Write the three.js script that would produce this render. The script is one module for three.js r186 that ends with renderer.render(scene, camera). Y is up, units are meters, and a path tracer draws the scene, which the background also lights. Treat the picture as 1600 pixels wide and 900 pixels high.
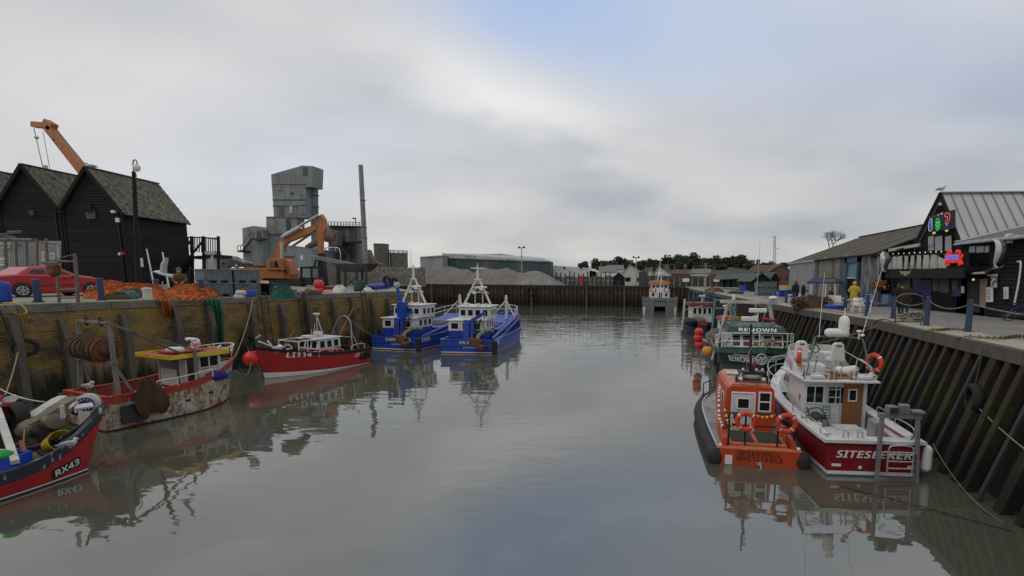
import * as THREE from 'three';
import { RoundedBoxGeometry } from 'three/addons/geometries/RoundedBoxGeometry.js';
import { mergeGeometries, toCreasedNormals } from 'three/addons/utils/BufferGeometryUtils.js';
import { MarchingCubes } from 'three/addons/objects/MarchingCubes.js';
import { FontLoader } from 'three/addons/loaders/FontLoader.js';
import { TextGeometry } from 'three/addons/geometries/TextGeometry.js';
// ---------------------------------------------------------------- camera, sky, sun, exposure
const scene = new THREE.Scene();
const EYE = 6.3, FPX = 711, PITCH = 6.62*Math.PI / 180, YAW = 5.2*Math.PI / 180, ROLL = 0.0085, CX = 935, CY = 517.6;
const camera = new THREE.PerspectiveCamera(2*Math.atan(450/FPX)*180/Math.PI,16/9,0.1,6000);
camera.rotation.order = 'YXZ';
camera.rotation.set(-PITCH, YAW, ROLL);
camera.position.set(0, EYE,0);
camera.setViewOffset(1600,900,800 - CX,450 - CY,1600,900);   // the photograph is an off-centre crop: a shifted lens
camera.updateProjectionMatrix(); camera.updateMatrixWorld(true);
scene.add(camera);
let seed = 12345;
const rnd = () => { seed = (seed * 1664525 + 1013904223) >>> 0; return seed / 4294967296; };
const rr = (a, b) => a + (b - a)*rnd();
const clamp = (x, a = 0, b = 1) => Math.min(b, Math.max(a, x));
const mix = (a, b, t) => a + (b - a)*t;
const sst = (a, b, x) => { const t = clamp((x - a)/(b - a)); return t * t * (3 - 2*t); };
function hash2(x, y, s = 0) { let n = (x * 374761393 + y * 668265263 + s * 2147483647) | 0; n = Math.imul(n ^ (n >>> 13),1274126177); n ^= n >>> 16; return (n >>> 0)/4294967296; }
function vnoise(x, y, px = 0, py = 0, s = 0) {      // value noise, periodic when px, py are given
const xi = Math.floor(x), yi = Math.floor(y), xf = x - xi, yf = y - yi;
const u = xf * xf * (3 - 2*xf), v = yf * yf * (3 - 2*yf);
const w = (i, p) => p ? ((i % p) + p) % p : i;
const a = hash2(w(xi, px), w(yi, py), s), b = hash2(w(xi + 1, px), w(yi, py), s), c = hash2(w(xi, px), w(yi + 1, py), s), d = hash2(w(xi + 1, px), w(yi + 1, py), s);
return mix(mix(a, b, u), mix(c, d, u), v);
}
function fbm(x, y, oct = 4, px = 0, py = 0, s = 0) { let a = .5, t = 0, n = 0; for (let i = 0; i < oct; i++) { t += a * vnoise(x, y, px, py, s + i); n += a; a *= .5; x *= 2; y *= 2; px *= 2; py *= 2; } return t / n; }
// overcast sky with one thin blue patch high over the harbour head
function makeSky() {
const W = 1024, Hh = 512, data = new Float32Array(W * Hh * 4);
for (let j = 0; j < Hh; j++) for (let i = 0; i < W; i++) {
const el = ((j + .5)/Hh - .5)*Math.PI, az = ((i + .5)/W - .5)*2*Math.PI;       // az = atan2(z, x)
const dx = Math.cos(el)*Math.cos(az), dy = Math.sin(el), dz = Math.cos(el)*Math.sin(az);
const e = Math.max(dy,0.0);
const qx = dx / (e + .22), qz = dz / (e + .22);                                     // cloud layer overhead
const n1 = fbm(qx * .75 + qz * .35 + 11, qz * .8 - qx * .2 + 5,5,0,0,3), n2 = fbm(qx * 1.7 + 3 + n1*1.2, qz * 2.0 + 9,5,0,0,9);
let c = mix(n1, n2,.4);
let base = .59 + (c - .5)*.50 + e * .04;
// horizon: paler, a little warm
const hz = Math.exp(-e * 7);
let r = base * mix(.985,1.035, hz), g = base * mix(1.0,1.01, hz), b = base * mix(1.04,.95, hz);
// slate-coloured thicker bank
const d1 = sst(.52,.30, c); r *= 1 - .12*d1; g *= 1 - .07*d1; b *= 1 - .0*d1;
// thin blue opening (azimuth -Z, high) with a bright edge
const fx = dx / -Math.min(dz,-.05), fy = dy / -Math.min(dz,-.05);
if (dz < 0) {
const wx = fx + (n2 - .5)*.30, wy = fy + (n1 - .5)*.26;
const sd = (wx + .56)*.347 + (wy - .52)*.938;                       // distance beyond the cloud edge that runs down to the right
const open = sst(-.02,.16, sd)*Math.exp(-(((wx + .26)/.36) ** 2) - (((wy - .70)/.34) ** 2));
const veil = sst(0,.3, sd)*Math.exp(-(((wx - .25)/.6) ** 2) - (((wy - .45)/.3) ** 2))*.42;
const t = clamp(open * .95 + veil);
r = mix(r,.40, t); g = mix(g,.53, t); b = mix(b,.78, t);
const edge = Math.exp(-(((sd + .04)/.075) ** 2))*Math.exp(-(((wx + .17)/.22) ** 2))*(.3 + 1.1*sst(.35,.7, n2));
r += edge * .15; g += edge * .14; b += edge * .115;
const left = Math.exp(-(((wx + .95)/.55) ** 2) - (((wy - .56)/.25) ** 2)) + .55*Math.exp(-(((wx + .35)/.3) ** 2) - (((wy - .36)/.16) ** 2));
r += left * .055; g += left * .05; b += left * .042;
const slate = Math.exp(-(((wx + .75)/.5) ** 2) - (((wy - .30)/.13) ** 2)) + .3*Math.exp(-(((wx - .5)/.4) ** 2) - (((wy - .26)/.13) ** 2));
r *= 1 - .15*slate; g *= 1 - .10*slate; b *= 1 - .03*slate;
}
if (dy < 0) { const t = clamp(-dy * 6); r = mix(r,.12, t); g = mix(g,.12, t); b = mix(b,.11, t); }
const k = (j * W + i)*4; data[k] = r; data[k + 1] = g; data[k + 2] = b; data[k + 3] = 1;
}
const t = new THREE.DataTexture(data, W, Hh, THREE.RGBAFormat, THREE.FloatType);
t.mapping = THREE.EquirectangularReflectionMapping; t.magFilter = t.minFilter = THREE.LinearFilter; t.needsUpdate = true;
return t;
}
scene.background = makeSky(); scene.environment = scene.background;
const sun = new THREE.DirectionalLight(0xfff1e0,0.6);
sun.position.set(-60,110,50); sun.castShadow = true; sun.shadow.radius = 36; sun.shadow.mapSize.set(2048,2048);
Object.assign(sun.shadow.camera, { left: -120, right: 120, top: 120, bottom: -120, near: 1, far: 400 });
scene.add(sun, sun.target);
const renderer = new THREE.WebGLRenderer({ antialias: true });
renderer.setSize(1024,576); renderer.toneMapping = THREE.LinearToneMapping; renderer.toneMappingExposure = 1.0;
renderer.shadowMap.enabled = true;
// ---------------------------------------------------------------- survey: a pixel of the 1600 x 900 photograph -> a point on a level, or on an upright plane
const V = (x, y, z) => new THREE.Vector3(x, y, z);
function sight(px, py) { return V((px - CX)/FPX,-(py - CY)/FPX,-1).applyEuler(camera.rotation); }
function lv(px, py, h) { const d = sight(px, py); return d.multiplyScalar((h - EYE)/d.y).add(camera.position); }
function zp(px, py, z) { const d = sight(px, py); return d.multiplyScalar(z / d.z).add(camera.position); }
function xp(px, py, x) { const d = sight(px, py); return d.multiplyScalar(x / d.x).add(camera.position); }
// point seen at a pixel on the upright plane through p with plan direction dir
function planep(px, py, p, dir) { const d = sight(px, py), n = V(-dir.z,0, dir.x); const t = n.dot(V(p.x,0, p.z))/n.dot(d); return d.multiplyScalar(t).add(camera.position); }
// ---------------------------------------------------------------- textures and materials
const sr = c => Math.round(255*clamp(c <= .0031308 ? c * 12.92 : 1.055*Math.pow(c,1/2.4) - .055));
function ctex(w, h, fn, sx = 1, sy = sx) {           // colour texture from linear values; covers sx by sy metres
const d = new Uint8Array(w * h * 4);
for (let j = 0; j < h; j++) for (let i = 0; i < w; i++) { const c = fn(i / w, j / h), k = (j * w + i)*4; d[k] = sr(c[0]); d[k + 1] = sr(c[1]); d[k + 2] = sr(c[2]); d[k + 3] = 255; }
const t = new THREE.DataTexture(d, w, h); t.colorSpace = THREE.SRGBColorSpace; fin(t, sx, sy); return t;
}
function gtex(w, h, fn, sx = 1, sy = sx) {           // grey data texture
const d = new Uint8Array(w * h * 4);
for (let j = 0; j < h; j++) for (let i = 0; i < w; i++) { const c = Math.round(255*clamp(fn(i / w, j / h))), k = (j * w + i)*4; d[k] = d[k + 1] = d[k + 2] = c; d[k + 3] = 255; }
const t = new THREE.DataTexture(d, w, h); fin(t, sx, sy); return t;
}
function fin(t, sx, sy) { t.wrapS = t.wrapT = THREE.RepeatWrapping; t.magFilter = THREE.LinearFilter; t.minFilter = THREE.LinearMipmapLinearFilter; t.generateMipmaps = true; t.repeat.set(1/sx,1/sy); t.needsUpdate = true; }
const lin = h => { const c = new THREE.Color(h); return [c.r, c.g, c.b]; };
const std = (c, rough = .7, o = {}) => { const m = new THREE.MeshStandardMaterial({ roughness: rough, side: THREE.DoubleSide,...o }); if (c) m.color.setRGB(...(Array.isArray(c) ? c : lin(c))); return m; };
const grainBump = gtex(256,256,(u, v) => fbm(u * 24, v * 24,4,24,24,5),1.3);
// paint (or any worn surface): base colour, tone noise, run marks, patches of a second colour
let paintN = 0; const paintPool = {};
function paint(c, o = {}) {
c = Array.isArray(c) ? c : lin(c);
const { rough = .5, wear = 0, wc = [.10,.045,.02], streak = .15, tone = .18, size = 2.2, res = 128, bump = .002, dirt = .25, metal = 0 } = o, s = 40 + 7*paintN++;
if (!wear) {                                         // unworn paints share a few tone maps
const hi = tone > .2 ? .35 : tone > .1 ? .17 : .08, key = hi + '_' + size;
const t = paintPool[key] ||= ctex(160,160,(u, v) => { const n = fbm(u * 6, v * 6,5,6,6,7), st = fbm(u * 40, v * 3,3,40,3,8), f = vnoise(u * 80, v * 80,80,80,9), d = .25*sst(.5,.8, fbm(u * 9 + 3, v * 4,4,9,4,10)); const k = clamp((.86 + hi * (n - .5)*2 - .14*sst(.45,.85, st) + .05*(f - .5))*(1 - d)); return [k, k * .99, k * .97]; }, size);
return std(c.map(x => Math.min(1, x * 1.12)), rough, { map: t, bumpMap: grainBump, bumpScale: bump, metalness: metal });
}
const t = ctex(res, res,(u, v) => {
const n = fbm(u * 6, v * 6,5,6,6, s), st = fbm(u * 40, v * 3,3,40,3, s + 1), f = vnoise(u * res / 2, v * res / 2, res / 2, res / 2, s + 3);
let k = 1 + tone * (n - .5)*2 - streak * sst(.45,.85, st) + .05*(f - .5);
const dt = dirt * sst(.5,.8, fbm(u * 9 + 3, v * 4,4,9,4, s + 4));
let q = c.map(x => x * k * (1 - dt) + .05*dt * .8);
if (wear) { const w = sst(1 - wear,1 - wear + .12, fbm(u * 10, v * 7,5,10,7, s + 6)*.75 + st * .35); const wn = .6 + .8*f; q = q.map((x, i) => mix(x, wc[i]*wn, w)); }
return q;
}, size);
return std([1,1,1], rough, { map: t, bumpMap: grainBump, bumpScale: bump, metalness: metal });
}
const M = {};
M.black = std([.012,.012,.013],.55); M.rubber = std([.014,.014,.014],.8, { bumpMap: grainBump, bumpScale: .004 });
M.dark = std([.03,.03,.032],.6); M.white = paint([.70,.70,.68], { rough: .45, tone: .07, dirt: .22, streak: .12, wear: .14, wc: [.34,.24,.16], size: 2.6 });
M.whiteOld = paint([.52,.51,.47], { rough: .6, wear: .24, wc: [.13,.06,.03], dirt: .35 });
M.grey = paint([.26,.27,.28], { rough: .55 }); M.steel = paint([.33,.34,.35], { rough: .42, metal: .55 });
M.galv = paint([.36,.37,.38], { rough: .5, metal: .3 }); M.alu = std([.55,.56,.57],.35, { metalness: .7 });
M.rust = paint([.13,.055,.028], { rough: .9, tone: .5, bump: .006 }); M.iron = paint([.05,.042,.038], { rough: .85, tone: .4 });
M.red = paint([.40,.016,.018], { rough: .38, wear: .06, wc: [.2,.08,.05] }); M.redHull = paint([.40,.014,.016], { rough: .42, tone: .14, dirt: .25, size: 3, wear: .17, wc: [.16,.05,.035], streak: .25 });
M.dkred = paint([.22,.010,.016], { rough: .32, tone: .12, dirt: .2, size: 3, wear: .12, wc: [.26,.07,.07] }); M.oran = paint([.50,.062,.008], { rough: .45, tone: .12, dirt: .25, wear: .13, wc: [.30,.10,.05], streak: .2 });
M.orange = paint([.45,.165,.055], { rough: .55, tone: .15, wear: .12, wc: [.16,.07,.03] }); M.yellow = paint([.66,.47,.03], { rough: .5, dirt: .2 });
M.blue = paint([.013,.058,.38], { rough: .42, tone: .16, dirt: .25, size: 3, wear: .15, wc: [.07,.075,.14], streak: .25 }); M.ltblue = paint([.05,.22,.52], { rough: .45 });
M.navy = paint([.012,.018,.045], { rough: .5 }); M.post = paint([.03,.055,.11], { rough: .6, wear: .2 });
M.green = paint([.022,.062,.056], { rough: .45, tone: .15, size: 3 }); M.teal = std([.02,.2,.17],.9); M.paleblue = paint([.42,.62,.66], { rough: .55, tone: .06, dirt: .12 });
M.plasticBlue = std([.02,.07,.5],.45); M.glass = new THREE.MeshPhysicalMaterial({ color: new THREE.Color().setRGB(.012,.014,.016), roughness: .06, clearcoat: .3, side: THREE.DoubleSide });
M.rope = std([.28,.23,.14],.95); M.ropeDark = std([.07,.06,.045],.95); M.ropeBlue = std([.04,.12,.2],.9);
M.skin = std([.42,.24,.17],.6); M.deckGrey = paint([.30,.31,.30], { rough: .75, dirt: .4 });
M.timber = (() => { const s = 900; return std([1,1,1],.9, { bumpMap: grainBump, bumpScale: .006, map: ctex(192,384,(u, v) => { const n = fbm(u * 60, v * 3,4,60,3, s), f = fbm(u * 5, v * 5,4,5,5, s + 1); const k = .55 + .9*n; return [.085*k + .03*f,.075*k + .028*f,.062*k + .02*f]; },.8,2) }); })();
M.wood = std([1,1,1],.6, { map: ctex(128,256,(u, v) => { const k = .6 + .8*fbm(u * 40, v * 2.0,4,40,2,77); return [.24*k,.10*k,.035*k]; },.7,1.6) });
M.pallet = std([1,1,1],.9, { map: ctex(128,128,(u, v) => { const k = .5 + fbm(u * 30, v * 3,4,30,3,78); return [.30*k,.22*k,.13*k]; },.7,1.6) });
// ---------------------------------------------------------------- geometry helpers: all return plain (non-indexed) geometry
const ng = g => { const q = g.index ? g.toNonIndexed() : g; for (const k of Object.keys(q.attributes)) if (k !== 'position' && k !== 'normal') q.deleteAttribute(k); q.morphAttributes = {}; q.clearGroups(); return q; };
function place(g, x, y, z, rx = 0, ry = 0, rz = 0) { if (rx || ry || rz) g.applyMatrix4(new THREE.Matrix4().makeRotationFromEuler(new THREE.Euler(rx, ry, rz, 'YXZ'))); return g.translate(x, y, z); }
const bx = (w, h, d, x = 0, y = 0, z = 0, ry = 0, rx = 0, rz = 0) => place(ng(new THREE.BoxGeometry(w, h, d)), x, y, z, rx, ry, rz);
const rb = (w, h, d, x = 0, y = 0, z = 0, r = .03, ry = 0, rx = 0, rz = 0) => place(ng(new RoundedBoxGeometry(w, h, d,2, Math.min(r, w * .49, h * .49, d * .49))), x, y, z, rx, ry, rz);
const v3 = a => a.isVector3 ? a : V(...a);
function bar(a, b, r = .03, r2 = r, seg = 8) {
a = v3(a); b = v3(b); const d = b.clone().sub(a), L = d.length() || 1e-6; const g = ng(new THREE.CylinderGeometry(r2, r, L, seg));
g.applyQuaternion(new THREE.Quaternion().setFromUnitVectors(V(0,1,0), d.divideScalar(L))); const m = a.clone().add(b).multiplyScalar(.5); return g.translate(m.x, m.y, m.z);
}
function beam(a, b, w, h, up = V(0,1,0)) {          // square-section bar: w across, h along up
a = v3(a); b = v3(b); const d = b.clone().sub(a), L = d.length(); d.divideScalar(L); if (Math.abs(d.dot(up)) > .98) up = V(0,0,1); const s = d.clone().cross(up).normalize(), u = s.clone().cross(d);
const g = ng(new THREE.BoxGeometry(w, h, L)); g.applyMatrix4(new THREE.Matrix4().makeBasis(s, u, d.clone().negate())); const m = a.clone().add(b).multiplyScalar(.5); return g.translate(m.x, m.y, m.z);
}
const tube = (pts, r = .02, seg = 0, rad = 6, closed = false) => ng(new THREE.TubeGeometry(new THREE.CatmullRomCurve3(pts.map(v3), closed, 'catmullrom',.5), seg || pts.length * 6, r, rad, closed));
function sag(a, b, drop, n = 9) { a = v3(a); b = v3(b); const o = []; for (let i = 0; i < n; i++) { const t = i / (n - 1), p = a.clone().lerp(b, t); p.y -= drop * 4*t * (1 - t); o.push(p); } return o; }
const sph = (r, x, y, z, sx = 1, sy = 1, sz = 1, ws = 14, hs = 10) => ng(new THREE.SphereGeometry(r, ws, hs)).scale(sx, sy, sz).translate(x, y, z);
const tor = (R, r, x, y, z, rx = 0, ry = 0, rz = 0, arc = Math.PI * 2) => place(ng(new THREE.TorusGeometry(R, r,8,22, arc)), x, y, z, rx, ry, rz);
const lathe = (pts, x = 0, y = 0, z = 0, seg = 18) => ng(new THREE.LatheGeometry(pts.map(p => new THREE.Vector2(p[0], p[1])), seg)).translate(x, y, z);
function ext(pts, depth, bev = 0) { const s = new THREE.Shape(pts.map(p => new THREE.Vector2(p[0], p[1]))); return ng(new THREE.ExtrudeGeometry(s, { depth, bevelEnabled: bev > 0, bevelSize: bev, bevelThickness: bev, bevelSegments: 2, steps: 1, curveSegments: 8 })); }   // x,y outline pulled along +z
const extX = (pts, x0, x1, bev = 0) => { const g = ext(pts, x1 - x0, bev); g.applyMatrix4(new THREE.Matrix4().makeBasis(V(0,0,1), V(0,1,0), V(-1,0,0))); return g.translate(x1,0,0); };  // outline (z,y) pulled along x
function quads(list) { const p = []; for (const q of list) { const [a, b, c, d] = q.map(v3); for (const v of d ? [a, b, c, a, c, d] : [a, b, c]) p.push(v.x, v.y, v.z); } const g = new THREE.BufferGeometry(); g.setAttribute('position', new THREE.Float32BufferAttribute(p,3)); g.computeVertexNormals(); return g; }
function gridGeo(nu, nv, fn) {                          // smooth surface from fn(u, v) -> [x,y,z]
const p = [], ix = []; for (let j = 0; j <= nv; j++) for (let i = 0; i <= nu; i++) { const q = fn(i / nu, j / nv); p.push(...(q.isVector3 ? q.toArray() : q)); }
for (let j = 0; j < nv; j++) for (let i = 0; i < nu; i++) { const a = j * (nu + 1) + i, b = a + 1, c = a + nu + 1, d = c + 1; ix.push(a, b, d, a, d, c); }
const g = new THREE.BufferGeometry(); g.setAttribute('position', new THREE.Float32BufferAttribute(p,3)); g.setIndex(ix); g.computeVertexNormals(); return ng(g);
}
function slab(poly, thick, up = V(0,1,0)) {           // flat polygon of points given a thickness along -up
const p = poly.map(v3), q = p.map(a => a.clone().addScaledVector(up,-thick)), L = []; const n = p.length;
for (let i = 1; i < n - 1; i++) { L.push([p[0], p[i], p[i + 1]]); L.push([q[0], q[i + 1], q[i]]); }
for (let i = 0; i < n; i++) { const k = (i + 1) % n; L.push([p[i], q[i], q[k], p[k]]); } return quads(L);
}
function boxUV(g) { const p = g.attributes.position, n = g.attributes.normal, uv = new Float32Array(p.count * 2);
for (let i = 0; i < p.count; i += 3) { let nx = 0, ny = 0, nz = 0; for (let k = 0; k < 3; k++) { nx += n.getX(i + k); ny += n.getY(i + k); nz += n.getZ(i + k); } nx = Math.abs(nx); ny = Math.abs(ny); nz = Math.abs(nz);
for (let k = 0; k < 3; k++) { const j = i + k; let u, v; if (ny >= nx && ny >= nz) { u = p.getX(j); v = p.getZ(j); } else if (nx >= nz) { u = p.getZ(j); v = p.getY(j); } else { u = p.getX(j); v = p.getY(j); } uv[j * 2] = u; uv[j * 2 + 1] = v; } }
g.setAttribute('uv', new THREE.BufferAttribute(uv,2)); return g; }
const merge = gs => { gs = [gs].flat(Infinity); return boxUV(gs.length > 1 ? mergeGeometries(gs) : gs[0].clone()); };
// ---------------------------------------------------------------- things and parts
const used = {};
function numbered(n) { if (!(n in used)) { used[n] = 0; return n; } used[n]++; return n + '_' + String(used[n]).padStart(3, '0'); }
function thing(name, label, category, pos = [0,0,0], turn = 0, group) { const o = new THREE.Group(); o.name = numbered(name); scene.add(o); o.position.copy(v3(pos)); o.rotation.y = turn; o.userData = { label, category }; if (group) o.userData.group = group; return o; }
const SPLIT = new Set(['side_coaming', 'corner_board', 'handrail', 'gps_antenna', 'whip_antenna', 'grab_rail_block', 'roof_box', 'step_rail', 'oval_plate', 'notice', 'stern_clutter', 'mooring_cleat', 'red_lamp', 'signal_lamp', 'drum', 'hanging_block', 'deck_post', 'bollard', 'storage_silo', 'roof_pipe', 'white_wrap', 'hose', 'outboard_leg', 'hoist_rope', 'stair_platform', 'gantry_walkway', 'cross_pipe', 'boat_hook', 'dredge_pipe', 'red_pinstripe', 'padded_rope', 'flybridge_inside', 'engine_cover', 'winch_reel', 'cable', 'radar_arch', 'satellite_dome', 'side_fender', 'rod_holder', 'bronze_post', 'bow_plate', 'vent']);
function part(parent, name, gs, mat, label) {
if (SPLIT.has(name) && Array.isArray(gs) && gs.length > 1) { const f = part(parent, name,[gs[0]], mat, label); for (const g of gs.slice(1)) part(parent, name,[g], mat, label); return f; } const m = new THREE.Mesh(Array.isArray(gs) ? merge(gs) : (gs.attributes.uv ? gs : boxUV(gs)), mat); m.name = name; m.castShadow = m.receiveShadow = true; parent.add(m); if (label) m.userData.label = label; return m; }
function solo(name, label, category, gs, mat, group, pos) { const m = part(scene, numbered(name), gs, mat); m.userData = { label, category }; if (group) m.userData.group = group; if (pos) m.position.copy(v3(pos)); return m; }
function struct(name, gs, mat) { const m = part(scene, numbered(name), gs, mat); m.userData.kind = 'structure'; return m; }
function stuff(o) { o.userData.kind = 'stuff'; return o; }
function copyOf(root, label, pos, turn, group) { const r = root.clone(); r.name = numbered(root.name.replace(/_\d{3}$/, '')); scene.add(r); r.position.copy(v3(pos)); r.rotation.y = turn; r.userData = { ...root.userData }; if (label) r.userData.label = label; if (group) r.userData.group = group; return r; }
// a window on a wall: O = corner, U and W unit axes, N outward; frame is the part, pane its sub-part
function win(parent, O, U, W, N, u0, w0, u1, w1, fm, o = {}) {
const { fw = .06, pm = M.glass, dep = .05, bars = 0, rails = 0, name = 'window' } = o, P = (u, w, n) => v3(O).clone().addScaledVector(v3(U), u).addScaledVector(v3(W), w).addScaledVector(v3(N), n);
const fb = (ua, wa, ub, wb, d) => { const A = [P(ua, wa,-.02), P(ub, wa,-.02), P(ub, wb,-.02), P(ua, wb,-.02)], B = [P(ua, wa, d), P(ub, wa, d), P(ub, wb, d), P(ua, wb, d)]; return quads([B,[A[0], A[1], B[1], B[0]],[A[1], A[2], B[2], B[1]],[A[2], A[3], B[3], B[2]],[A[3], A[0], B[0], B[3]]]); };
const gs = [fb(u0, w0, u1, w0 + fw, dep), fb(u0, w1 - fw, u1, w1, dep), fb(u0, w0 + fw, u0 + fw, w1 - fw, dep), fb(u1 - fw, w0 + fw, u1, w1 - fw, dep)];
for (let i = 1; i <= bars; i++) { const u = mix(u0, u1, i / (bars + 1)); gs.push(fb(u - fw / 2, w0 + fw, u + fw / 2, w1 - fw, dep - .005)); }
for (let i = 1; i <= rails; i++) { const w = mix(w0, w1, i / (rails + 1)); gs.push(fb(u0 + fw, w - fw / 2, u1 - fw, w + fw / 2, dep - .008)); }
const f = part(parent, name, gs, fm); part(f, 'pane',[fb(u0 + fw * .8, w0 + fw * .8, u1 - fw * .8, w1 - fw * .8,.015)], pm); return f;
}
const fontB = await new FontLoader().loadAsync('fonts/droid/droid_sans_bold.typeface.json');
const fontR = await new FontLoader().loadAsync('fonts/droid/droid_serif_bold.typeface.json');
function textGeo(s, h, font = fontB, depth = .01, sx = 1, slant = 0) { const g = ng(new TextGeometry(s, { font, size: h, depth, curveSegments: 3, bevelEnabled: false })); g.scale(sx,1,1); if (slant) g.applyMatrix4(new THREE.Matrix4().makeShear(0,0, slant,0,0,0)); g.computeBoundingBox(); return g; }
function layText(s, h, O, U, W, N, o = {}) {           // flat lettering on a plane, centred on O (w = baseline)
const g = textGeo(s, h, o.font || fontB, o.depth || .008, o.sx || 1, o.slant || 0), b = g.boundingBox; g.translate(o.left ? 0 : -(b.min.x + b.max.x)/2,0,0);
g.applyMatrix4(new THREE.Matrix4().makeBasis(v3(U), v3(W), v3(N))); const p = v3(O); return g.translate(p.x, p.y, p.z);
}
// ================================================================ THE SETTING: levels, ground, water
const GL = 4.85, GR = 4.3, GF = 4.5;                       // left quay, right quay, far quay
const edgeL = z => -29.3 + (-18 - z)*.2;                  // left quay edge in plan
const RQ = [[11.3,1.2],[11.3,-14],[12.15,-24.5],[11.45,-31],[10.95,-42],[10.7,-102]];   // right quay edge in plan
const edgeR = z => { for (let i = 1; i < RQ.length; i++) if (z >= RQ[i][1]) { const a = RQ[i - 1], b = RQ[i]; return mix(a[0], b[0],(z - a[1])/(b[1] - a[1])); } return 10.7; };
M.asphalt = std([1,1,1],.9, { bumpMap: grainBump, bumpScale: .006, map: ctex(512,512,(u, v) => { const n = fbm(u * 7, v * 7,5,7,7,21), f = vnoise(u * 200, v * 200,200,200,22), w = sst(.5,.7, fbm(u * 3, v * 5,4,3,5,23)); const k = .13 + .09*n + .04*f + .08*w; return [k * 1.06, k, k * .91]; },14) });
M.apron = std([1,1,1],.92, { bumpMap: grainBump, bumpScale: .006, map: ctex(512,512,(u, v) => { const n = fbm(u * 9, v * 9,5,9,9,31), f = vnoise(u * 220, v * 220,220,220,32), w = sst(.45,.7, fbm(u * 4, v * 4,4,4,4,33)); const k = .16 + .08*n + .04*f + .06*w; return [k * 1.06, k, k * .88]; },9) });
M.stone = std([1,1,1],.9, { bumpMap: grainBump, bumpScale: .012, map: ctex(256,256,(u, v) => { const n = fbm(u * 8, v * 8,5,8,8,41), y = sst(.5,.72, fbm(u * 6, v * 6,4,6,6,42)); const k = .09 + .14*n; return [k * (1.05 + .25*y), k * (.97 + .05*y), k * (.82 - .35*y)]; },2.3) });
{
const o = new THREE.Shape([[-1500,1500],[1500,1500],[1500,-1500],[-1500,-1500]].map(p => new THREE.Vector2(...p)));
const basin = [[edgeL(1.2),1.2],[edgeL(-46.5),-46.5],[-62,-102],...RQ.slice().reverse()];
o.holes.push(new THREE.Path(basin.map(p => new THREE.Vector2(p[0], p[1]))));
const g = ng(new THREE.ShapeGeometry(o)); g.rotateX(Math.PI / 2); g.translate(0, GR,0); struct('ground',[g], M.asphalt);
const A = [[edgeL(12) - .55,12],[edgeL(-46.5) - .55,-46.5],[-55,-90],[-190,-90],[-190,12]].map(p => V(p[0], GL - .012, p[1]));
struct('quay_apron',[slab(A,.8)], M.apron);
}
{
const W = 1024, Hh = 2048, X0 = -70, XW = 96, ZW = 106;
const bump = gtex(W, Hh,(u, v) => {
const x = u * XW, z = v * ZW, zz = v * ZW; // texture wraps once over the basin: v = z / 106 (mod 1)
const wz = zz - ZW;                          // world z in -106..0
const far = sst(-30,-48, wz)*(1 - .75*sst(-78,-98, wz));
const bands = sst(.38,.62, fbm(x * .07 + 4, wz * .2,3,0,0,61));
const a = .14 + far * (.35 + .75*bands) + .08*sst(.5,.7, fbm(x * .12 + 9, wz * .16,3,0,0,66));
const r1 = fbm(x * .55 + 7, wz * 1.5,3,0,0,62) - .5, r2 = fbm(x * 1.6, wz * 4.2,2,0,0,63) - .5, sw = fbm(x * .3 + 2, wz * .45,2,0,0,64) - .5;
return .5 + (r1*.62 + r2*.22)*a + sw * .10;
}, XW, ZW);
M.water = new THREE.MeshPhysicalMaterial({ color: 0xffffff, roughness: .03, ior: 2.45, bumpMap: bump, bumpScale: .075, side: THREE.DoubleSide,
map: ctex(512,512,(u, v) => { const n = fbm(u * 8, v * 8,5,8,8,71), s = sst(.60,.74, fbm(u * 20, v * 20,5,20,20,72))*.3; const k = .9 + .3*(n - .5) + s; return [.092*k,.093*k,.068*k]; },60) });
const g = ng(new THREE.PlaneGeometry(96,112,1,1)); g.rotateX(-Math.PI / 2); g.translate(-22,0,-50); struct('harbour_water',[g], M.water);
struct('harbour_bed',[bx(96,.2,112,-22,-3,-50)], std([.06,.055,.04],1));
}
// ---------------------------------------------------------------- left quay: brick wall, coping stones, timber fenders
M.brick = std([1,1,1],.92, {
map: ctex(1024,512,(u, v) => {
const Y = v * 4.8, Xm = u * 9, c = Y / .08, row = Math.floor(c), k = Xm / .24 + (row % 2)*.5, ci = Math.floor(k), fy = c - row, fx = k - ci, joint = fy < .16 || fx < .06;
const h = hash2(((ci % 38) + 38) % 38, row,51), n = fbm(u * 10, v * 6,5,10,6,52), l = sst(.36,.6, fbm(u * 14, v * 9,5,14,9,53)), st = fbm(u * 46, v * 4,3,46,4,54);
let q = [.19 + .11*h,.135 + .07*h,.07 + .03*h];
q = q.map((x, i) => mix(x,[.34,.22,.045][i], l * (.35 + .6*h)*sst(1.0,2.2, Y)));               // ochre lichen high up
q = q.map((x, i) => mix(x,[.05,.045,.04][i],(.35 + .5*hash2(ci, row,59))*sst(.42,.66, n)));
if (joint) q = q.map(x => x * .42);
const wet = 1 - sst(.4,1.7, Y + (st - .5)*1.3 + (n - .5)*1.1);                                         // tide mark, weed below
q = q.map((x, i) => mix(x,[.012 + .012*n,.016 + .016*n,.009][i], wet));
return q;
},9,4.8),
bumpMap: gtex(1024,512,(u, v) => { const c = v * 60, row = Math.floor(c), k = u * 37.5 + (row % 2)*.5, ci = Math.floor(k), fy = c - row, fx = k - ci; return (fy < .16 || fx < .06 ? 0 : .55 + .3*hash2(ci, row,57)) + .15*vnoise(u * 300, v * 200,300,200,58); },9,4.8), bumpScale: .03 });
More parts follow.
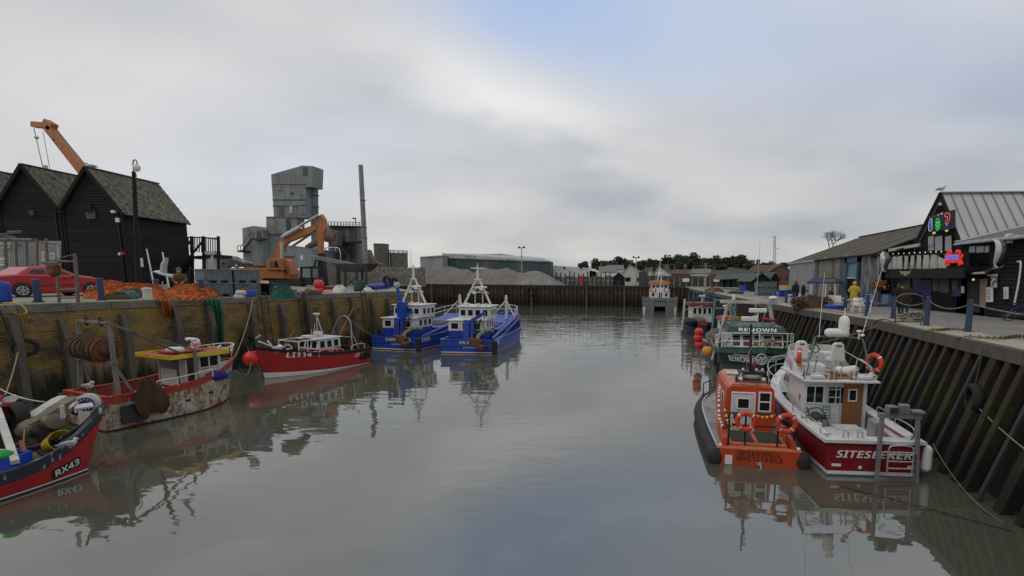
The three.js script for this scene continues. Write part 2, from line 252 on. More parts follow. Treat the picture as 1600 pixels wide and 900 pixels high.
{
const p0 = V(edgeL(1.2),0,1.2), p1 = V(edgeL(-46.5),0,-46.5), L = p0.distanceTo(p1), turn = Math.atan2(-(p1.z - p0.z), p1.x - p0.x);
const w = thing('quay_wall', 'ochre brick quay wall with stone coping and leaning timber fenders, left side of harbour', 'wall', p0, turn);   // local x runs along the wall, local +z is the water side
const side = 1;
part(w, 'brickwork',[extX([[0*side,-2.6],[.36,-2.6],[.0, GL - .42],[-1.2, GL - .42],[-1.2,-2.6]],0, L)], M.brick);
let x = 0; while (x < L - .05) { const l = Math.min(rr(1.25,2.1), L - x); part(w, 'coping_stone',[rb(l - .018,.42 + rr(-.01,.012),.66, x + l / 2, GL - .21 + rr(-.008,.008),-.28 + rr(-.015,.02),.035)], M.stone); x += l; }
part(w, 'return_wall',[quads([[[L,-2.6,.36],[L, GL,0],[L + 45, GL,-34],[L + 45,-2.6,-34]]])], M.brick);
const toX = (px, py) => { const q = planep(px, py, p0, p1.clone().sub(p0).normalize()); return q.clone().sub(p0).setY(0).length(); };
const fenders = [[14,500,.95],[92,500,.9],[188,497,.92],[268,495,.96],[322,492,.97],[387,485,.96],[436,485,.93],[476,484,.95],[517,484,.97],[546,482,.98],[578,482,.95],[603,478,.93],[627,474,.92]];
for (const [px, py, t] of fenders) { const xx = toX(px, py), b = rr(.22,.32), lean = rr(.02,.16); part(w, 'timber_fender',[extX([[.40,-1.5],[.40 + b,-1.5],[.34 + b * .9,(GL - .5)*.72],[.18 + b * .4, GL * t - .35],[.03, GL * t - .3],[.03,3]],-.13,.13).applyMatrix4(new THREE.Matrix4().makeShear(0,0, lean * .15,0,0,0)).translate(xx,0,0), bx(.5,.09,.12, xx,3.3,.24), bx(.5,.09,.12, xx,2.1,.32)], M.timber); }
M.wallAt = (px, py) => { const q = planep(px, py, p0, p1.clone().sub(p0).normalize()); return q; };
M.wallTurn = turn; M.wallIn = V(-Math.sin(turn + Math.PI) * -1,0,-Math.cos(turn)).negate();
for (const [px, py] of [[412,500],[567,490],[470,500]]) {      // ladders fixed to the wall
const xx = toX(px, py), t = thing('quay_ladder', { 412: 'iron ladder on the brick quay wall above the bow of the red boat',567: 'iron ladder down the quay wall beside the stern of the red boat',470: 'iron ladder on the quay wall behind the red boat wheelhouse' }[px], 'ladder',[0,0,0],0, 'ladders on the brick quay wall');
t.position.copy(V(xx,0,0).applyAxisAngle(V(0,1,0), turn).add(p0)); t.rotation.y = turn;
for (const s of [-.24,.24]) part(t, 'stringer',[tube([[s, GL + .12,-.35],[s, GL + .22,-.1],[s, GL + .02,.14],[s,3,.32],[s,.3,.52]],.035)], M.iron);
for (let y = .6; y < GL; y += .34) part(t, 'rung',[bar([-.24, y,.52 - y * .09],[.24, y,.52 - y * .09],.02)], M.iron);
}
}
// ---------------------------------------------------------------- right quay: battered timber piles under a concrete coping
M.pile = std([1,1,1],.9, { bumpMap: grainBump, bumpScale: .01, map: ctex(256,512,(u, v) => {
const Y = v * 5, n = fbm(u * 16, v * 5,4,16,5,81), st = fbm(u * 40, v * 3,3,40,3,82), f = fbm(u * 24, v * 40,3,24,40,83);
let q = [.024 + .018*n,.016 + .011*n,.011 + .006*n].map(x => x * (.6 + .8*st));
const gr = sst(1.2,2.2, Y + (n - .5))*(1 - sst(2.3,3.0, Y + (n - .5)));
q = q.map((x, i) => mix(x,[.020,.042,.005][i]*(.4 + f), gr * .85));
const wet = 1 - sst(.7,1.9, Y + (n - .5)*1.2); return q.map((x, i) => mix(x,[.008,.008,.006][i]*(.4 + 1.2*f), wet));
},3,5) });
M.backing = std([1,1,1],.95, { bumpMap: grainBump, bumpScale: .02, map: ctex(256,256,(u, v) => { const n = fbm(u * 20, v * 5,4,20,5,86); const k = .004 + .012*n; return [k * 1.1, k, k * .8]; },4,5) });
M.coping = std([1,1,1],.92, { bumpMap: grainBump, bumpScale: .008, map: ctex(256,256,(u, v) => { const n = fbm(u * 9, v * 9,5,9,9,88), g = sst(.52,.7, fbm(u * 7, v * 7,4,7,7,89)); const k = .25 + .13*n; return [k * (1.05 - .12*g), k * (1 - .03*g), k * (.78 - .28*g)]; },3) });
{
const w = thing('timber_pile_wall', 'dark battered timber pile wall with pale concrete coping along the right quay', 'wall');
const segs = [[1.2,-14],[-14,-24.5],[-24.5,-31],[-31,-42],[-42,-102]];
const BAT = 1.75;
for (const [a, b] of segs) {
const xa = edgeR(a), xb = edgeR(b);
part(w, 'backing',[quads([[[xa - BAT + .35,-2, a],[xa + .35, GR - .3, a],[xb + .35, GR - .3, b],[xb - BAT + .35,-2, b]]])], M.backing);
const n = Math.max(1, Math.round((a - b)/3.2));
for (let i = 0; i < n; i++) { const za = mix(a, b, i / n) - .006, zb = mix(a, b,(i + 1)/n) + .006, ea = edgeR(za), eb = edgeR(zb), y = GR + .02 + rr(-.006,.006); part(w, 'coping_slab',[slab([V(ea + .02, y, za), V(ea + 1.5, y, za), V(eb + 1.5, y, zb), V(eb + .02, y, zb)],.34)], M.coping); part(w, 'edge_timber',[slab([V(ea - .16, y - .03, za), V(ea + .017, y - .03, za), V(eb + .017, y - .03, zb), V(eb - .16, y - .03, zb)],.42)], M.timber); }
}
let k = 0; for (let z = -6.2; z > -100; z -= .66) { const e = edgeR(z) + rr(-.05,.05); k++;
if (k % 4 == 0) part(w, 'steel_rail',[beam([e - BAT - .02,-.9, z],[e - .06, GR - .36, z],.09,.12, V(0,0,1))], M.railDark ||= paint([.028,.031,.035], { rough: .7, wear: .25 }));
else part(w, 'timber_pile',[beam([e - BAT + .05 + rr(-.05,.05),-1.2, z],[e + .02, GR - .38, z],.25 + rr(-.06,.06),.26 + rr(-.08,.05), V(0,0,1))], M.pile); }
}
// ---------------------------------------------------------------- far quay: rusty sheet piling
M.sheet = std([1,1,1],.9, { bumpMap: grainBump, bumpScale: .02, map: ctex(512,512,(u, v) => {
const Y = v * 5, n = fbm(u * 30, v * 3,4,30,3,91), f = fbm(u * 12, v * 12,4,12,12,92); let k = .35 + 1.0*n; let q = [.050*k,.036*k,.026*k];
const b = sst(2.5,2.9, Y + (f - .5))*(1 - sst(3.2,3.7, Y + (f - .5))); q = q.map((x, i) => mix(x,[.15,.085,.04][i]*k, b * .55*sst(.4,.6, n)));
const wet = 1 - sst(.9,2.4, Y + (f - .5)*1.5); return q.map((x, i) => mix(x,[.012,.012,.010][i], wet)); },12,5) });
{
const w = thing('sheet_pile_wall', 'rusty brown steel sheet pile wall across the far end of the harbour', 'wall');
for (let x = -62; x < 10.6; x += .92) { const h = GF + rr(-.05,.05); part(w, 'sheet_pile',[extX([[0,0],[.001,0]],0,.001), gridGeo(5,1,(u, v) => { const P = [[0,0],[.23,0],[.36,.3],[.69,.3],[.82,0],[.92,0]][Math.round(u * 5)]; return [x + P[0], mix(-2, h, v),-102 + P[1]]; })].slice(1), M.sheet); }
for (let x = -62; x < 10; x += 6) part(w, 'capping_beam',[bx(5.97,.25,.6, x + 3, GF + .1,-102.1)], M.iron);
for (const x of [-48,-36,-24.5,-12,-3.5]) part(w, 'fender_pile',[bx(.35, GF + 2,.35, x, GF / 2 - 1,-101.5)], M.timber);
}
// ================================================================ BOATS
// local axes of every boat: bow +z, port +x, waterline y = 0
function Hull(o) {
const h = { L: 8, B: 3, sternW: .85, full: 2.3, fullW: 1.8, wl: .9, rake: .6, bow0: .42, sh: s => 1.1, keel: .5,...o };
const plan = (s, p) => (s < h.bow0 ? mix(h.sternW,1, Math.sin(s / h.bow0*Math.PI / 2)) : 1 - Math.pow((s - h.bow0)/(1 - h.bow0), p));
h.half = (s, y) => { const t = clamp(y / h.sh(s),0,1), lo = clamp(1 + y * .35,.5,1); return Math.max(.012, h.B / 2*mix(plan(s, h.fullW)*h.wl, plan(s, h.full), Math.pow(t,1.15))*(y < 0 ? lo : 1)); };
h.z = (s, y) => -h.L / 2 + s * h.L - h.rake * (1 - clamp(y / h.sh(1),-.3,1.1))*Math.pow(s,4) + (h.sternRake || 0)*(1 - clamp(y / h.sh(0),0,1))*(1 - s) ** 4;
h.pt = (s, y, side, off = 0) => [side * (h.half(s, y) + off), y, h.z(s, y) + (s > .85 ? off * (s - .85)*5 : 0)];
return h;
}
const hN = (f, s) => typeof f === 'function' ? f(s) : f;
// a strip of the planking between two heights, both sides and, if asked, the transom
function planks(h, y0, y1, { off = 0, s0 = 0, s1 = 1, n = 26, ny = 4, transom = true, sides = [1,-1] } = {}) {
const out = []; for (const sd of sides) out.push(gridGeo(n, ny,(u, v) => { const s = mix(s0, s1, u), y = mix(hN(y0, s), hN(y1, s), v); return h.pt(s, y, sd, off); }));
if (transom && s0 === 0) out.push(gridGeo(6, ny,(u, v) => { const y = mix(hN(y0,0), hN(y1,0), v), x = h.half(0, y) + off; return [mix(-x, x, u), y, h.z(0, y) - off]; }));
return out;
}
function deckGeo(h, y, { s0 = 0, s1 = .97, inset = .05, n = 20 } = {}) { return gridGeo(2, n,(u, v) => { const s = mix(s0, s1, v), yy = hN(y, s), x = Math.max(.01, h.half(s, yy) - inset); return [mix(-x, x, u), yy, h.z(s, yy) + (s0 === 0 ? .04 : 0)]; }); }
// rail or rubbing strake of rectangular section along the gunwale
function strake(h, y, wOut, wIn, ht, { s0 = 0, s1 = 1, n = 28, transom = true, sides = [1,-1] } = {}) {
const out = []; const ring = (s, sd, k) => { const yy = hN(y, s) + (k === 0 || k === 3 ? 0 : ht), o = k < 2 ? wOut : -wIn, p = h.pt(s, hN(y, s), sd,0); return [sd * Math.max(.008, Math.abs(p[0]) + o), yy, p[2] + (s > .9 ? o * (s - .9)*8 : 0)]; };
for (const sd of sides) out.push(gridGeo(n,4,(u, v) => ring(mix(s0, s1, u), sd, Math.round(v * 4) % 4)));
if (transom && s0 === 0) { const yy = hN(y,0), x = h.half(0, yy); out.push(bx(2*(x + wOut), ht, wOut + wIn,0, yy + ht / 2, h.z(0, yy) + (wIn - wOut)/2)); }
return out.map(g => { g.computeVertexNormals(); return g; });
}
function hullText(h, txt, size, side, z0, y0, { font = fontB, sx = 1, depth = .012, slant = 0, off = .004, slope = 0 } = {}) {       // lettering bent onto the planking
const g = textGeo(txt, size, font, depth, sx, slant), p = g.attributes.position;
for (let i = 0; i < p.count; i++) { const z = z0 - side * p.getX(i), y = y0 + p.getY(i) + slope * p.getX(i); let s = (z + h.L / 2)/h.L; for (let k = 0; k < 6; k++) s += (z - h.z(s, y))/h.L; s = clamp(s,0,1); const q = h.pt(s, y, side, off + p.getZ(i)); p.setXYZ(i, q[0], y, z); }
g.computeVertexNormals(); return g;
}
function railing(pts, h, r = .02, rows = [1], closeEnds = true) {         // stanchions and rails over a list of base points
const gs = [], P = pts.map(v3); for (const p of P) gs.push(bar(p, p.clone().setY(p.y + h), r));
for (const f of rows) for (let i = 1; i < P.length; i++) gs.push(bar(P[i - 1].clone().setY(P[i - 1].y + h * f), P[i].clone().setY(P[i].y + h * f), r));
return gs;
}
const TAU = Math.PI * 2;
function ringGeo(R, r, x, y, z, rx, ry) { return tor(R, r, x, y, z, rx, ry); }
function lifering(parent, x, y, z, ry = 0, rx = 0, R = .3) { const m = part(parent, 'life_ring',[place(ng(new THREE.TorusGeometry(R,.085,10,28)), x, y, z, rx, ry,0)], M.ring); const b = []; for (let i = 0; i < 4; i++) { const a = Math.PI / 4 + i * Math.PI / 2; b.push(place(ng(new THREE.TorusGeometry(R,.088,8,4,.18)).rotateZ(a - .09), x, y, z, rx, ry,0)); } part(m, 'band', b, M.whiteS); return m; }
M.ring = std([.56,.05,.015],.5); M.whiteS = std([.72,.72,.70],.5);
const tyre = (R = .36, r = .13) => lathe([[R - r * .3,-r * .8],[R + r * .5,-r],[R + r * .95,-r * .75],[R + r,0],[R + r * .95, r * .75],[R + r * .5, r],[R - r * .3, r * .8],[R - r * .1, r * .6],[R + r * .2,0],[R - r * .1,-r * .6],[R - r * .3,-r * .8]],0,0,0,26);
// hull shell with inner bulwark, deck, boot stripe: the parts that every boat here has
function hullParts(t, h, m, o) {
const sheer = h.sh;
part(t, 'hull', planks(h, s => -h.keel, s => sheer(s), { ny: 7 }), m.hull);
part(t, 'bulwark', planks(h, o.deck, s => sheer(s) - .005, { off: -.07, ny: 2, s1: .985 }), m.inner || m.hull);
part(t, 'deck',[deckGeo(h, o.deck)], m.deck);
part(t, 'rail_cap', strake(h, s => sheer(s) - .01,.05,.13,.06), m.cap);
if (o.band) part(t, 'upper_strake', planks(h, s => sheer(s) - (typeof o.band === 'function' ? o.band(s) : o.band), s => sheer(s) - .008, { off: .012, ny: 2 }), m.band);
if (o.boot) part(t, 'boot_stripe', planks(h,-.25, o.boot, { off: .01, ny: 2 }), m.boot);
if (o.rub) part(t, 'rubbing_strake', strake(h, o.rub,.06,.02,.1), m.rub || m.cap);
}
// ---------------------------------------------------------------- red boat RX43, bow at the near left
M.rxName = std([.72,.70,.62],.6);
{
const t = thing('fishing_boat', 'red open fishing boat numbered RX43 with black upper strake, nearest the camera at left', 'boat',[0,0,0],2.56, 'fishing boats in the harbour');
const L = 9.5, dir = V(Math.sin(2.56),0, Math.cos(2.56)), bow = V(-17.35,0,-12.95); t.position.copy(bow.clone().addScaledVector(dir,-L / 2)); t.updateMatrixWorld();
const h = Hull({ L, B: 4.1, full: 2.4, fullW: 2.1, bow0: .38, wl: .96, rake: .55, sternW: .7, sh: s => .78 + .12*(1 - s) ** 2 + 1.25*Math.pow(clamp((s - .7)/.3),4.4) });
hullParts(t, h, { hull: M.redHull, inner: M.navy, deck: M.deckGrey, cap: M.navyWorn ||= paint([.03,.035,.05], { rough: .55, wear: .3, wc: [.35,.35,.36], tone: .3 }), band: M.navyWorn, boot: M.whiteS, rub: M.red }, { deck: s => .22 + .2*s, band: s => .26 + .10*s, boot: s => .09 });
part(t, 'waterline_band', planks(h,-.3,.045, { off: .016, ny: 2 }), M.black);
part(t, 'bead', strake(h, s => h.sh(s) - .33 - .10*s,.03,.0,.045), M.red);
// number board
const zN = L / 2 - 1.22; part(t, 'number_plate',[gridGeo(8,2,(u, v) => { const z = mix(zN - .05, zN + .56, u), y = mix(.13,.43, v) + .30*(z - zN); let s = (z + L / 2)/L; for (let k = 0; k < 6; k++) s += (z - h.z(s, y))/L; const q = h.pt(s, y,-1,.012); return [q[0], y, z]; })], M.black);
part(t, 'registration_number',[hullText(h, 'RX43',.2,-1, zN - .0,.185, { off: .02, slope: .30, sx: .82 })], M.rxName);
const l = (px, py, y) => t.worldToLocal(lv(px, py, y));
// net hauler with a long pale guard
const hb = l(78,655,1.45), ha = l(40,672,1.25), hc = l(115,628,1.6);
part(t, 'net_hauler',[beam(ha, hc,.34,.42), sph(.22, ha.x, ha.y, ha.z), place(lathe([[.02,-.2],[.26,-.2],[.2,-.05],[.2,.05],[.26,.2],[.02,.2]]), hb.x, hb.y - .1, hb.z,0,.6,1.4), place(lathe([[.02,-.18],[.24,-.18],[.17,0],[.24,.18],[.02,.18]]), hc.x - .1, hc.y - .15, hc.z,0,.6,1.4)], M.tarp ||= paint([.20,.17,.12], { rough: .8, tone: .3 }));
part(t, 'guard',[beam(l(45,652,1.55), l(92,622,1.75),.3,.05), sph(.16,...l(95,621,1.75).toArray(),1.3,.4,1)], M.whiteOld);
part(t, 'drum',[place(tyre(.16,.1), ha.x, ha.y - .12, ha.z + .15,1.2,.4), place(tyre(.16,.1), hb.x + .2, hb.y - .25, hb.z,1.2,.4), place(tyre(.17,.1), hc.x - .2, hc.y - .22, hc.z,1.2,.4)], M.black);
part(t, 'hauler_stand',[bar(l(60,690,.6), hb.clone().setY(1.2),.07), bar(l(86,662,.6), hb.clone().setY(1.3),.06)], M.rust);
// samson post with a round blue drum end, and the bow fittings
const bp = l(131,655,1.3); part(t, 'winch_post',[bar(bp.clone().setY(.7), bp.clone().setY(2.1),.11), bar(bp.clone().add(V(.35,-.6,.1)), bp.clone().add(V(.35,.5,.1)),.07)], M.whiteOld);
const wd = l(139,630,2.05); part(t, 'winch_guard',[place(lathe([[.02,-.1],[.28,-.1],[.30,0],[.28,.1],[.02,.1]],0,0,0,24), wd.x, wd.y + .04, wd.z, Math.PI / 2,-2.56 + .35)], M.whiteOld);
{ const q = part(t, 'round_disc',[place(lathe([[.005,.1],[.21,.1],[.23,.14],[.005,.15]],0,0,0,28), wd.x, wd.y, wd.z, Math.PI / 2,-2.56 + .35)], paint([.012,.018,.12], { rough: .5 })); const st = []; for (let i = 0; i < 12; i++) { const a = i / 12*TAU; st.push(bx(.024,.024,.012,.17*Math.cos(a),.17*Math.sin(a),.158)); } part(q, 'dot',[place(merge(st).deleteAttribute('uv'), wd.x, wd.y, wd.z,0,-2.56 + .35)], M.whiteS); }
part(t, 'bow_plate',[bx(.6,.05,.4,0,2.12, L / 2 - .45), bar(V(-.3,1.9, L / 2 - .9), V(-.3,2.3, L / 2 - .9),.05), bar(V(.2,1.9, L / 2 - .6), V(.2,2.25, L / 2 - .6),.05), bar(V(-.4,2.2, L / 2 - .75), V(.3,2.2, L / 2 - .62),.035)], M.whiteOld);
part(t, 'inwale', planks(h, s => h.sh(s) - .22, s => h.sh(s) - .10, { off: -.10, s1: .95, ny: 1 }), M.timber);
for (let i = 0; i < 9; i++) { const s = .42 + i * .06; for (const sd of [-1,1]) part(t, 'rib',[beam(V(...h.pt(s,.5, sd,-.1)), V(...h.pt(s, h.sh(s) - .05, sd,-.11)),.09,.07, V(0,0,1))], M.navy); }
// white gallows leg and wooden thwart posts near the left edge
part(t, 'gallows_leg',[beam(l(24,722,1.0), l(-4,640,1.9),.16,.12), beam(l(22,705,1.0), l(-20,705,1.0),.1,.1)], M.whiteOld);
part(t, 'deck_post',[beam(l(42,722,.75), l(33,690,1.15),.1,.1), beam(l(35,692,1.1), l(10,700,1.1),.08,.06)], M.wood);
part(t, 'warp',[tube(sag(ha.clone().add(V(0,.1,0)), l(36,715,.7),-.1),.018)], M.rope);
// things lying in it
const tub = solo('yellow_tub', 'yellow plastic tub lying on its side in the red boat RX43', 'tub',[place(lathe([[.005,0],[.26,0],[.30,.5],[.33,.52],[.33,.48],[.28,.46],[.24,.04],[.005,.04]],0,0,0,22),0,0,0,.3,0,-1.15)], M.yellow);
tub.position.copy(lv(82,695,.85));
const nb = solo('net_heap', 'brown tangled net on the deck of the red boat RX43', 'net', Array.from({ length: 26 },(_, i) => { const q = lv(30 + rr(0,60),715 + rr(-12,6),.62); return tube(Array.from({ length: 7 },() => [q.x + rr(-.5,.5), q.y + rr(-.06,.12), q.z + rr(-.5,.5)]),.014,20,4); }), M.ropeDark);
solo('rope_coil', 'pale coil of rope at the gunwale of the boat RX43, left of its gull', 'rope', Array.from({ length: 4 },(_, i) => { const q = lv(40,718,.72); return tor(.26 - i * .02,.025, q.x, q.y + i * .04, q.z, Math.PI / 2); }), M.rope);
const bk = thing('blue_crate', 'blue plastic crate with green net on the left edge of boat RX43', 'crate', lv(6,722,.9),.4); part(bk, 'crate_body',[bx(.8,.05,.6,0,-.2,0), bx(.8,.4,.05,0,0,.3), bx(.8,.4,.05,0,0,-.3), bx(.05,.4,.6,.4,0,0), bx(.05,.4,.6,-.4,0,0)], M.plasticBlue);
solo('green_net', 'bright green net bundle in the crate at left edge', 'net',[gridGeo(12,8,(u, v) => { const q = lv(4,714,1.1), a = u * TAU, b = v * Math.PI / 2; const r = .2*(1 + .25*vnoise(u * 9, v * 7)); return [q.x + r * Math.cos(a)*Math.cos(b), q.y + .2*Math.sin(b), q.z + r * Math.sin(a)*Math.cos(b)]; })], std([.03,.3,.05],.9));
}
// ---------------------------------------------------------------- dark boat at the extreme left, under the wall
{
const t = thing('fishing_boat', 'dark boat with silver sheeted bow cut off by the left edge, behind boat RX43', 'boat', lv(-44,700,0),1.25, 'fishing boats in the harbour');
const h = Hull({ L: 7, B: 2.6, sh: s => 1.35 + .55*s * s, rake: .3 });
hullParts(t, h, { hull: M.black, inner: M.red, deck: M.deckGrey, cap: M.rubber, band: M.red }, { deck: .9, band: .35 });
part(t, 'silver_sheet',[gridGeo(12,10,(u, v) => { const s = mix(.5,.98, v), x = h.half(s, h.sh(s))*.9; return [mix(-x, x, u), h.sh(s) + .12 + .12*vnoise(u * 6, v * 6), h.z(s, h.sh(s))]; })], M.alu);
part(t, 'bow_fender',[place(tyre(.36,.16),.3,1.5,3.5,0,0,1.57)], M.rubber); part(t, 'foredeck_bag',[sph(.5,0,1.95,1.5,1.1,.35,.8)], M.red);
}
// ---------------------------------------------------------------- rust-streaked white trawler
M.rusty = (() => { const s = 500; return std([1,1,1],.7, { bumpMap: grainBump, bumpScale: .004, map: ctex(512,256,(u, v) => {
const uu = u, vv = v; u += .05*(fbm(uu * 24, vv * 16,3,24,16, s + 8) - .5); v += .08*(fbm(uu * 24, vv * 16,3,24,16, s + 9) - .5);
const n = fbm(u * 9, v * 5,5,9,5, s), st = fbm(u * 60, v * 2.5,4,60,3, s + 1), y = fbm(u * 5, v * 2,4,5,2, s + 2), f = fbm(u * 24, v * 18,3,24,18, s + 4); let q = [.46,.45,.39].map(x => x * (.8 + .35*n));
q = q.map((x, i) => mix(x,[.36,.27,.09][i],.65*sst(.48,.66, y))); q = q.map((x, i) => mix(x,[.19,.07,.022][i],.9*sst(.48,.64, st * .55 + n * .45))); q = q.map((x, i) => mix(x,[.26,.03,.025][i],.85*sst(.62,.69, fbm(u * 7, v * 6,4,7,6, s + 3)))); q = q.map((x, i) => mix(x,[.06,.05,.035][i],.6*sst(.62,.75, f))); return q; },3.2,1.7) }); })();
M.redOld = paint([.36,.035,.025], { rough: .6, wear: .34, wc: [.42,.36,.30], tone: .3 });
{
const T0 = Math.PI - .27, t = thing('fishing_boat', 'rust-streaked white trawler with red rail, yellow wheelhouse roof edge and net drums', 'boat',[0,0,0], T0, 'fishing boats in the harbour');
const L = 5.6, dir = V(Math.sin(T0),0, Math.cos(T0)); t.position.copy(V(-20.95,0,-21.55).addScaledVector(dir,-L / 2)).add(V(-.1,0,0)); t.updateMatrixWorld();
const h = Hull({ L, B: 3.2, sternW: .93, full: 2.6, fullW: 2.2, bow0: .45, wl: .97, rake: .42, sh: s => 1.42 - .1*Math.sin(s * Math.PI) + .62*Math.pow(s,2.4), keel: .4 });
hullParts(t, h, { hull: M.rusty, inner: M.redOld, deck: M.deckGrey, cap: M.redOld, band: M.redOld, boot: M.weed ||= paint([.02,.025,.012], { rough: .95, tone: .5 }) }, { deck: s => .55 + .95*sst(.8,.86, s), band: s => .3 - .1*s, boot: .06 });
part(t, 'foredeck',[deckGeo(h, s => h.sh(s) - .03, { s0: .66, s1: .995, inset: .0, n: 12 })], M.whiteOld);
for (const [z, y] of [[-1.1,.72],[-.1,.66],[.9,.78],[-1.8,.7]]) part(t, 'scupper',[bx(.05,.09,.2,-h.half((z + L / 2)/L, y) + .005, y, z)], M.black);
const l = (px, py, y) => t.worldToLocal(lv(px, py, y));
{
const kids = t.children.length;
// wheelhouse: open-backed, white with a red roof and a yellow fascia
const W = part(t, 'wheelhouse',[bx(2.0,1.45,.06,0,1.15,1.62), bx(.06,1.45,.95,-1.0,1.15,1.15), bx(.06,1.45,1.5,1.0,1.15,.9), bx(.5,1.35,.06,-.72,1.12,.25), bx(1.2,.8,.05,.3,.9,.2)], M.whiteOld);
for (const x of [-.5,.5]) win(W,[x - .42,1.35,1.655],[1,0,0],[0,1,0],[0,0,1],0,0,.84,.55, M.whiteOld);
win(W,[-1.035,1.3,1.55],[0,0,-1],[0,1,0],[-1,0,0],0,0,.85,.58, M.whiteOld, { bars: 1 });
const rf = part(t, 'wheelhouse_roof',[slab([V(-1.25,2.05,-.45), V(-1.25,2.0,1.85), V(-.7,2.02,2.05), V(.7,2.02,2.05), V(1.25,2.0,1.85), V(1.25,2.05,-.45)].reverse(),.07), bx(1.3,.06,1.2,0,2.11,.6)], M.redOld);
part(rf, 'fascia',[beam(V(-1.27,2.02,-.5), V(-1.27,1.98,1.88),.05,.2), beam(V(-1.27,1.98,1.88), V(-.72,2.0,2.1),.05,.2), beam(V(-.72,2.0,2.1), V(.72,2.0,2.1),.05,.2), beam(V(1.27,2.02,-.5), V(1.27,1.98,1.88),.05,.2), beam(V(-1.27,2.02,-.5), V(1.27,2.02,-.5),.05,.16)], M.yellow);
part(t, 'radar',[rb(.62,.16,.26,-.2,2.62,.95,.07), bar([-.2,2.1,.95],[-.2,2.6,.95],.05)], M.whiteS);
part(t, 'liferaft_canister',[place(ng(new THREE.CapsuleGeometry(.14,.85,4,10)),-.55,2.26,.1,0,0,1.5)], M.whiteS);
part(t, 'searchlight',[place(lathe([[.01,-.14],[.14,-.12],[.17,.1],[.15,.12],[.01,.1]]),.45,2.36,1.5,1.4,-.4), bar([.45,2.1,1.5],[.45,2.3,1.5],.03)], M.whiteS);
part(t, 'mast',[bar([-.75,2.1,.3],[-.75,2.95,.3],.03), bar([-.1,2.1,.4],[-.35,2.7,.9],.035), bar([.5,2.1,.4],[.1,2.75,.9],.035), sph(.06,-.75,2.98,.3)], M.iron);
part(t, 'pulpit_rail',[tube([[-.95,2.1,1.7],[-.75,2.15,2.4],[0,2.2,2.75],[.75,2.15,2.4],[.95,2.1,1.7]],.022), bar([-.72,1.65,2.3],[-.75,2.15,2.4],.02), bar([.72,1.65,2.3],[.75,2.15,2.4],.02), bar([0,1.8,2.7],[0,2.2,2.75],.02), bar([-.3,1.8,2.55],[-.3,2.2,2.66],.02)], M.whiteS);
part(t, 'vent_pipe',[tube([[-.35,1.6,1.95],[-.35,2.0,1.95],[-.3,2.13,2.05],[-.1,2.13,2.2]],.065)], M.whiteOld);
part(t, 'side_rail', railing([[-1.5, h.sh(.3),-1.1],[-1.56, h.sh(.4),-.4],[-1.56, h.sh(.5),.3],[-1.5, h.sh(.62),1.0]].map(p => V(...p)),.38,.02), M.whiteS);
for (const c of t.children.slice(kids)) if (!/side_rail/.test(c.name)) c.position.y += .62; }
// stern gallows carrying the net drums
const gz = -2.35; part(t, 'gallows',[beam([-1.45,1.2, gz],[-1.12,4.35, gz + .1],.13,.13), beam([1.45,1.2, gz],[1.15,4.35, gz + .1],.13,.13), beam([-1.2,4.35, gz + .1],[1.2,4.35, gz + .1],.1,.1), beam([-1.45,2.75, gz],[1.45,2.75, gz],.12,.1), beam([-1.12,4.35, gz + .1],[-1.0,2.6,.3],.07,.07), beam([1.45,1.3, gz],[1.6,1.3, gz - .6],.08,.08), beam([-1.3,2.75, gz],[-1.55,1.0, gz + .6],.09,.09), beam([1.3,2.75, gz],[1.5,.9, gz + .5],.09,.09), beam([-1.2,4.3, gz + .1],[-1.35,2.9,.4],.06,.06), beam([-1.45,2.9,.4],[-1.4,1.2,.35],.1,.1)], M.steelOld ||= paint([.16,.15,.14], { rough: .8, wear: .35, wc: [.16,.07,.03], tone: .3 }));
const drum = part(t, 'net_drum',[place(lathe([[.01,-1.0],[.3,-1.0],[.3,1.0],[.01,1.0]]),0,3.25, gz + .05,0,0, Math.PI / 2)], M.rust);
for (let i = 0; i < 6; i++) part(drum, 'coiled_warp',[place(lathe([[.3,-.13],[.46,-.12],[.50,0],[.46,.12],[.3,.13]],0,0,0,18),-.85 + i * .34,3.25, gz + .05,0, rr(-.05,.05), Math.PI / 2)],[M.rust, M.ropeDark, M.rust, M.ropeDark, M.rustBright ||= paint([.17,.058,.024], { rough: .95, tone: .4, bump: .012 }), M.rustBright][5 - i]);
for (let i = 0; i < 2; i++) part(t, 'hanging_block',[sph(.13,-.55 + i * 1.1,4.3, gz + .1,.7,1.1,.6), tor(.12,.03,-.55 + i * 1.1,4.45, gz + .1)], M.iron);
for (let i = 0; i < 7; i++) part(drum, 'loose_warp',[tube(Array.from({ length: 9 },(_, k) => { const a = k / 8*TAU + i, r = .5 + rr(-.03,.07); return [-.95 + i * .31 + rr(-.12,.12),3.25 + r * Math.sin(a), gz + .05 + r * Math.cos(a)]; }),.022,40,4)], i % 2 ? M.ropeDark : M.rust);
// brown trawl hanging over the starboard quarter
part(t, 'hanging_net',[gridGeo(12,12,(u, v) => { const w = mix(.25,.75, Math.sin(v * Math.PI * .8)), x = -1.62 - .22*Math.sin(v * 2.4) - .05*Math.sin(u * 17 + v * 4) - .06*vnoise(u * 9, v * 9), z = -1.55 + (u - .5)*1.5*w + .1*v; return [x, mix(2.0,.42, v) - .06*Math.sin(u * 9), z]; })], M.netBrown ||= paint([.075,.04,.022], { rough: .95, tone: .6, bump: .01 }));
part(t, 'trawl_door',[bx(.07,.75,.85,-1.66,.62,-2.0,0,0,.06)], M.dark);
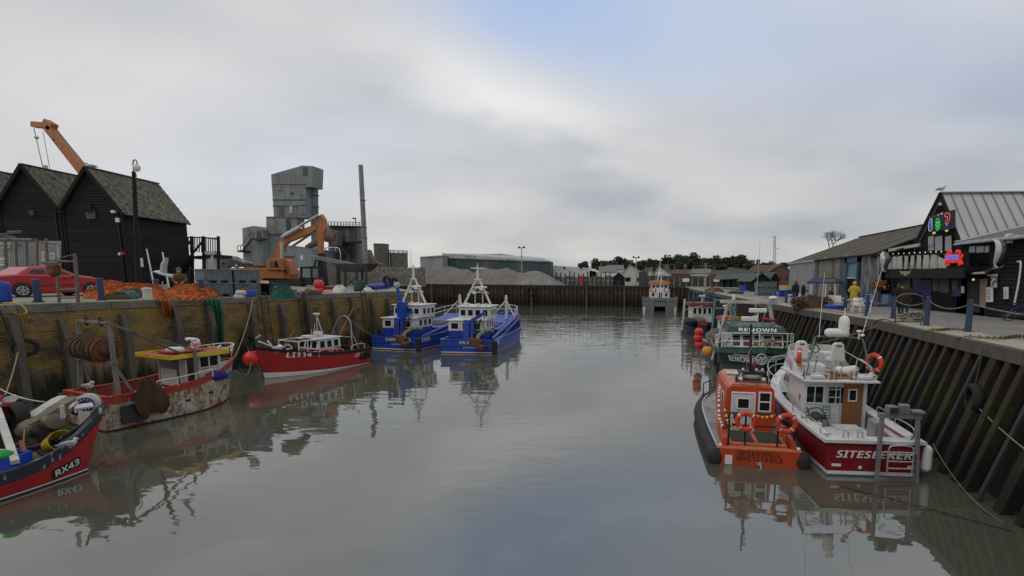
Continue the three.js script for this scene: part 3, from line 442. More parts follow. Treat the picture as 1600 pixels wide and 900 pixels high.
part(t, 'blue_bundle',[gridGeo(14,8,(u, v) => { const a = u * TAU, b = (v - .5)*Math.PI, r = 1 + .35*vnoise(u * 11, v * 9); return [-1.2 + .3*r * Math.cos(a)*Math.cos(b),1.48 + .2*r * Math.sin(b),1.35 + .42*r * Math.sin(a)*Math.cos(b)]; })], std([.02,.022,.17],.85));
part(t, 'tarpaulin',[gridGeo(8,5,(u, v) => [-1.05 - .5*v,1.55 - .28*v * v + .04*Math.sin(u * 9),1.5 + u * .75])], M.dark);
for (let i = 0; i < 8; i++) part(t, 'deck_plank',[bx(.16,.05,.9,-.65 + i * .18,1.02 + rr(0,.07),-.45 + rr(-.1,.1), rr(-.2,.2))], M.whiteOld);
part(t, 'exhaust_stack',[bar([.3,.6,-.6],[.3,1.3,-.6],.09), tor(.3,.03,-.9,1.05,-.9,1.2,.4)], M.rust);
}
// ---------------------------------------------------------------- red boat LI114
{
const T0 = -.30, t = thing('fishing_boat', 'red and white fishing boat numbered LI114 with black rail, moored below the excavator', 'boat',[0,0,0], T0, 'fishing boats in the harbour');
const L = 7.0, dir = V(Math.sin(T0),0, Math.cos(T0)); t.position.copy(V(-22.95,0,-25.45).addScaledVector(dir,.35 - L / 2)).add(V(-.0,0,0)); t.updateMatrixWorld();
const h = Hull({ L, B: 3.0, sternW: .9, full: 2.2, fullW: 1.75, bow0: .46, wl: .93, rake: .42, sh: s => 1.03 + .05*(1 - s) + .98*Math.pow(s,2.3), keel: .4 });
hullParts(t, h, { hull: M.redHull, inner: M.dark, deck: M.deckGrey, cap: M.rubber, band: M.rubber, boot: M.whiteS }, { deck: .5, band: .16, boot: s => .02 + .36*Math.pow(s,1.4) });
part(t, 'keel_band', planks(h,-.3, s => -.02 + .04*s, { off: .014, ny: 2 }), M.dkred);
part(t, 'registration_number',[hullText(h, 'LI114',.33,1,2.28,1.24, { sx: 1.12, slant: .12, slope: -.07, depth: .02 }), hullText(h, 'LI114',.24,1,-2.15,.62, { sx: 1.0, slant: .12, slope: .05 })], M.whiteS);
part(t, 'hull_mark',[hullText(h, '27',.13,1,2.78,1.52, { sx: 1.2 })], M.rope);
part(t, 'foredeck',[deckGeo(h, s => h.sh(s) - .22, { s0: .7, s1: .97 })], M.deckGrey);
// wheelhouse
const W = part(t, 'wheelhouse',[extX([[-1.45,.5],[.25,.5],[.25,1.45],[-1.45,1.45]],-.95,.95)], M.red);
const U = part(t, 'wheelhouse_top',[extX([[-1.45,1.45],[.25,1.45],[.12,2.12],[-1.4,2.12]],-.95,.95)], M.white);
part(t, 'wheelhouse_roof',[rb(2.1,.06,1.95,0,2.15,-.6,.025)], M.white);
for (let i = 0; i < 3; i++) win(U,[.955,1.5,-.97 + i * .5 - .35],[0,0,1],[0,1,0],[1,0,0],.02,.0,.42,.53, M.whiteS, { fw: .035, dep: .02 });
for (let i = 0; i < 3; i++) win(U,[-.9 + i * .6,1.5,.24],[1,0,0],[0,.98,-.19],[0,.19,.98],.03,0,.57,.55, M.whiteS, { fw: .04, dep: .02 });
for (let i = 0; i < 3; i++) win(U,[.9 - i * .6,1.5,-1.45],[-1,0,0],[0,1,0],[0,0,-1],.05,0,.52,.52, M.whiteS, { fw: .05, dep: .02 });
part(t, 'shelter_frame',[...[[-.95,1.5],[.95,1.5]].flatMap(([x, z]) => [bar([x,.6, z],[x,2.15, z],.03)]), bar([-.95,2.15,1.5],[.95,2.15,1.5],.03), bar([.95,2.15,0],[.95,2.15,1.5],.03), bar([-.95,2.15,0],[-.95,2.15,1.5],.03), bar([.95,1.35,.3],[.95,1.35,1.5],.025), bar([.95,.6,.9],[.95,2.15,.9],.03)], M.whiteS);
part(t, 'net_hauler',[place(lathe([[.02,-.35],[.22,-.35],[.16,-.2],[.16,.2],[.22,.35],[.02,.35]]),.55,1.35,.85,0,0,1.57), bx(.5,.7,.4,.5,.95,.8)], M.dark);
part(t, 'engine_box',[rb(.8,.8,.7,.7,.95,.9,.08)], M.navy);
part(t, 'side_rail',[tube([[1.42,1.05,.5],[1.45,1.45,.45],[1.48,1.45,-.6],[1.48,1.3,-1.2],[1.45,1.0,-1.25]],.02), bar([1.46,1.05,-.2],[1.46,1.45,-.2],.018), tube([[1.4,1.05,-1.9],[1.42,1.45,-1.95],[1.4,1.5,-2.9],[1.38,1.1,-3.0]],.02)], M.whiteS);
lifering(t,1.0,1.1,-.9, Math.PI / 2,0,.2);
part(t, 'liferaft_canister',[place(ng(new THREE.CapsuleGeometry(.16,.5,4,10)),-.1,2.4,-.6,0,0,1.57)], M.whiteS); part(t, 'roof_box',[rb(.55,.18,.5,.1,2.3,.3,.05)], M.whiteS);
part(t, 'radar',[rb(.5,.12,.2,0,3.75,-.5,.05)], M.whiteS);
part(t, 'mast',[bar([-.3,2.2,-.7],[0,3.7,-.5],.035), bar([.3,2.2,-.7],[0,3.7,-.5],.035), bar([0,2.2,-.2],[0,3.1,-.35],.02), bar([-.5,2.5,-.6],[.5,2.5,-.6],.02), bar([.25,2.2,.1],[.25,2.75,.1],.02)], M.whiteOld);
part(t, 'gantry',[tube([[1.2,.6,-2.2],[1.0,2.0,-2.3],[.75,2.9,-2.5],[.3,3.4,-2.55],[-.3,3.4,-2.55],[-.75,2.9,-2.5],[-1.0,2.0,-2.3],[-1.2,.6,-2.2]],.042), bar([.9,2.4,-2.4],[1.15,.6,-2.9],.04), bar([-.9,2.4,-2.4],[-1.15,.6,-2.9],.04), bar([-1.0,2.0,-2.3],[1.0,2.0,-2.3],.035)], M.galv);
part(t, 'boat_hook',[bar([.7,2.25,-1.6],[.2,4.1,-3.3],.035), bar([.6,1.55,2.5],[.75,2.9,1.55],.028)], M.oranPole ||= paint([.42,.09,.05], { rough: .6 }));
part(t, 'anchor',[bar([0,1.95,2.6],[.15,2.35,3.35],.05), beam([-.35,2.5,3.2],[.55,2.75,3.5],.08,.06), bar([0,1.8,2.45],[0,2.3,2.75],.06)], M.whiteS);
part(t, 'windlass',[sph(.17,.25,1.85,2.2), tube([[.4,1.8,2.1],[.55,2.0,1.9],[.7,1.75,1.75],[.5,1.7,2.0]],.03), bx(.3,.25,.3,-.1,1.75,2.2)], M.whiteS);
part(t, 'stern_net',[gridGeo(10,10,(u, v) => [mix(-1.1,1.1, u), mix(1.5,.35, v) + .12*Math.sin(u * 11),-3.55 - .12*Math.sin(v * 3) - .07*Math.sin(u * 14 + v * 7)])], M.rustBright);
for (let i = 0; i < 4; i++) part(t, 'side_fender',[rb(.12,.55,.12, h.half(.02 + i * .035,.7) + .06,.62,-3.4 + i * .25,.05)], M.rubber);
}
// ---------------------------------------------------------------- two blue cockle boats, stern to
M.oxide = paint([.24,.05,.04], { rough: .8, tone: .2 });
function cockleBoat(label, T0, pos, stern, regN) {
const L = 13.5, t = thing('cockle_boat', label, 'boat', pos, T0, 'blue cockle boats moored side by side');
const sh = s => 1.12 + .12*s + 1.3*sst(.78,1.0, s), h = Hull({ L, B: 4.75, sternW: .97, full: 3.4, fullW: 2.6, bow0: .55, wl: .98, rake: .9, sh, keel: .6 });
hullParts(t, h, { hull: M.blue, inner: M.blue, deck: M.oxide, cap: M.blueRail ||= paint([.04,.075,.36], { rough: .35 }), boot: M.whiteS, rub: M.blueRail }, { deck: .72, boot: s => .13, rub: s => .62 });
part(t, 'waterline_band', planks(h,-.3,.06, { off: .02, ny: 1 }), M.dkred);
part(t, 'boat_name',[layText(stern[0],.25,[-.3,.80,-L / 2 - .012],[-1,0,0],[0,1,0],[0,0,-1], { font: stern[2] ? fontB : fontR, sx: 1.25 }), layText(stern[1],.12,[-.3,.45,-L / 2 - .012],[-1,0,0],[0,1,0],[0,0,-1], { font: fontR, sx: 1.25 })], M.whiteS);
part(t, 'registration_number',[hullText(h, regN,.42,-1,-L / 2 + .35,.66, { off: .015 })], M.whiteS);
for (let i = 0; i < 6; i++) part(t, 'freeing_port',[bx(.03,.1,.22,-h.half(.3 + i * .09,.95) - .012,.95,-L / 2 + .3*L + i * .09*L)], M.black);
// deckhouse aft and the wheelhouse on it
const D = part(t, 'deckhouse',[extX([[-5.55,.72],[-2.6,.72],[-2.6,1.75],[-5.55,1.75]],-1.0,2.05)], M.blue);
const E = part(t, 'deckhouse_top',[extX([[-5.55,1.75],[-2.6,1.75],[-2.6,2.62],[-5.55,2.62]],-1.0,2.05)], M.white);
part(E, 'roof_edge',[rb(3.35,.1,3.3,.52,2.65,-4.05,.04)], M.white);
for (const x of [1.45,.45,-.45]) win(E,[x + .45,1.82,-5.55],[-1,0,0],[0,1,0],[0,0,-1],0,0,.8,.68, M.whiteS, { fw: .09 });
for (let i = 0; i < 3; i++) win(E,[-1.0,1.85,-4.45 + i * .72 - .3],[0,0,1],[0,1,0],[-1,0,0],0,0,.55,.65, M.whiteS, { fw: .07 });
const Wh = part(t, 'wheelhouse',[extX([[-4.9,2.7],[-2.75,2.7],[-2.6,3.75],[-4.85,3.75]],-1.35,1.35)], M.white);
for (let i = 0; i < 4; i++) win(Wh,[1.3 - i * .65,2.95,-4.9],[-1,0,0],[0,1,0],[0,0,-1],.05,0,.6,.62, M.whiteS, { fw: .06 });
for (let i = 0; i < 3; i++) win(Wh,[-1.35,2.95,-4.7 + i * .65],[0,0,1],[0,1,0],[-1,0,0],.05,0,.6,.62, M.whiteS, { fw: .06 });
for (let i = 0; i < 3; i++) win(Wh,[1.35,2.95,-4.05 + i * .65],[0,0,-1],[0,1,0],[1,0,0],.05,0,.6,.62, M.whiteS, { fw: .06 });
part(t, 'wheelhouse_roof',[rb(2.95,.1,2.6,0,3.8,-3.75,.04), rb(.4,.25,.4,.9,3.95,-4.2,.06), rb(.25,.2,.25,-.95,3.95,-4.6,.05), rb(.3,.2,.3,-.3,3.95,-4.6,.05)], M.white);
part(t, 'mast',[bar([-1.15,3.8,-3.7],[-.12,6.15,-3.75],.1,.08), bar([1.35,3.8,-3.7],[.12,6.15,-3.75],.1,.08), bar([0,6.05,-3.75],[0,7.35,-3.75],.12,.07), bar([-.6,7.1,-3.75],[.6,7.1,-3.75],.05), bar([-.3,6.12,-3.75],[.3,6.12,-3.75],.06), rb(.3,.22,.3,.35,4.95,-3.7,.04), bar([-.5,5.4,-3.75],[.55,5.4,-3.75],.05), tube([[-.95,4.9,-3.72],[0,5.35,-3.72],[1.0,4.75,-3.72]],.05), bar([-.75,5.0,-3.72],[.75,5.0,-3.72],.045), bar([-.4,5.2,-3.7],[-.4,3.8,-3.7],.03), bar([.3,5.2,-3.7],[.3,3.8,-3.7],.03), bar([0,7.3,-3.75],[0,7.6,-3.75],.025)], M.white);
part(t, 'radar',[rb(1.0,.16,.22,-.35,5.45,-3.9,.06), bx(.3,.22,.3,-.35,5.28,-3.9)], M.whiteS);
// hopper forward, with thick suction pipes running down the starboard side to the pump over the stern
part(t, 'hopper',[extX([[-1.9,.72],[4.6,.72],[5.2,2.3],[4.2,2.1],[-1.9,1.5]],-1.25,1.9)], M.blue);
part(t, 'hopper_hatch',[bx(2.2,.1,2.0,.3,1.72,.2,0,-.1)], M.dark);
part(t, 'dredge_pipe',[tube([[-1.65,1.05,-5.4],[-1.6,1.3,-3.2],[-1.62,1.75,0],[-1.6,2.2,3.0],[-1.3,2.55,5.1]],.14,40,10), tube([[-1.75,.9,-4.6],[-1.78,1.05,-2.6],[-1.82,1.45,0],[-1.8,1.95,3.0],[-1.5,2.35,5.1]],.11,40,10)], M.blueRail);
for (let i = 0; i < 5; i++) part(t, 'pipe_clamp',[bx(.5,.08,.1,-1.7,1.5 + i * .22,-1.6 + i * 1.35), bx(.05,.5,.06,-1.5,1.2 + i * .2,-1.6 + i * 1.35)], M.blue);
part(t, 'derrick',[beam([.35,.8,-6.0],[.35,2.7,-5.75],.5,.34), beam([-.15,.8,-6.0],[-.15,2.6,-5.75],.3,.3), beam([.35,2.4,-5.8],[-1.25,3.35,-5.9],.2,.26), beam([.9,.75,-6.0],[.35,1.9,-5.85],.18,.2)], M.blue);
part(t, 'hydraulic_ram',[bar([-.2,1.3,-6.0],[-.9,2.8,-5.9],.07), bar([-.55,1.3,-6.05],[-.55,2.7,-6.0],.04), tube([[.2,2.5,-6.1],[-.3,1.6,-6.5],[-.9,1.9,-6.3],[-1.3,1.2,-6.4]],.035), tube([[-1.3,3.2,-6.0],[-1.2,2.4,-6.3],[-1.5,1.6,-6.35]],.03)], M.iron);
const pu = part(t, 'dredge_head',[beam([-.45,1.05,-6.9],[-1.55,.55,-7.15],.62,.36), bx(1.1,.16,.8,-.75,1.15,-6.8,0,0,.2), rb(.45,.25,.5,-1.35,.62,-7.2,.06,0,0,.4)], M.rust);
part(pu, 'pump_pipe',[tube([[-.85,1.2,-6.75],[-.95,1.55,-6.5],[-1.5,1.85,-6.0],[-1.75,1.7,-5.5]],.17,20,10)], M.sageOld ||= paint([.17,.21,.17], { rough: .6 })); part(pu, 'blue_cover',[bx(.35,.04,.4,-1.35,.78,-7.25,0,0,.4)], M.ltblue);
part(t, 'corner_fender',[rb(.45,1.5,.3,-2.3,.35,-L / 2 - .08,.1)], M.rubber);
part(t, 'stern_clutter',[rb(.6,.25,.4,1.4,.95,-6.2,.08), rb(.4,.2,.35,.8,.9,-6.25,.06), tor(.3,.04,1.9,.85,-6.1,1.4)], M.oxide);
// bow rail and the white fore mast
part(t, 'bow_rail',[...[0,.42].map(d => tube([[-1.75,2.9 - d,2.2],[-1.6,3.1 - d,4.0],[-1.1,3.25 - d,5.6],[0,3.3 - d,6.5],[1.1,3.25 - d,5.6],[1.6,3.1 - d,4.0],[1.75,2.9 - d,2.2]],.035,40)),...[[-1.75,2.2,2.9],[-1.6,4,3.1],[-1.1,5.6,3.25],[0,6.5,3.3],[1.1,5.6,3.25],[1.6,4,3.1],[1.75,2.2,2.9]].map(([x, z, y]) => bar([x,2.0, z],[x, y, z],.03))], M.white);
part(t, 'fore_mast',[bar([-.6,2.0,3.4],[-.6,4.3,3.4],.15), bar([-.6,4.0,3.4],[.6,2.2,2.0],.05), bar([-.6,4.0,3.4],[-1.6,2.4,2.6],.05), bar([-.6,4.0,3.4],[-.4,2.3,5.0],.05), sph(.12,-.6,4.38,3.4)], M.white);
part(t, 'foredeck',[deckGeo(h, s => sh(s) - .35, { s0: .8, s1: .98 })], M.blueRail);
for (let i = 0; i < 3; i++) part(t, 'bow_tyre',[place(tyre(.32,.13),-h.half(.9 + i * .03,1.3) - .12,1.35, L / 2 - 1.25 + i * .42,0,0,1.57)], M.rubber);
return t;
}
const ob = V(-14.2,0,-36.25), oT = Math.PI + .03, ca = V(-21.0,0,-37.15), cT = Math.PI - .12;
cockleBoat('blue and white cockle boat lettered OLY.RAY, right one of the pair', oT, ob.clone().addScaledVector(V(Math.sin(oT),0, Math.cos(oT)),6.75),['OLY.RAY', 'FAVERSHAM',0], 'F52');
{ const c = cockleBoat('blue and white cockle boat lettered CARDIUM, left of the pair, beside the wall', cT, ca.clone().addScaledVector(V(Math.sin(cT),0, Math.cos(cT)),6.75),['CARDIUM II', 'FAVERSHAM',1], 'F153'); part(c, 'funnel_casing',[rb(.75,1.9,.7,.25,3.15,-5.15,.05), bar([.4,4.0,-5.1],[.75,5.3,-5.1],.14)], M.blue); }
// ---------------------------------------------------------------- grey twin-hulled workboat at the head of the harbour
{
const t = thing('workboat', 'grey twin-hulled workboat with orange roof canopy at the far end of the harbour', 'boat',[3.85,0,-89.6], Math.PI); t.scale.y = .88;
const mk = sx => [extX([[0,-.4],[11,-.4],[12.5,2.4],[11.8,2.55],[0,2.25],[0,0]], sx * 2.25 - 1.15, sx * 2.25 + 1.15)];
part(t, 'hull',[...mk(1),...mk(-1), extX([[0,1.1],[11,1.1],[11,2.1],[0,2.1]],-1.2,1.2)], M.cat ||= paint([.17,.18,.18], { rough: .6, wear: .15, wc: [.30,.29,.27] }));
part(t, 'deck',[bx(6.6,.12,11,0,2.3,5.6)], M.deckGrey);
part(t, 'bulwark',[bx(1.6,.9,.12,2.55,2.7,0), bx(1.6,.9,.12,-2.55,2.7,0), bx(.12,.9,7,3.35,2.7,3.4), bx(.12,.9,7,-3.35,2.7,3.4), bx(3.4,.7,.1,0,2.6,.05)], M.cat);
for (let i = 0; i < 8; i++) part(t, 'rail_post',[bx(.12,.8,.12,-1.55 + i * .44,2.7,-.04)], M.steel);
const W = part(t, 'wheelhouse',[rb(4.0,2.5,4.4,0,3.6,4.4,.08)], M.white); const Wt = part(t, 'wheelhouse_top',[extX([[2.6,4.85],[6.0,4.85],[5.7,6.1],[2.6,6.1]],-1.75,1.75)], M.white);
part(t, 'canopy',[ext([[-2.2,0],[2.2,0],[1.7,.55],[.9,.7],[-.9,.7],[-1.7,.55]],3.6).translate(0,6.15,2.3)], M.orangeCloth ||= std([.62,.25,.06],.8));
win(W,[.2,2.5,2.2],[-1,0,0],[0,1,0],[0,0,-1],0,0,.75,1.7, M.white); win(W,[-1.0,3.2,2.2],[-1,0,0],[0,1,0],[0,0,-1],0,0,.6,.8, M.whiteS); win(W,[1.6,3.2,2.2],[-1,0,0],[0,1,0],[0,0,-1],0,0,.6,.8, M.whiteS);
for (let i = 0; i < 4; i++) win(Wt,[1.6 - i * .8,5.15,2.6],[-1,0,0],[0,1,0],[0,0,-1],.05,0,.75,.75, M.whiteS);
lifering(t,1.3,4.75,2.15,0,0,.5); lifering(t,-1.35,4.75,2.15,0,0,.5);
part(t, 'mast',[bar([-.4,6.8,4],[0,9.2,4],.1), bar([.4,6.8,4],[0,9.2,4],.1), bar([0,9,4],[0,11.8,4],.07,.04), bar([-.8,8.6,4],[.8,8.6,4],.06), sph(.3,0,8.2,3.8), bar([-.15,2.4,.8],[-.15,7.4,.8],.08)], M.whiteS);
part(t, 'outboard_leg',[bar([3.0,-.2,-.3],[3.0,.9,-.3],.22), bar([-3.0,-.2,-.3],[-3.0,.9,-.3],.2)], M.whiteS);
}
// ---------------------------------------------------------------- orange harbour launch
{
const T0 = Math.PI - .05, t = thing('harbour_launch', 'orange launch with black rubber fender, white cabin door and two life rings', 'boat',[0,0,0], T0);
const L = 8.6, st = V(4.12,0,-15.35), dir = V(Math.sin(T0),0, Math.cos(T0)); t.position.copy(st.clone().addScaledVector(dir, L / 2)); t.updateMatrixWorld();
const h = Hull({ L, B: 3.0, sternW: .9, full: 2.6, fullW: 2.2, bow0: .5, wl: .97, rake: .3, sh: s => .52 + .22*s * s, keel: .4 }), zs = -L / 2;
part(t, 'hull', planks(h,-.4, s => h.sh(s), { ny: 3 }), M.oran); part(t, 'deck',[deckGeo(h, s => h.sh(s) - .02, { inset: 0, s1: .99 })], M.deckGrey);
// fat rubber fender round the sides
for (const sd of [1,-1]) { const pts = []; for (let i = 0; i <= 16; i++) { const s = mix(.0,.995, i / 16), q = h.pt(s, h.sh(s) - .3, sd,.12); pts.push(q); } part(t, 'rubber_fender',[tube(pts,.27,60,12).scale(1,1.15,1).translate(0,-.04,0), sph(.27,...pts[0],1,1.2,.6)], M.fenderRub ||= paint([.022,.022,.024], { rough: .75, wear: .1, wc: [.12,.12,.12], bump: .006 })); }
for (const [sd] of [[1],[-1]]) part(t, 'fender_edge', strake(h, s => h.sh(s) - .02,.02,.05,.03, { sides: [sd], transom: false }), M.alu);
const n0 = t.children.length;
part(t, 'transom_board',[bx(2.62,.62,.06,0,.42, zs - .05)], M.oran);
part(t, 'transom_edge',[rb(2.75,.07,.22,0,.74, zs + .02,.02)], M.oranWorn ||= paint([.55,.15,.06], { rough: .6, wear: .3, wc: [.45,.40,.33] }));
part(t, 'lettering',[layText('SPEEDWELL',.16,[0,.52, zs - .085],[-1,0,0],[0,1,0],[0,0,-1], { sx: 1.15, depth: .006 }), layText('WHITSTABLE',.16,[0,.33, zs - .085],[-1,0,0],[0,1,0],[0,0,-1], { sx: 1.15, depth: .006 })], M.letterDark ||= std([.13,.018,.006],.6));
part(t, 'white_plate',[bx(.24,.32,.03,1.0,.34, zs - .09),...[[-.05,.07],[.05,.07],[-.05,-.07],[.05,-.07]].map(([a, b]) => bx(.025,.025,.02,1.0 + a,.34 + b, zs - .11))], M.whiteS);
part(t, 'anode_arm',[bx(.16,.1,.05,-.02,.27, zs - .1), bar([-.02,.25, zs - .12],[-.12,.02, zs - .3],.03), bx(.95,.05,.16,-.1,.0, zs - .3)], M.galv);
for (const s of [1,-1]) part(t, 'stern_light',[sph(.06, s * 1.28,.82, zs + .0)], M.whiteS);
// sunken well aft with two dark hatches
part(t, 'hatch_surround',[rb(2.0,.14,1.45,0,.76, zs + .95,.03)], M.oranWorn);
for (const s of [1,-1]) part(t, 'hatch',[rb(.78,.05,1.1, s * .46,.85, zs + .95,.02)], M.hatch ||= paint([.035,.045,.035], { rough: .7, wear: .2, wc: [.10,.06,.03] }));
part(t, 'side_coaming',[bx(.14,.35,2.1,1.12,.88, zs + 1.1), bx(.14,.35,2.1,-1.12,.88, zs + 1.1)], M.oran);
part(t, 'grab_rail_block',[rb(.35,.5,.3,-1.0,.95, zs + 1.2,.05), bx(.12,.55,.12,-1.0,1.0, zs + .7)], M.oranWorn);
// cabin
const cz = zs + 1.95, cl = 2.9; const C = part(t, 'cabin',[ext([[-.92,.7],[.92,.7],[1.0,1.6],[.93,2.72],[.8,2.82],[-.8,2.82],[-.93,2.72],[-1.0,1.6]], cl,.03).translate(0,0, cz)], M.oran);
part(C, 'roof',[ext([[-.82,2.83],[.82,2.83],[.7,2.93],[-.7,2.93]], cl - .1,.02).translate(0,0, cz + .1)], M.oranPale ||= paint([.62,.22,.12], { rough: .5 }));
part(C, 'roof_hatch',[rb(.55,.06,.6,.45,3.0, cz + 1.9,.02)], M.paleblue);
const D = part(t, 'door',[rb(.86,1.75,.05,.28,1.62, cz - .05,.02)], M.whitePaint ||= paint([.62,.62,.66], { rough: .4, tone: .05, dirt: .1, streak: .05 }));
part(D, 'door_frame',[bx(.06,1.85,.07,.74,1.66, cz - .05), bx(.06,1.85,.07,-.18,1.66, cz - .05), rb(.98,.07,.07,.28,2.56, cz - .05,.02)], M.whiteS);
win(D,[.28 + .27,1.82, cz - .075],[-1,0,0],[0,1,0],[0,0,-1],0,0,.54,.52, M.whiteS, { fw: .05, dep: .03 }); part(D, 'door_handle',[bx(.05,.22,.05,.62,1.5, cz - .1), bx(.14,.03,.03,.57,1.55, cz - .12)], M.black);
win(C,[-.33,1.72, cz - .03],[-1,0,0],[0,1,0],[0,0,-1],0,0,.52,.92, M.whiteS, { fw: .06, dep: .04, rails: 1 });
for (const z of [.4,1.4]) win(C,[.985,1.75, cz + z + .7],[0,0,-1],[0,1,0],[1,0,0],0,0,.65,.6, M.whiteS, { fw: .05, dep: .03 });
// mast with its platform of lights
part(t, 'radar_mast',[bx(1.1,.05,.5,-.1,3.42, cz + .5), bx(1.3,.05,.3,-.1,3.05, cz + .5), bar([-.62,2.9, cz + .4],[-.62,3.42, cz + .4],.03), bar([.42,2.9, cz + .4],[.42,3.42, cz + .4],.03), bar([-.72,2.8, cz + .25],[-.72,3.3, cz + .25],.035), bar([.55,2.8, cz + .25],[.55,3.3, cz + .25],.035), bar([-.1,3.4, cz + .6],[-.02,5.6, cz + .6],.06,.045)], M.black);
part(t, 'radar',[lathe([[.01,-.1],[.36,-.1],[.42,0],[.36,.1],[.01,.12]],-.12,3.22, cz + .5)], M.grey);
part(t, 'signal_lamp',[...[[-.55,3.52],[-.3,3.52],[.25,3.52]].map(([x, y]) => rb(.1,.12,.1, x, y, cz + .45,.03)), sph(.1,.35,3.1, cz + .35), sph(.1,-.6,3.1, cz + .35)], M.whiteS);
part(t, 'red_lamp',[rb(.22,.3,.2,-.22,3.62, cz + .6,.06), bar([-.08,3.9, cz + .6],[-.06,4.3, cz + .6],.07), bar([-.06,4.5, cz + .6],[-.04,4.9, cz + .6],.07)], M.oxideDk ||= std([.10,.012,.018],.5));
part(t, 'cable',[tube([[.05,3.4, cz + .55],[.1,4.0, cz + .5],[-.06,4.5, cz + .5],[-.18,4.9, cz + .5],[-.04,5.3, cz + .52]],.018), tube([[-.6,2.95, cz + .2],[0,2.93, cz - .02],[.6,2.95, cz + .2]],.02)], M.grey);
// stern rail with life rings and a chequered rope
part(t, 'stern_rail', railing([[1.0,.8, zs + .15],[.45,.8, zs + .15],[-.62,.8, zs + .15],[-1.15,.8, zs + .15]],1.12,.032,[1,.62]), M.black);
lifering(t,.47,1.68, zs + .02,0,.0,.28); lifering(t,-.85,1.68, zs + .02,0,.0,.28);
const rp = (pts, n, A, B) => { const c = new THREE.CatmullRomCurve3(pts.map(v3)); for (const [m, k] of [[A,0],[B,1]]) { const gs = []; for (let i = k; i < n; i += 2) gs.push(bar(c.getPoint(i / n), c.getPoint((i + 1.05)/n),.05)); part(t, 'padded_rope', gs, m); } };
rp([[1.05,2.15, cz - .1 + .9],[1.12,1.9, cz + .2],[1.15,1.35, zs + 1.6],[1.1,1.15, zs + .8]],22, M.whiteS, M.red); rp([[1.0,1.7, zs + 1.3],[.95,1.4, zs + .7],[.9,1.5, zs + .1],[.6,1.88, zs + .1]],16, M.yellow, M.black); rp([[1.1,1.05, zs + 1.2],[1.12,.95, zs + .7],[1.1,.8, zs + .3]],14, M.whiteS, M.black); rp([[.25,1.9, zs + .1],[-.1,1.82, zs + .1],[-.5,1.9, zs + .1]],10, M.yellow, M.red);
part(t, 'side_cabinet',[rb(.12,.5,.6,1.15,1.0, cz - .2,.03)], M.oranPale);
part(t, 'bow_rail', railing([1,.75,.4,0,-.4,-.75,-1].map(a => { const s = .96 - .24*Math.abs(a); return [a * 1.35*(1 - .0*s), h.sh(s) + .16, h.z(s,1) + .0]; }),.75,.025), M.black);
for (const c of t.children.slice(n0)) { c.position.y -= .16; if (/^(cabin|door|radar_mast|radar|signal_lamp|red_lamp|cable)$/.test(c.name)) { c.scale.set(.9,.84,1); c.position.y += .06; } }
}
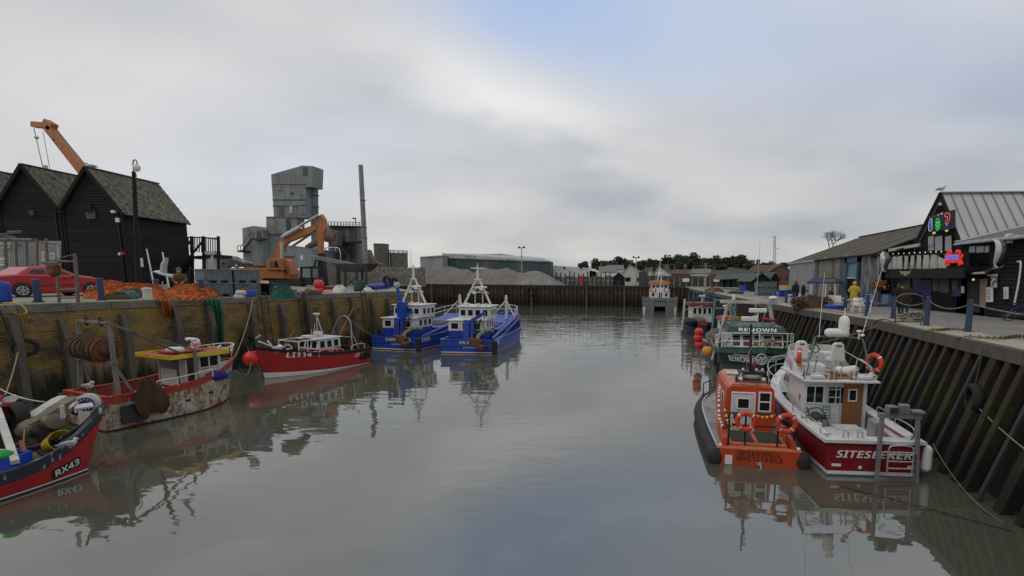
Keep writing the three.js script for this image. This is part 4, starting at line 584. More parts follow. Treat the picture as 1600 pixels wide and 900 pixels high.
// ---------------------------------------------------------------- dark red angling boat with a flybridge
{
const T0 = Math.PI + .03, t = thing('angling_boat', 'dark red and white flybridge boat lettered SITESEEKER with grey stern ladder frame', 'boat',[0,0,0], T0);
const L = 8.9, st = V(7.58,0,-14.85), dir = V(Math.sin(T0),0, Math.cos(T0)); t.position.copy(st.clone().addScaledVector(dir, L / 2)); t.updateMatrixWorld();
const sh = s => 1.12 + .55*Math.pow(s,1.8), h = Hull({ L, B: 3.3, sternW: .93, full: 2.3, fullW: 1.8, bow0: .42, wl: .92, rake: .55, sh, keel: .5, sternRake: -.0 }), zs = -L / 2;
hullParts(t, h, { hull: M.dkred, inner: M.white, deck: M.paleblue, cap: M.white, boot: M.whiteS }, { deck: .62, boot: s => .17 });
part(t, 'waterline_band', planks(h,-.3,.055, { off: .014, ny: 1 }), M.antifoul ||= std([.04,.10,.14],.7));
part(t, 'gunwale', strake(h, s => sh(s) + .045,.05,.36,.05), M.white); part(t, 'rubber_strip', strake(h, s => sh(s) - .07,.035,.0,.07), M.rubber);
part(t, 'foredeck',[deckGeo(h, s => sh(s) + .04, { s0: .62, s1: .985, inset: .1 })], M.paleblue);
const PT = (txt, x, o = {}) => layText(txt,.24,[x,.62, zs - .012],[-1,0,0],[0,1,0],[0,0,-1], { sx: 1.3, slant: .25, depth: .008,...o });
part(t, 'boat_name',[PT('SITESEEKER',.0)], M.whiteS);
part(t, 'oval_plate',[rb(.3,.09,.02,1.15,.36, zs - .015,.04), rb(.26,.1,.02,-1.2,.36, zs - .015,.04), rb(.1,.1,.02,.4,.30, zs - .015,.03)], M.whiteS);
// wheelhouse: raked forward, aft bulkhead with windows and a varnished door
const z0 = zs + 2.95, z1 = zs + 6.6;
const W = part(t, 'wheelhouse',[extX([[z0,.62],[z0,2.5],[z1 - 1.1,2.5],[z1,1.75],[z1 + .35,1.55],[z1 + .35,.62]],-1.32,1.32)], M.white);
const wa = (u0, w0, u1, w1, o) => win(W,[1.32,.62, z0],[-1,0,0],[0,1,0],[0,0,-1], u0, w0, u1, w1, M.whiteS, { fw: .04, dep: .04,...o });
wa(.1,.98,.86,1.68, { bars: 1 }); wa(.96,.96,1.74,1.68, { bars: 1 });
const D = part(t, 'door',[bx(.68,1.75,.05,-.73,1.5, z0 - .03)], M.wood); win(D,[-.52,1.72, z0 - .055],[-1,0,0],[0,1,0],[0,0,-1],0,0,.36,.48, M.whiteS, { fw: .045, dep: .025 });
part(D, 'door_jamb',[bx(.06,1.8,.06,-.36,1.52, z0 - .03), bx(.06,1.8,.06,-1.1,1.52, z0 - .03)], M.wood);
{ const O = [1.335,1.55, z1 - .15], f = part(W, 'side_window',[ext([[0,0],[1.05,0],[1.25,.18],[.75,.66],[.05,.66]],.03).applyMatrix4(new THREE.Matrix4().makeBasis(V(0,0,1), V(0,1,0), V(1,0,0))).translate(1.325,1.6, z1 - 1.55)], M.whiteS); part(f, 'pane',[ext([[.07,.07],[.52,.07],[.52,.59],[.1,.59]],.035).applyMatrix4(new THREE.Matrix4().makeBasis(V(0,0,1), V(0,1,0), V(1,0,0))).translate(1.325,1.6, z1 - 1.55), ext([[.58,.07],[1.0,.07],[1.13,.18],[.72,.59],[.58,.59]],.035).applyMatrix4(new THREE.Matrix4().makeBasis(V(0,0,1), V(0,1,0), V(1,0,0))).translate(1.325,1.6, z1 - 1.55)], M.glass); }
part(W, 'porthole',[...[0,.28].map(d => place(lathe([[.005,0],[.1,0],[.1,.03],[.005,.03]],0,0,0,16),1.32,1.12, z1 - 1.3 - d,0,0,-Math.PI / 2))], M.black);
part(W, 'badge',[ext([[0,0],[.16,.28],[-.16,.28]],.01).applyMatrix4(new THREE.Matrix4().makeBasis(V(0,0,1), V(0,1,0), V(1,0,0))).translate(1.32,1.55, z0 + .45)], M.red);
part(W, 'handrail',[bar([1.36,1.3, z1 - .9],[1.36,1.12, z1 - 1.25],.02), tube([[1.1,.7, z0 - .25],[1.15,1.35, z0 - .2],[1.15,1.42, z0 - .05],[1.15,1.42, z0]],.02)], M.dark);
{ const tp = g => { const p = g.attributes.position; for (let i = 0; i < p.count; i++) { const k = clamp((p.getZ(i) - z0)/4.0); p.setX(i,(p.getX(i) + .06)*mix(.90,.58, k) - .06); } g.computeVertexNormals(); boxUV(g); }; for (const n of [W, D]) n.traverse(o => o.isMesh && tp(o.geometry)); }
part(t, 'flybridge_floor',[rb(2.75,.09,2.7,-.05,2.55, z0 + .9,.03)], M.white); part(t, 'teak_floor',[bx(1.1,.02,1.5,-.1,2.605, z0 + .55)], M.wood);
const FB = part(t, 'flybridge_coaming',[gridGeo(20,1,(u, v) => { const a = mix(-1,1, u), x = Math.sign(a)*Math.min(1.3, Math.abs(a)*2.4), zz = z0 + .35 + 2.5*(1 - Math.pow(Math.abs(a),3)), hh = mix(.12,.95, sst(1,.55, Math.abs(a))); return [x * (.92 - .12*v),2.58 + v * hh, zz - v * .25*(1 - Math.abs(a))]; })], M.white);
part(t, 'flybridge_inside',[rb(2.1,.75,.3,.0,2.95, z0 + 2.05,.1), rb(.95,.42,.55,.62,2.82, z0 + .75,.12)], M.white);
part(t, 'red_stripe',[beam([1.31,3.18, z0 + 1.75],[1.33,2.86, z0 + .85],.012,.05), beam([1.32,3.28, z0 + 1.6],[1.34,3.0, z0 + .9],.012,.025)], M.red); part(t, 'blue_stripe',[beam([1.315,3.06, z0 + 1.85],[1.335,2.72, z0 + .85],.012,.055)], M.blue);
for (const [x, z] of [[.75, z0 + 1.55],[-.55, z0 + 1.15]]) { const s = part(t, 'helm_seat',[ext([[-.26,0],[.26,0],[.18,.62],[.1,.68],[-.1,.68],[-.18,.62]],.1,.03).translate(x,3.1, z), rb(.55,.14,.5, x,3.08, z + .25,.05), bar([x,2.6, z + .25],[x,3.05, z + .25],.07)], M.whiteS); part(s, 'slot',[bx(.2,.05,.03, x,3.68, z - .035)], M.dark); }
part(t, 'steering_wheel',[tor(.19,.025,.15,3.48, z0 + 1.75,.7)], M.dark); part(t, 'helm_console',[rb(.7,.7,.35,.1,3.0, z0 + 1.95,.08)], M.white);
part(t, 'fender_roll',[place(ng(new THREE.CapsuleGeometry(.17,.35,4,10)),-.72,2.82, z0 + .5,0,0,1.4), sph(.17,-.35,2.8, z0 + .55)], M.whiteS);
for (const x of [.75,-.95]) part(t, 'step_rail',[tube([[x + .32,2.6, z0 - .35],[x + .3,2.82, z0 - .38],[x - .3,2.82, z0 - .38],[x - .32,2.6, z0 - .35]],.022), rb(.45,.13,.3, x,2.68, z0 - .15,.04)], M.whiteS);
for (const x of [.32,.12,-.42,-.6]) part(t, 'bronze_post',[bar([x,2.6, z0 - .3],[x,2.95, z0 - .3],.025)], M.wood);
part(t, 'flybridge_rail',[tube([[1.25,2.6, z0 - .3],[1.2,3.0, z0 - .2],[.9,3.25, z0 + .1],[.2,3.25, z0 + .1],[.1,3.15, z0],[.1,2.6, z0 - .1]],.022), tube([[-1.3,2.6, z0 - .3],[-1.15,3.1, z0 - .1],[-.85,3.3, z0 + .2],[-.8,2.6, z0 + .1]],.022), tube([[-1.3,3.05, z0],[-.85,3.42, z0 + 1],[-.75,3.5, z0 + 1.6]],.02), tube([[1.2,3.4, z0 + 1.8],[1.05,3.62, z0 + 1.9],[.5,3.62, z0 + 2.0]],.02)], M.alu);
// radar arch with dome and antenna, life rings
part(t, 'radar_arch',[tube([[1.3,2.55, z0 - .3],[.95,3.3, z0 + .15],[.68,4.0, z0 + .5],[.5,4.12, z0 + .55],[-1.0,4.08, z0 + .55],[-1.15,3.98, z0 + .5],[-1.22,3.3, z0 + .2],[-1.3,2.55, z0 - .1]],.036,60,8), tube([[1.18,2.55, z0 + .2],[.75,3.5, z0 + .5],[.6,3.95, z0 + .6]],.03), bar([.95,2.6, z0 - .25],[.62,3.4, z0 + .3],.022)], M.galvDk ||= paint([.16,.16,.17], { rough: .4, metal: .5 }));
part(t, 'radome',[place(ng(new THREE.CapsuleGeometry(.17,.5,5,14)),-.12,4.28, z0 + .55,0,0, Math.PI / 2), lathe([[.01,4.12],[.2,4.14],[.21,4.3],[.19,4.32],[.205,4.5],[.19,4.52],[.2,4.7],[.17,4.85],[.1,4.93],[.01,4.95]],-.42,0, z0 + .55), bar([-.42,4.9, z0 + .55],[-.42,5.25, z0 + .55],.035,.02)], M.whiteS);
part(t, 'gps_antenna',[sph(.09,-.98,4.36, z0 + .5,1.2,.5,1.2), sph(.08,-1.1,4.2, z0 + .5,1.2,.7,1.2), bar([-.98,4.05, z0 + .5],[-.98,4.33, z0 + .5],.03), sph(.12,-1.25,2.72, z0 - .1,1,1.3,1)], M.whiteS);
part(t, 'whip_antenna',[bar([.52,4.1, z0 + .5],[.42,6.6, z0 + .6],.016,.008), bar([-1.1,4.2, z0 + .5],[-1.75,7.0, z0 + .6],.016,.008)], M.whiteS);
lifering(t,1.2,3.3, z0 + .55, Math.PI / 2 - .35,0,.3); lifering(t,-1.42,3.2, z0 + .1, Math.PI / 2 + .4,0,.3);
// boarding ladder to the flybridge
part(t, 'ladder',[...[.32,-.12].map(x => bar([x,.7, z0 - .28],[x,3.0, z0 - .12],.022)),...[0,1,2,3,4,5].map(i => bar([.32,1.0 + i * .3, z0 - .26 + i * .02],[-.12,1.0 + i * .3, z0 - .26 + i * .02],.02))], M.alu);
part(t, 'pot_hauler',[place(tyre(.26,.09),.78,1.15, z0 - .35,.3,.2), place(lathe([[.01,-.12],[.2,-.1],[.2,.1],[.01,.12]]),.78,1.15, z0 - .35,1.57), bar([.78,.7, z0 - .3],[.78,1.1, z0 - .3],.06), tube([[1.1,1.3, z0 - .2],[1.0,1.5, z0 - .4],[.6,1.45, z0 - .4],[.3,.7, z0 - .5]],.02)], M.dark); part(t, 'hauler_hub',[place(lathe([[.01,.0],[.15,.0],[.1,.05],[.01,.06]]),.78,1.15, z0 - .48,-1.57)], M.alu);
part(t, 'notice',[bx(.3,.5,.012,.28,1.25, z0 - .02)], M.greenSign ||= paint([.10,.30,.28], { rough: .5 })); for (let i = 0; i < 4; i++) part(t, 'notice_line',[bx(.24,.05,.01,.28,1.42 - i * .11, z0 - .03)], M.whiteS);
part(t, 'engine_cover',[rb(1.9,.22,1.5,.1,.74, zs + 1.75,.06), rb(.9,.08,.5,-.2,.89, zs + 2.3,.02)], M.white);
part(t, 'helm_pod',[rb(.35,1.0,.5,-.62,1.05, zs + 1.15,.06)], M.galv); part(t, 'side_pod',[rb(.45,.45,.55,.95,.85, z0 - .55,.06)], M.white);
for (const sd of [1,-1]) part(t, 'stern_seat',[rb(.42,.12,1.9, sd * 1.2,1.06, zs + 1.2,.04)], M.white);
for (const sd of [1,-1]) part(t, 'gunwale_rail',[tube([[sd * 1.5,1.2, zs + .5],[sd * 1.5,1.48, zs + .6],[sd * 1.52,1.5, zs + 1.5],[sd * 1.52,1.25, zs + 1.65]],.02), tube([[sd * 1.55,1.25, zs + 2.0],[sd * 1.55,1.5, zs + 2.1],[sd * 1.56,1.55, zs + 2.8],[sd * 1.56,1.3, zs + 2.9]],.02)], M.alu);
part(t, 'red_pinstripe',[beam([-1.15,1.2, zs + .3],[-1.22,1.24, zs + 2.8],.04,.012), beam([-1.07,1.2, zs + .3],[-1.14,1.24, zs + 2.8],.02,.012)], M.red);
for (const [x, z] of [[1.38,.25],[-1.38,.25],[1.4,2.1]]) part(t, 'mooring_cleat',[bar([x - .12,1.3, zs + z],[x + .12,1.3, zs + z],.025), bar([x,1.18, zs + z],[x,1.3, zs + z],.03)], M.galv);
for (let i = 0; i < 2; i++) part(t, 'rod_holder',[bar([.9 - i * .45,1.15, zs + .15],[.9 - i * .45,1.42, zs + .2],.025), bar([.75 - i * .45,1.15, zs + .15],[.75 - i * .45,1.42, zs + .2],.025), bar([.9 - i * .45,1.42, zs + .2],[.75 - i * .45,1.42, zs + .2],.025)], M.alu);
// grey stern gantry with a folding ladder
const gx = [.02,-1.22]; part(t, 'stern_gantry',[...gx.map(x => beam([x,-.25, zs - .3],[x + (x > -.5 ? -.12 : .04),2.05, zs - .12],.095,.11)), beam([.02,2.08, zs - .12],[-1.28,2.08, zs - .12],.13,.15), beam([.02,.06, zs - .28],[-1.22,.06, zs - .28],.08,.1),...[.0,-1.05].map(x => tube([[x - .1,1.9, zs - .1],[x - .22,1.55, zs + .1],[x - .2,1.3, zs + .15],[x - .05,1.0, zs + .2]],.028))], M.galvMid ||= paint([.19,.20,.21], { rough: .55 }));
part(t, 'gantry_winch',[rb(.3,.24,.26,-.38,2.28, zs - .1,.03), rb(.28,.3,.22,-.75,2.3, zs - .1,.03), rb(.38,.1,.3,-1.15,2.22, zs - .1,.03)], M.galvMid); part(t, 'winch_screen',[bx(.24,.16,.02,-.38,2.28, zs - .24)], M.dark);
part(t, 'stern_ladder',[tube([[-.25,.2, zs - .36],[-.25,1.05, zs - .36],[-.4,1.18, zs - .36],[-.85,1.18, zs - .36],[-1.0,1.05, zs - .36],[-1.0,.2, zs - .36]],.026),...[.22,.45,.68,.9].map(y => bar([-.25, y, zs - .37],[-1.0, y, zs - .37],.024)), bar([-.12,.95, zs - .3],[-1.15,.95, zs - .3],.024)], M.alu);
part(t, 'bow_pulpit',[...[1,.5].map(f => tube([[1.42, sh(.55) + .75*f, zs + 5.4],[1.45, sh(.7) + .75*f, zs + 6.3],[1.1, sh(.85) + .78*f, zs + 7.6],[.4, sh(.97) + .8*f, zs + 8.65],[-.4, sh(.97) + .8*f, zs + 8.65],[-1.1, sh(.85) + .78*f, zs + 7.6],[-1.45, sh(.7) + .75*f, zs + 6.3]],.024,40)),...[[1.45,.7,6.3],[1.1,.85,7.6],[.4,.97,8.65],[-.4,.97,8.65],[-1.1,.85,7.6],[-1.45,.7,6.3]].map(([x, s, z]) => bar([x, sh(s), zs + z],[x, sh(s) + .77, zs + z],.022))], M.alu);
part(t, 'corner_fender',[place(ng(new THREE.CapsuleGeometry(.17,.55,6,14)),-1.72,.62, zs + .15)], M.whiteS);
}
// ---------------------------------------------------------------- green trawler, bow on
{
const T0 = -.06, t = thing('trawler', 'dark green trawler lettered RENOWN, bow on, with white gantry behind its wheelhouse', 'boat',[0,0,0], T0);
const L = 10.5, dir = V(Math.sin(T0),0, Math.cos(T0)); t.position.copy(V(7.2,0,-26.4).addScaledVector(dir,-L / 2)); t.updateMatrixWorld();
const sh = s => 1.5 + .95*Math.pow(s,2.2), h = Hull({ L, B: 4.7, sternW: .9, full: 4.2, fullW: 2.6, bow0: .45, wl: .9, rake: .45, sh, keel: .5 });
hullParts(t, h, { hull: M.green, inner: M.green, deck: M.deckGrey, cap: M.greenPale ||= paint([.06,.14,.12], { rough: .5 }), band: M.greenPale }, { deck: s => .8 + .9*sst(.5,.6, s), band: .32 });
part(t, 'dark_strake', planks(h, s => sh(s) - 1.05, s => sh(s) - .33, { off: .012, ny: 2, s0: .55 }), M.black);
const zt = L / 2; const RT = (txt, side, z, y, sx = 1.25) => hullText(h, txt,.34, side, z, y, { sx, off: .02, slope: .1 });
part(t, 'boat_name',[RT('RENOWN',-1, zt - 2.05,1.3,.9), RT('RENOWN',1, zt - .42,1.6,.95)], M.whitePale ||= std([.55,.56,.54],.6));
// winged badge over the stem
const bd = part(t, 'bow_badge',[tor(.3,.035,-.22,1.78, zt - .02), layText('78',.3,[-.22,1.64, zt + .0],[1,0,0],[0,1,0],[0,0,1], { slant: .2 })], M.whitePale);
for (let i = 0; i < 3; i++) for (const sd of [1,-1]) part(bd, 'wing_bar',[beam([-.22 + sd * .36,1.92 - i * .13, zt - .03],[-.22 + sd * (1.5 - .3*i),1.95 - i * .14, zt - .42 + .1*i],.03,.035)], M.whitePale);
part(t, 'foredeck',[deckGeo(h, s => sh(s) - .1, { s0: .55, s1: .985 })], M.grey);
const n0 = t.children.length;
const W = part(t, 'wheelhouse',[extX([[-1.2,.9],[2.0,.9],[2.0,2.75],[1.55,3.75],[-1.2,3.75]],-1.55,1.75)], M.white);
const RF = part(t, 'wheelhouse_roof',[slab([V(-1.75,3.8,2.05), V(-1.6,4.15,1.75), V(1.8,4.15,1.75), V(1.95,3.8,2.05)],.08), slab([V(-1.6,4.15,1.75), V(-1.6,4.15,-1.3), V(1.8,4.15,-1.3), V(1.8,4.15,1.75)],.5), slab([V(-1.75,3.8,2.05), V(-1.75,3.8,-1.3), V(-1.6,4.15,-1.3), V(-1.6,4.15,1.75)],.06, V(-1,0,0)), slab([V(1.95,3.8,2.05), V(1.95,3.8,-1.3), V(1.8,4.15,-1.3), V(1.8,4.15,1.75)],.06, V(1,0,0))], M.green);
part(RF, 'lettering',[layText('RENOWN',.26,[.1,3.87,2.03],[1,0,0],[0,.76,-.65],[0,.65,.76], { sx: 1.5 })], M.whiteS);
for (let i = 0; i < 5; i++) win(W,[-1.5 + i * .645,2.78,1.99],[1,0,0],[0,.912,-.41],[0,.41,.912],.05,.06,.65,.92, M.whiteS, { fw: .07, dep: .03 });
for (let i = 0; i < 2; i++) win(W,[-1.55,2.8,.2 + i * .75],[0,0,1],[0,1,0],[-1,0,0],.05,0,.65,.8, M.whiteS, { fw: .06 });
part(t, 'dan_board',[bx(.5,1.1,.05,-1.75,3.2,2.2)], M.whiteOld); part(t, 'arrow_mark',[beam([-1.88,3.0,2.235],[-1.64,3.45,2.235],.012,.05), beam([-1.85,3.3,2.235],[-1.65,3.15,2.235],.012,.04)], M.black);
part(t, 'deck_rail', railing([[-2.35,1.7,.6],[-2.32,1.8,1.9],[-2.2,2.1,3.0],[-.2,2.3,4.3],[1.6,2.2,3.4],[2.15,2.1,2.5],[2.3,2.0,1.4]],0.88,.035,[1,.45]), M.white);
// goalpost gantry
part(t, 'gantry',[bar([-2.35,2.6,-.9],[-1.45,6.6,-.6],.11), bar([-.55,3.9,-1.6],[-1.4,6.6,-.8],.08), bar([-.2,3.9,-2.0],[-1.2,6.6,-.8],.06), bar([2.2,2.6,-.9],[1.3,6.6,-.6],.13), bar([.9,3.8,-2.0],[1.2,6.6,-.8],.06), beam([-2.0,6.75,-.6],[2.0,6.75,-.6],.16,.2), beam([-.45,7.05,-.6],[.75,7.05,-.6],.14,.12), bar([.25,6.7,-.6],[.25,7.1,-.6],.06)], M.whiteOld);
part(t, 'radar',[rb(1.15,.3,.25,.25,5.15,1.0,.08), bar([.25,4.4,1.0],[.25,5.0,1.0],.06)], M.whiteS); part(t, 'satellite_dome',[sph(.3,-1.6 + 3.1,7.05,-.6,1,.5,1), lathe([[.01,6.85],[.14,6.85],[.09,7.25],[.01,7.3]],-1.1,0,-.6)], M.whiteS);
part(t, 'roof_box',[rb(.7,.3,.5,-.35,4.55,.6,.05), rb(.35,.35,.35,.1,4.6,.9,.06)], M.whiteS); part(t, 'red_canister',[place(ng(new THREE.CapsuleGeometry(.11,.7,4,8)),1.0,4.52,.7,0,0,1.5)], M.red);
part(t, 'antenna',[bar([.15,4.4,.6],[.25,9.6,.6],.022,.012)], M.whitePale); part(t, 'bow_rope', Array.from({ length: 7 },(_, i) => tube([[-.3 + rr(-.4,.4),2.42,4.3 + rr(-.3,.3)],[.1 + rr(-.4,.4),2.7 + rr(0,.2),4.3],[.6 + rr(-.3,.3),2.5,4.2 + rr(-.3,.3)],[.9,2.42,4.2 + rr(-.3,.3)]],.035,16,5)), M.rope);
for (const c of t.children.slice(n0)) { if (/wheelhouse|dan_board|arrow|radar|roof_box|red_canister|antenna/.test(c.name)) c.position.y -= .85; if (/gantry|satellite/.test(c.name)) c.position.y -= 1.98; }
part(t, 'side_fender',[rb(.2,.9,.2,-2.42,1.1,1.8,.08), bar([-2.4,1.9,1.8],[-2.4,1.5,1.8],.02), rb(.18,.8,.18,-2.4,.8,3.1,.08)], M.rubber);
}
// ---------------------------------------------------------------- two small boats moored beyond the trawler
{
const T0 = .22, t = thing('fishing_boat', 'small blue-sided boat with yellow lettered red roof, left of the green trawler', 'boat', zp(1140,563,-37.5).setY(0).add(V(0,0,-1)), T0, 'fishing boats in the harbour'); t.scale.set(.82,.78,.82);
const L = 8, sh = s => 1.15 + .7*s * s, h = Hull({ L, B: 2.9, sh, rake: .5 });
hullParts(t, h, { hull: M.blueOld ||= paint([.03,.10,.22], { rough: .5, wear: .2, wc: [.2,.2,.2] }), inner: M.redOld, deck: M.deckGrey, cap: M.whiteOld, band: M.redOld }, { deck: .55, band: .3 });
part(t, 'blue_panel',[bx(2.6,1.5,.06,.45,1.95,.9), bx(.06,1.5,2,-.85,1.95,-.1)], M.ltblue); part(t, 'registration_number',[layText('F183',.42,[.0,2.0,.94],[1,0,0],[0,1,0],[0,0,1], {})], M.black); part(t, 'red_ledge',[bx(2.75,.22,.12,.45,2.78,.92,0,0,.08)], M.red);
const W = part(t, 'wheelhouse',[bx(1.9,1.5,1.6,.3,3.1,-.5)], M.white); for (let i = 0; i < 3; i++) win(W,[-.62 + i * .62,3.0,.3],[1,0,0],[0,1,0],[0,0,1],.04,0,.58,.72, M.whiteS, { fw: .08 });
win(W,[-.65,3.0,.2],[0,0,-1],[0,1,0],[-1,0,0],.1,0,.9,.72, M.whiteS);
part(t, 'roof',[ext([[-1.2,0],[1.2,0],[1.1,.22],[.4,.34],[-.4,.34],[-1.1,.22]],1.9).translate(.3,3.86,-1.4)], M.redOld); part(t, 'roof_letter_board',[ext([[-.75,0],[1.1,0],[1.05,.2],[.4,.32],[-.4,.32]],.04).translate(.3,3.88,.5)], M.yellow); part(t, 'roof_lettering',[layText('ALBATROS',.15,[.5,3.95,.55],[1,0,0],[0,1,0],[0,0,1], { font: fontR })], M.redOld);
part(t, 'aft_gantry',[bar([-.9,2,-2.2],[-.75,6.0,-2.0],.1), bar([1.7,2,-2.2],[1.5,6.0,-2.0],.1), bar([-.75,5.8,-2.0],[1.5,5.8,-2.0],.08), bar([-.75,4.9,-2.0],[1.5,4.9,-2.0],.07)], M.turq ||= paint([.13,.33,.42], { rough: .6 }));
part(t, 'radar',[rb(.85,.25,.25,.35,5.2,-1.4,.08), bx(.4,.3,.3,.35,4.95,-1.4), bar([.35,4.1,-1.4],[.35,4.9,-1.4],.06)], M.whiteS); part(t, 'pole',[bar([-1.35,1.1,1.8],[-1.3,4.4,1.8],.12)], M.whiteOld);
part(t, 'net_pile',[gridGeo(18,10,(u, v) => { const a = u * TAU, b = v * Math.PI / 2, r = 1 + .3*vnoise(u * 14, v * 9); return [-.9 + .9*r * Math.cos(a)*Math.cos(b),1.7 + .9*r * Math.sin(b),-1.0 + 1.1*r * Math.sin(a)*Math.cos(b)]; })], M.netGrey ||= paint([.17,.16,.12], { rough: .95, tone: .6, bump: .012 }));
}
{
const t = thing('fishing_boat', 'farther small boat with dark red roof and blue frame, dark bow net drum', 'boat',[6.9,0,-54.5],.12, 'fishing boats in the harbour'); t.scale.set(.9,.78,.9);
const h = Hull({ L: 9, B: 3.2, sh: s => 1.2 + .9*s * s, rake: .5 }); hullParts(t, h, { hull: M.navy, inner: M.redOld, deck: M.deckGrey, cap: M.redOld, band: M.redOld }, { deck: .6, band: .35 });
const W = part(t, 'wheelhouse',[bx(2.6,2.4,2.2,.3,2.9,-.4)], M.white); for (let i = 0; i < 4; i++) win(W,[-.98 + i * .64,2.85,.7],[1,0,0],[0,1,0],[0,0,1],.05,0,.58,1.05, M.whiteS, { fw: .09 });
part(t, 'roof',[rb(3.4,.55,2.7,.3,4.35,-.3,.1)], M.oxblood ||= paint([.20,.05,.06], { rough: .6 }));
part(t, 'roof_frame',[...[[-1,1],[1.6,1],[-1,-1.4],[1.6,-1.4]].map(([x, z]) => bar([x,4.5, z],[x,6.2, z],.09)), bar([-1,6.15,1],[1.6,6.15,1],.09), bar([-1,5.4,1],[1.6,5.4,1],.07)], M.turqDk ||= paint([.04,.12,.22], { rough: .6 })); part(t, 'radar',[rb(.9,.3,.3,.3,5.6,.4,.08), bar([.3,4.6,.4],[.3,5.5,.4],.1)], M.whiteS); part(t, 'mast',[bar([.9,4.5,-1],[.9,8.2,-1],.05)], M.whiteOld); part(t, 'bow_drum',[place(lathe([[.01,-.7],[.6,-.7],[.55,0],[.6,.7],[.01,.7]]),-1.6,1.9,2.6,0,.3,1.3)], M.navy);
part(t, 'side_pole',[bar([-2.4,.6,1.5],[-2.2,5.2,1.5],.14), bar([-2.2,3.6,1.5],[.2,4.2,1.4],.05)], M.whiteOld); part(t, 'bow_net',[sph(1,-.6,2.0,2.0,1.1,.7,.9)], M.netGrey);
}
M.buoyRed = std([.60,.03,.03],.42);
for (const [px, py, y, r, lab] of [[1092,519,2.3,.36, 'upper red ball buoy hung at the bow of the small blue boat'],[1091,528,1.9,.36, 'middle red ball buoy hung beside the small blue boat'],[1092,539,1.35,.34, 'lowest red ball buoy near water beside the small blue boat']]) { const q = zp(px, py,-35.5), o = thing('ball_buoy', lab, 'buoy', q,0, 'red ball buoys'); part(o, 'float',[sph(r,0,0,0)], M.buoyRed); part(o, 'eye',[bar([0, r * .9,0],[0, r * 1.25,0],.07)], M.navy); }
{ const q = zp(1105,549,-30.2), o = thing('ball_buoy', 'orange yellow ball buoy hanging left of the green trawler bow', 'buoy', q); part(o, 'float',[sph(.36,0,0,0)], std([.60,.25,.03],.5)); part(o, 'eye',[bar([0,.33,0],[0,.5,0],.07)], M.navy); }
{ const q = zp(394,560,-25.3), o = thing('ball_buoy', 'bright red ball buoy at the bow of the red boat LI114', 'buoy', q); part(o, 'float',[sph(.48,0,0,0)], M.buoyRed); part(o, 'eye',[bar([0,.4,0],[.05,.68,0],.09)], M.navy); }
// ================================================================ LEFT QUAY: three black weatherboarded huts
M.tar = std([1,1,1],.95, { bumpMap: grainBump, bumpScale: .004, map: ctex(128,128,(u, v) => { const n = fbm(u * 4, v * 30,4,4,30,301); const k = .004 + .009*n; return [k, k, k * 1.08]; },2.4) });
M.tar2 = std([.006,.006,.0075],.9); M.tar3 = std([.011,.011,.0125],.9);
M.slate = std([1,1,1],.85, { vertexColors: true, bumpMap: grainBump, bumpScale: .006 });
function coloured(list) {                               // [[geometry,[r,g,b]]...] -> one geometry with vertex colours
const g = mergeGeometries(list.map(([q, c]) => { const n = q.attributes.position.count, a = new Float32Array(n * 3); for (let i = 0; i < n; i++) a.set(c, i * 3); q.setAttribute('color', new THREE.BufferAttribute(a,3)); return q; })); return boxUV(g);
}
function slateRoof(a, b, c, d, rows, cols, cf, thick = .03) {          // a,b along the eave, d,c along the ridge
const out = [], up = b.clone().sub(a).cross(d.clone().sub(a)).normalize(); if (up.y < 0) up.negate();
for (let r = 0; r < rows; r++) for (let k = 0; k < cols + (r % 2); k++) {
const v0 = r / rows, v1 = Math.min(1,(r + 1.25)/rows), u0 = clamp((k - (r % 2)*.5)/cols), u1 = clamp((k + 1 - (r % 2)*.5)/cols - .006); if (u1 - u0 < .002) continue;
const P = (u, v, o) => a.clone().lerp(b, u).lerp(d.clone().lerp(c, u), v).addScaledVector(up, o), lf = thick + rr(0,.012);
out.push([slab([P(u0, v0, lf), P(u1, v0, lf), P(u1, v1,.012), P(u0, v1,.012)],.02, up), cf()]);
} return coloured(out);
}
const slateCol = () => { const k = rr(.7,1.3), y = rnd(); return y < .14 ? [.19*k,.175*k,.09*k] : y < .36 ? [.09*k,.085*k,.065*k] : [.175*k,.160*k,.128*k]; };
const HA = lv(205,453, GL), HF = V(-.987,0,.16), HS = V(-.16,0,-.987);        // front right corner of the nearest hut, front and side directions
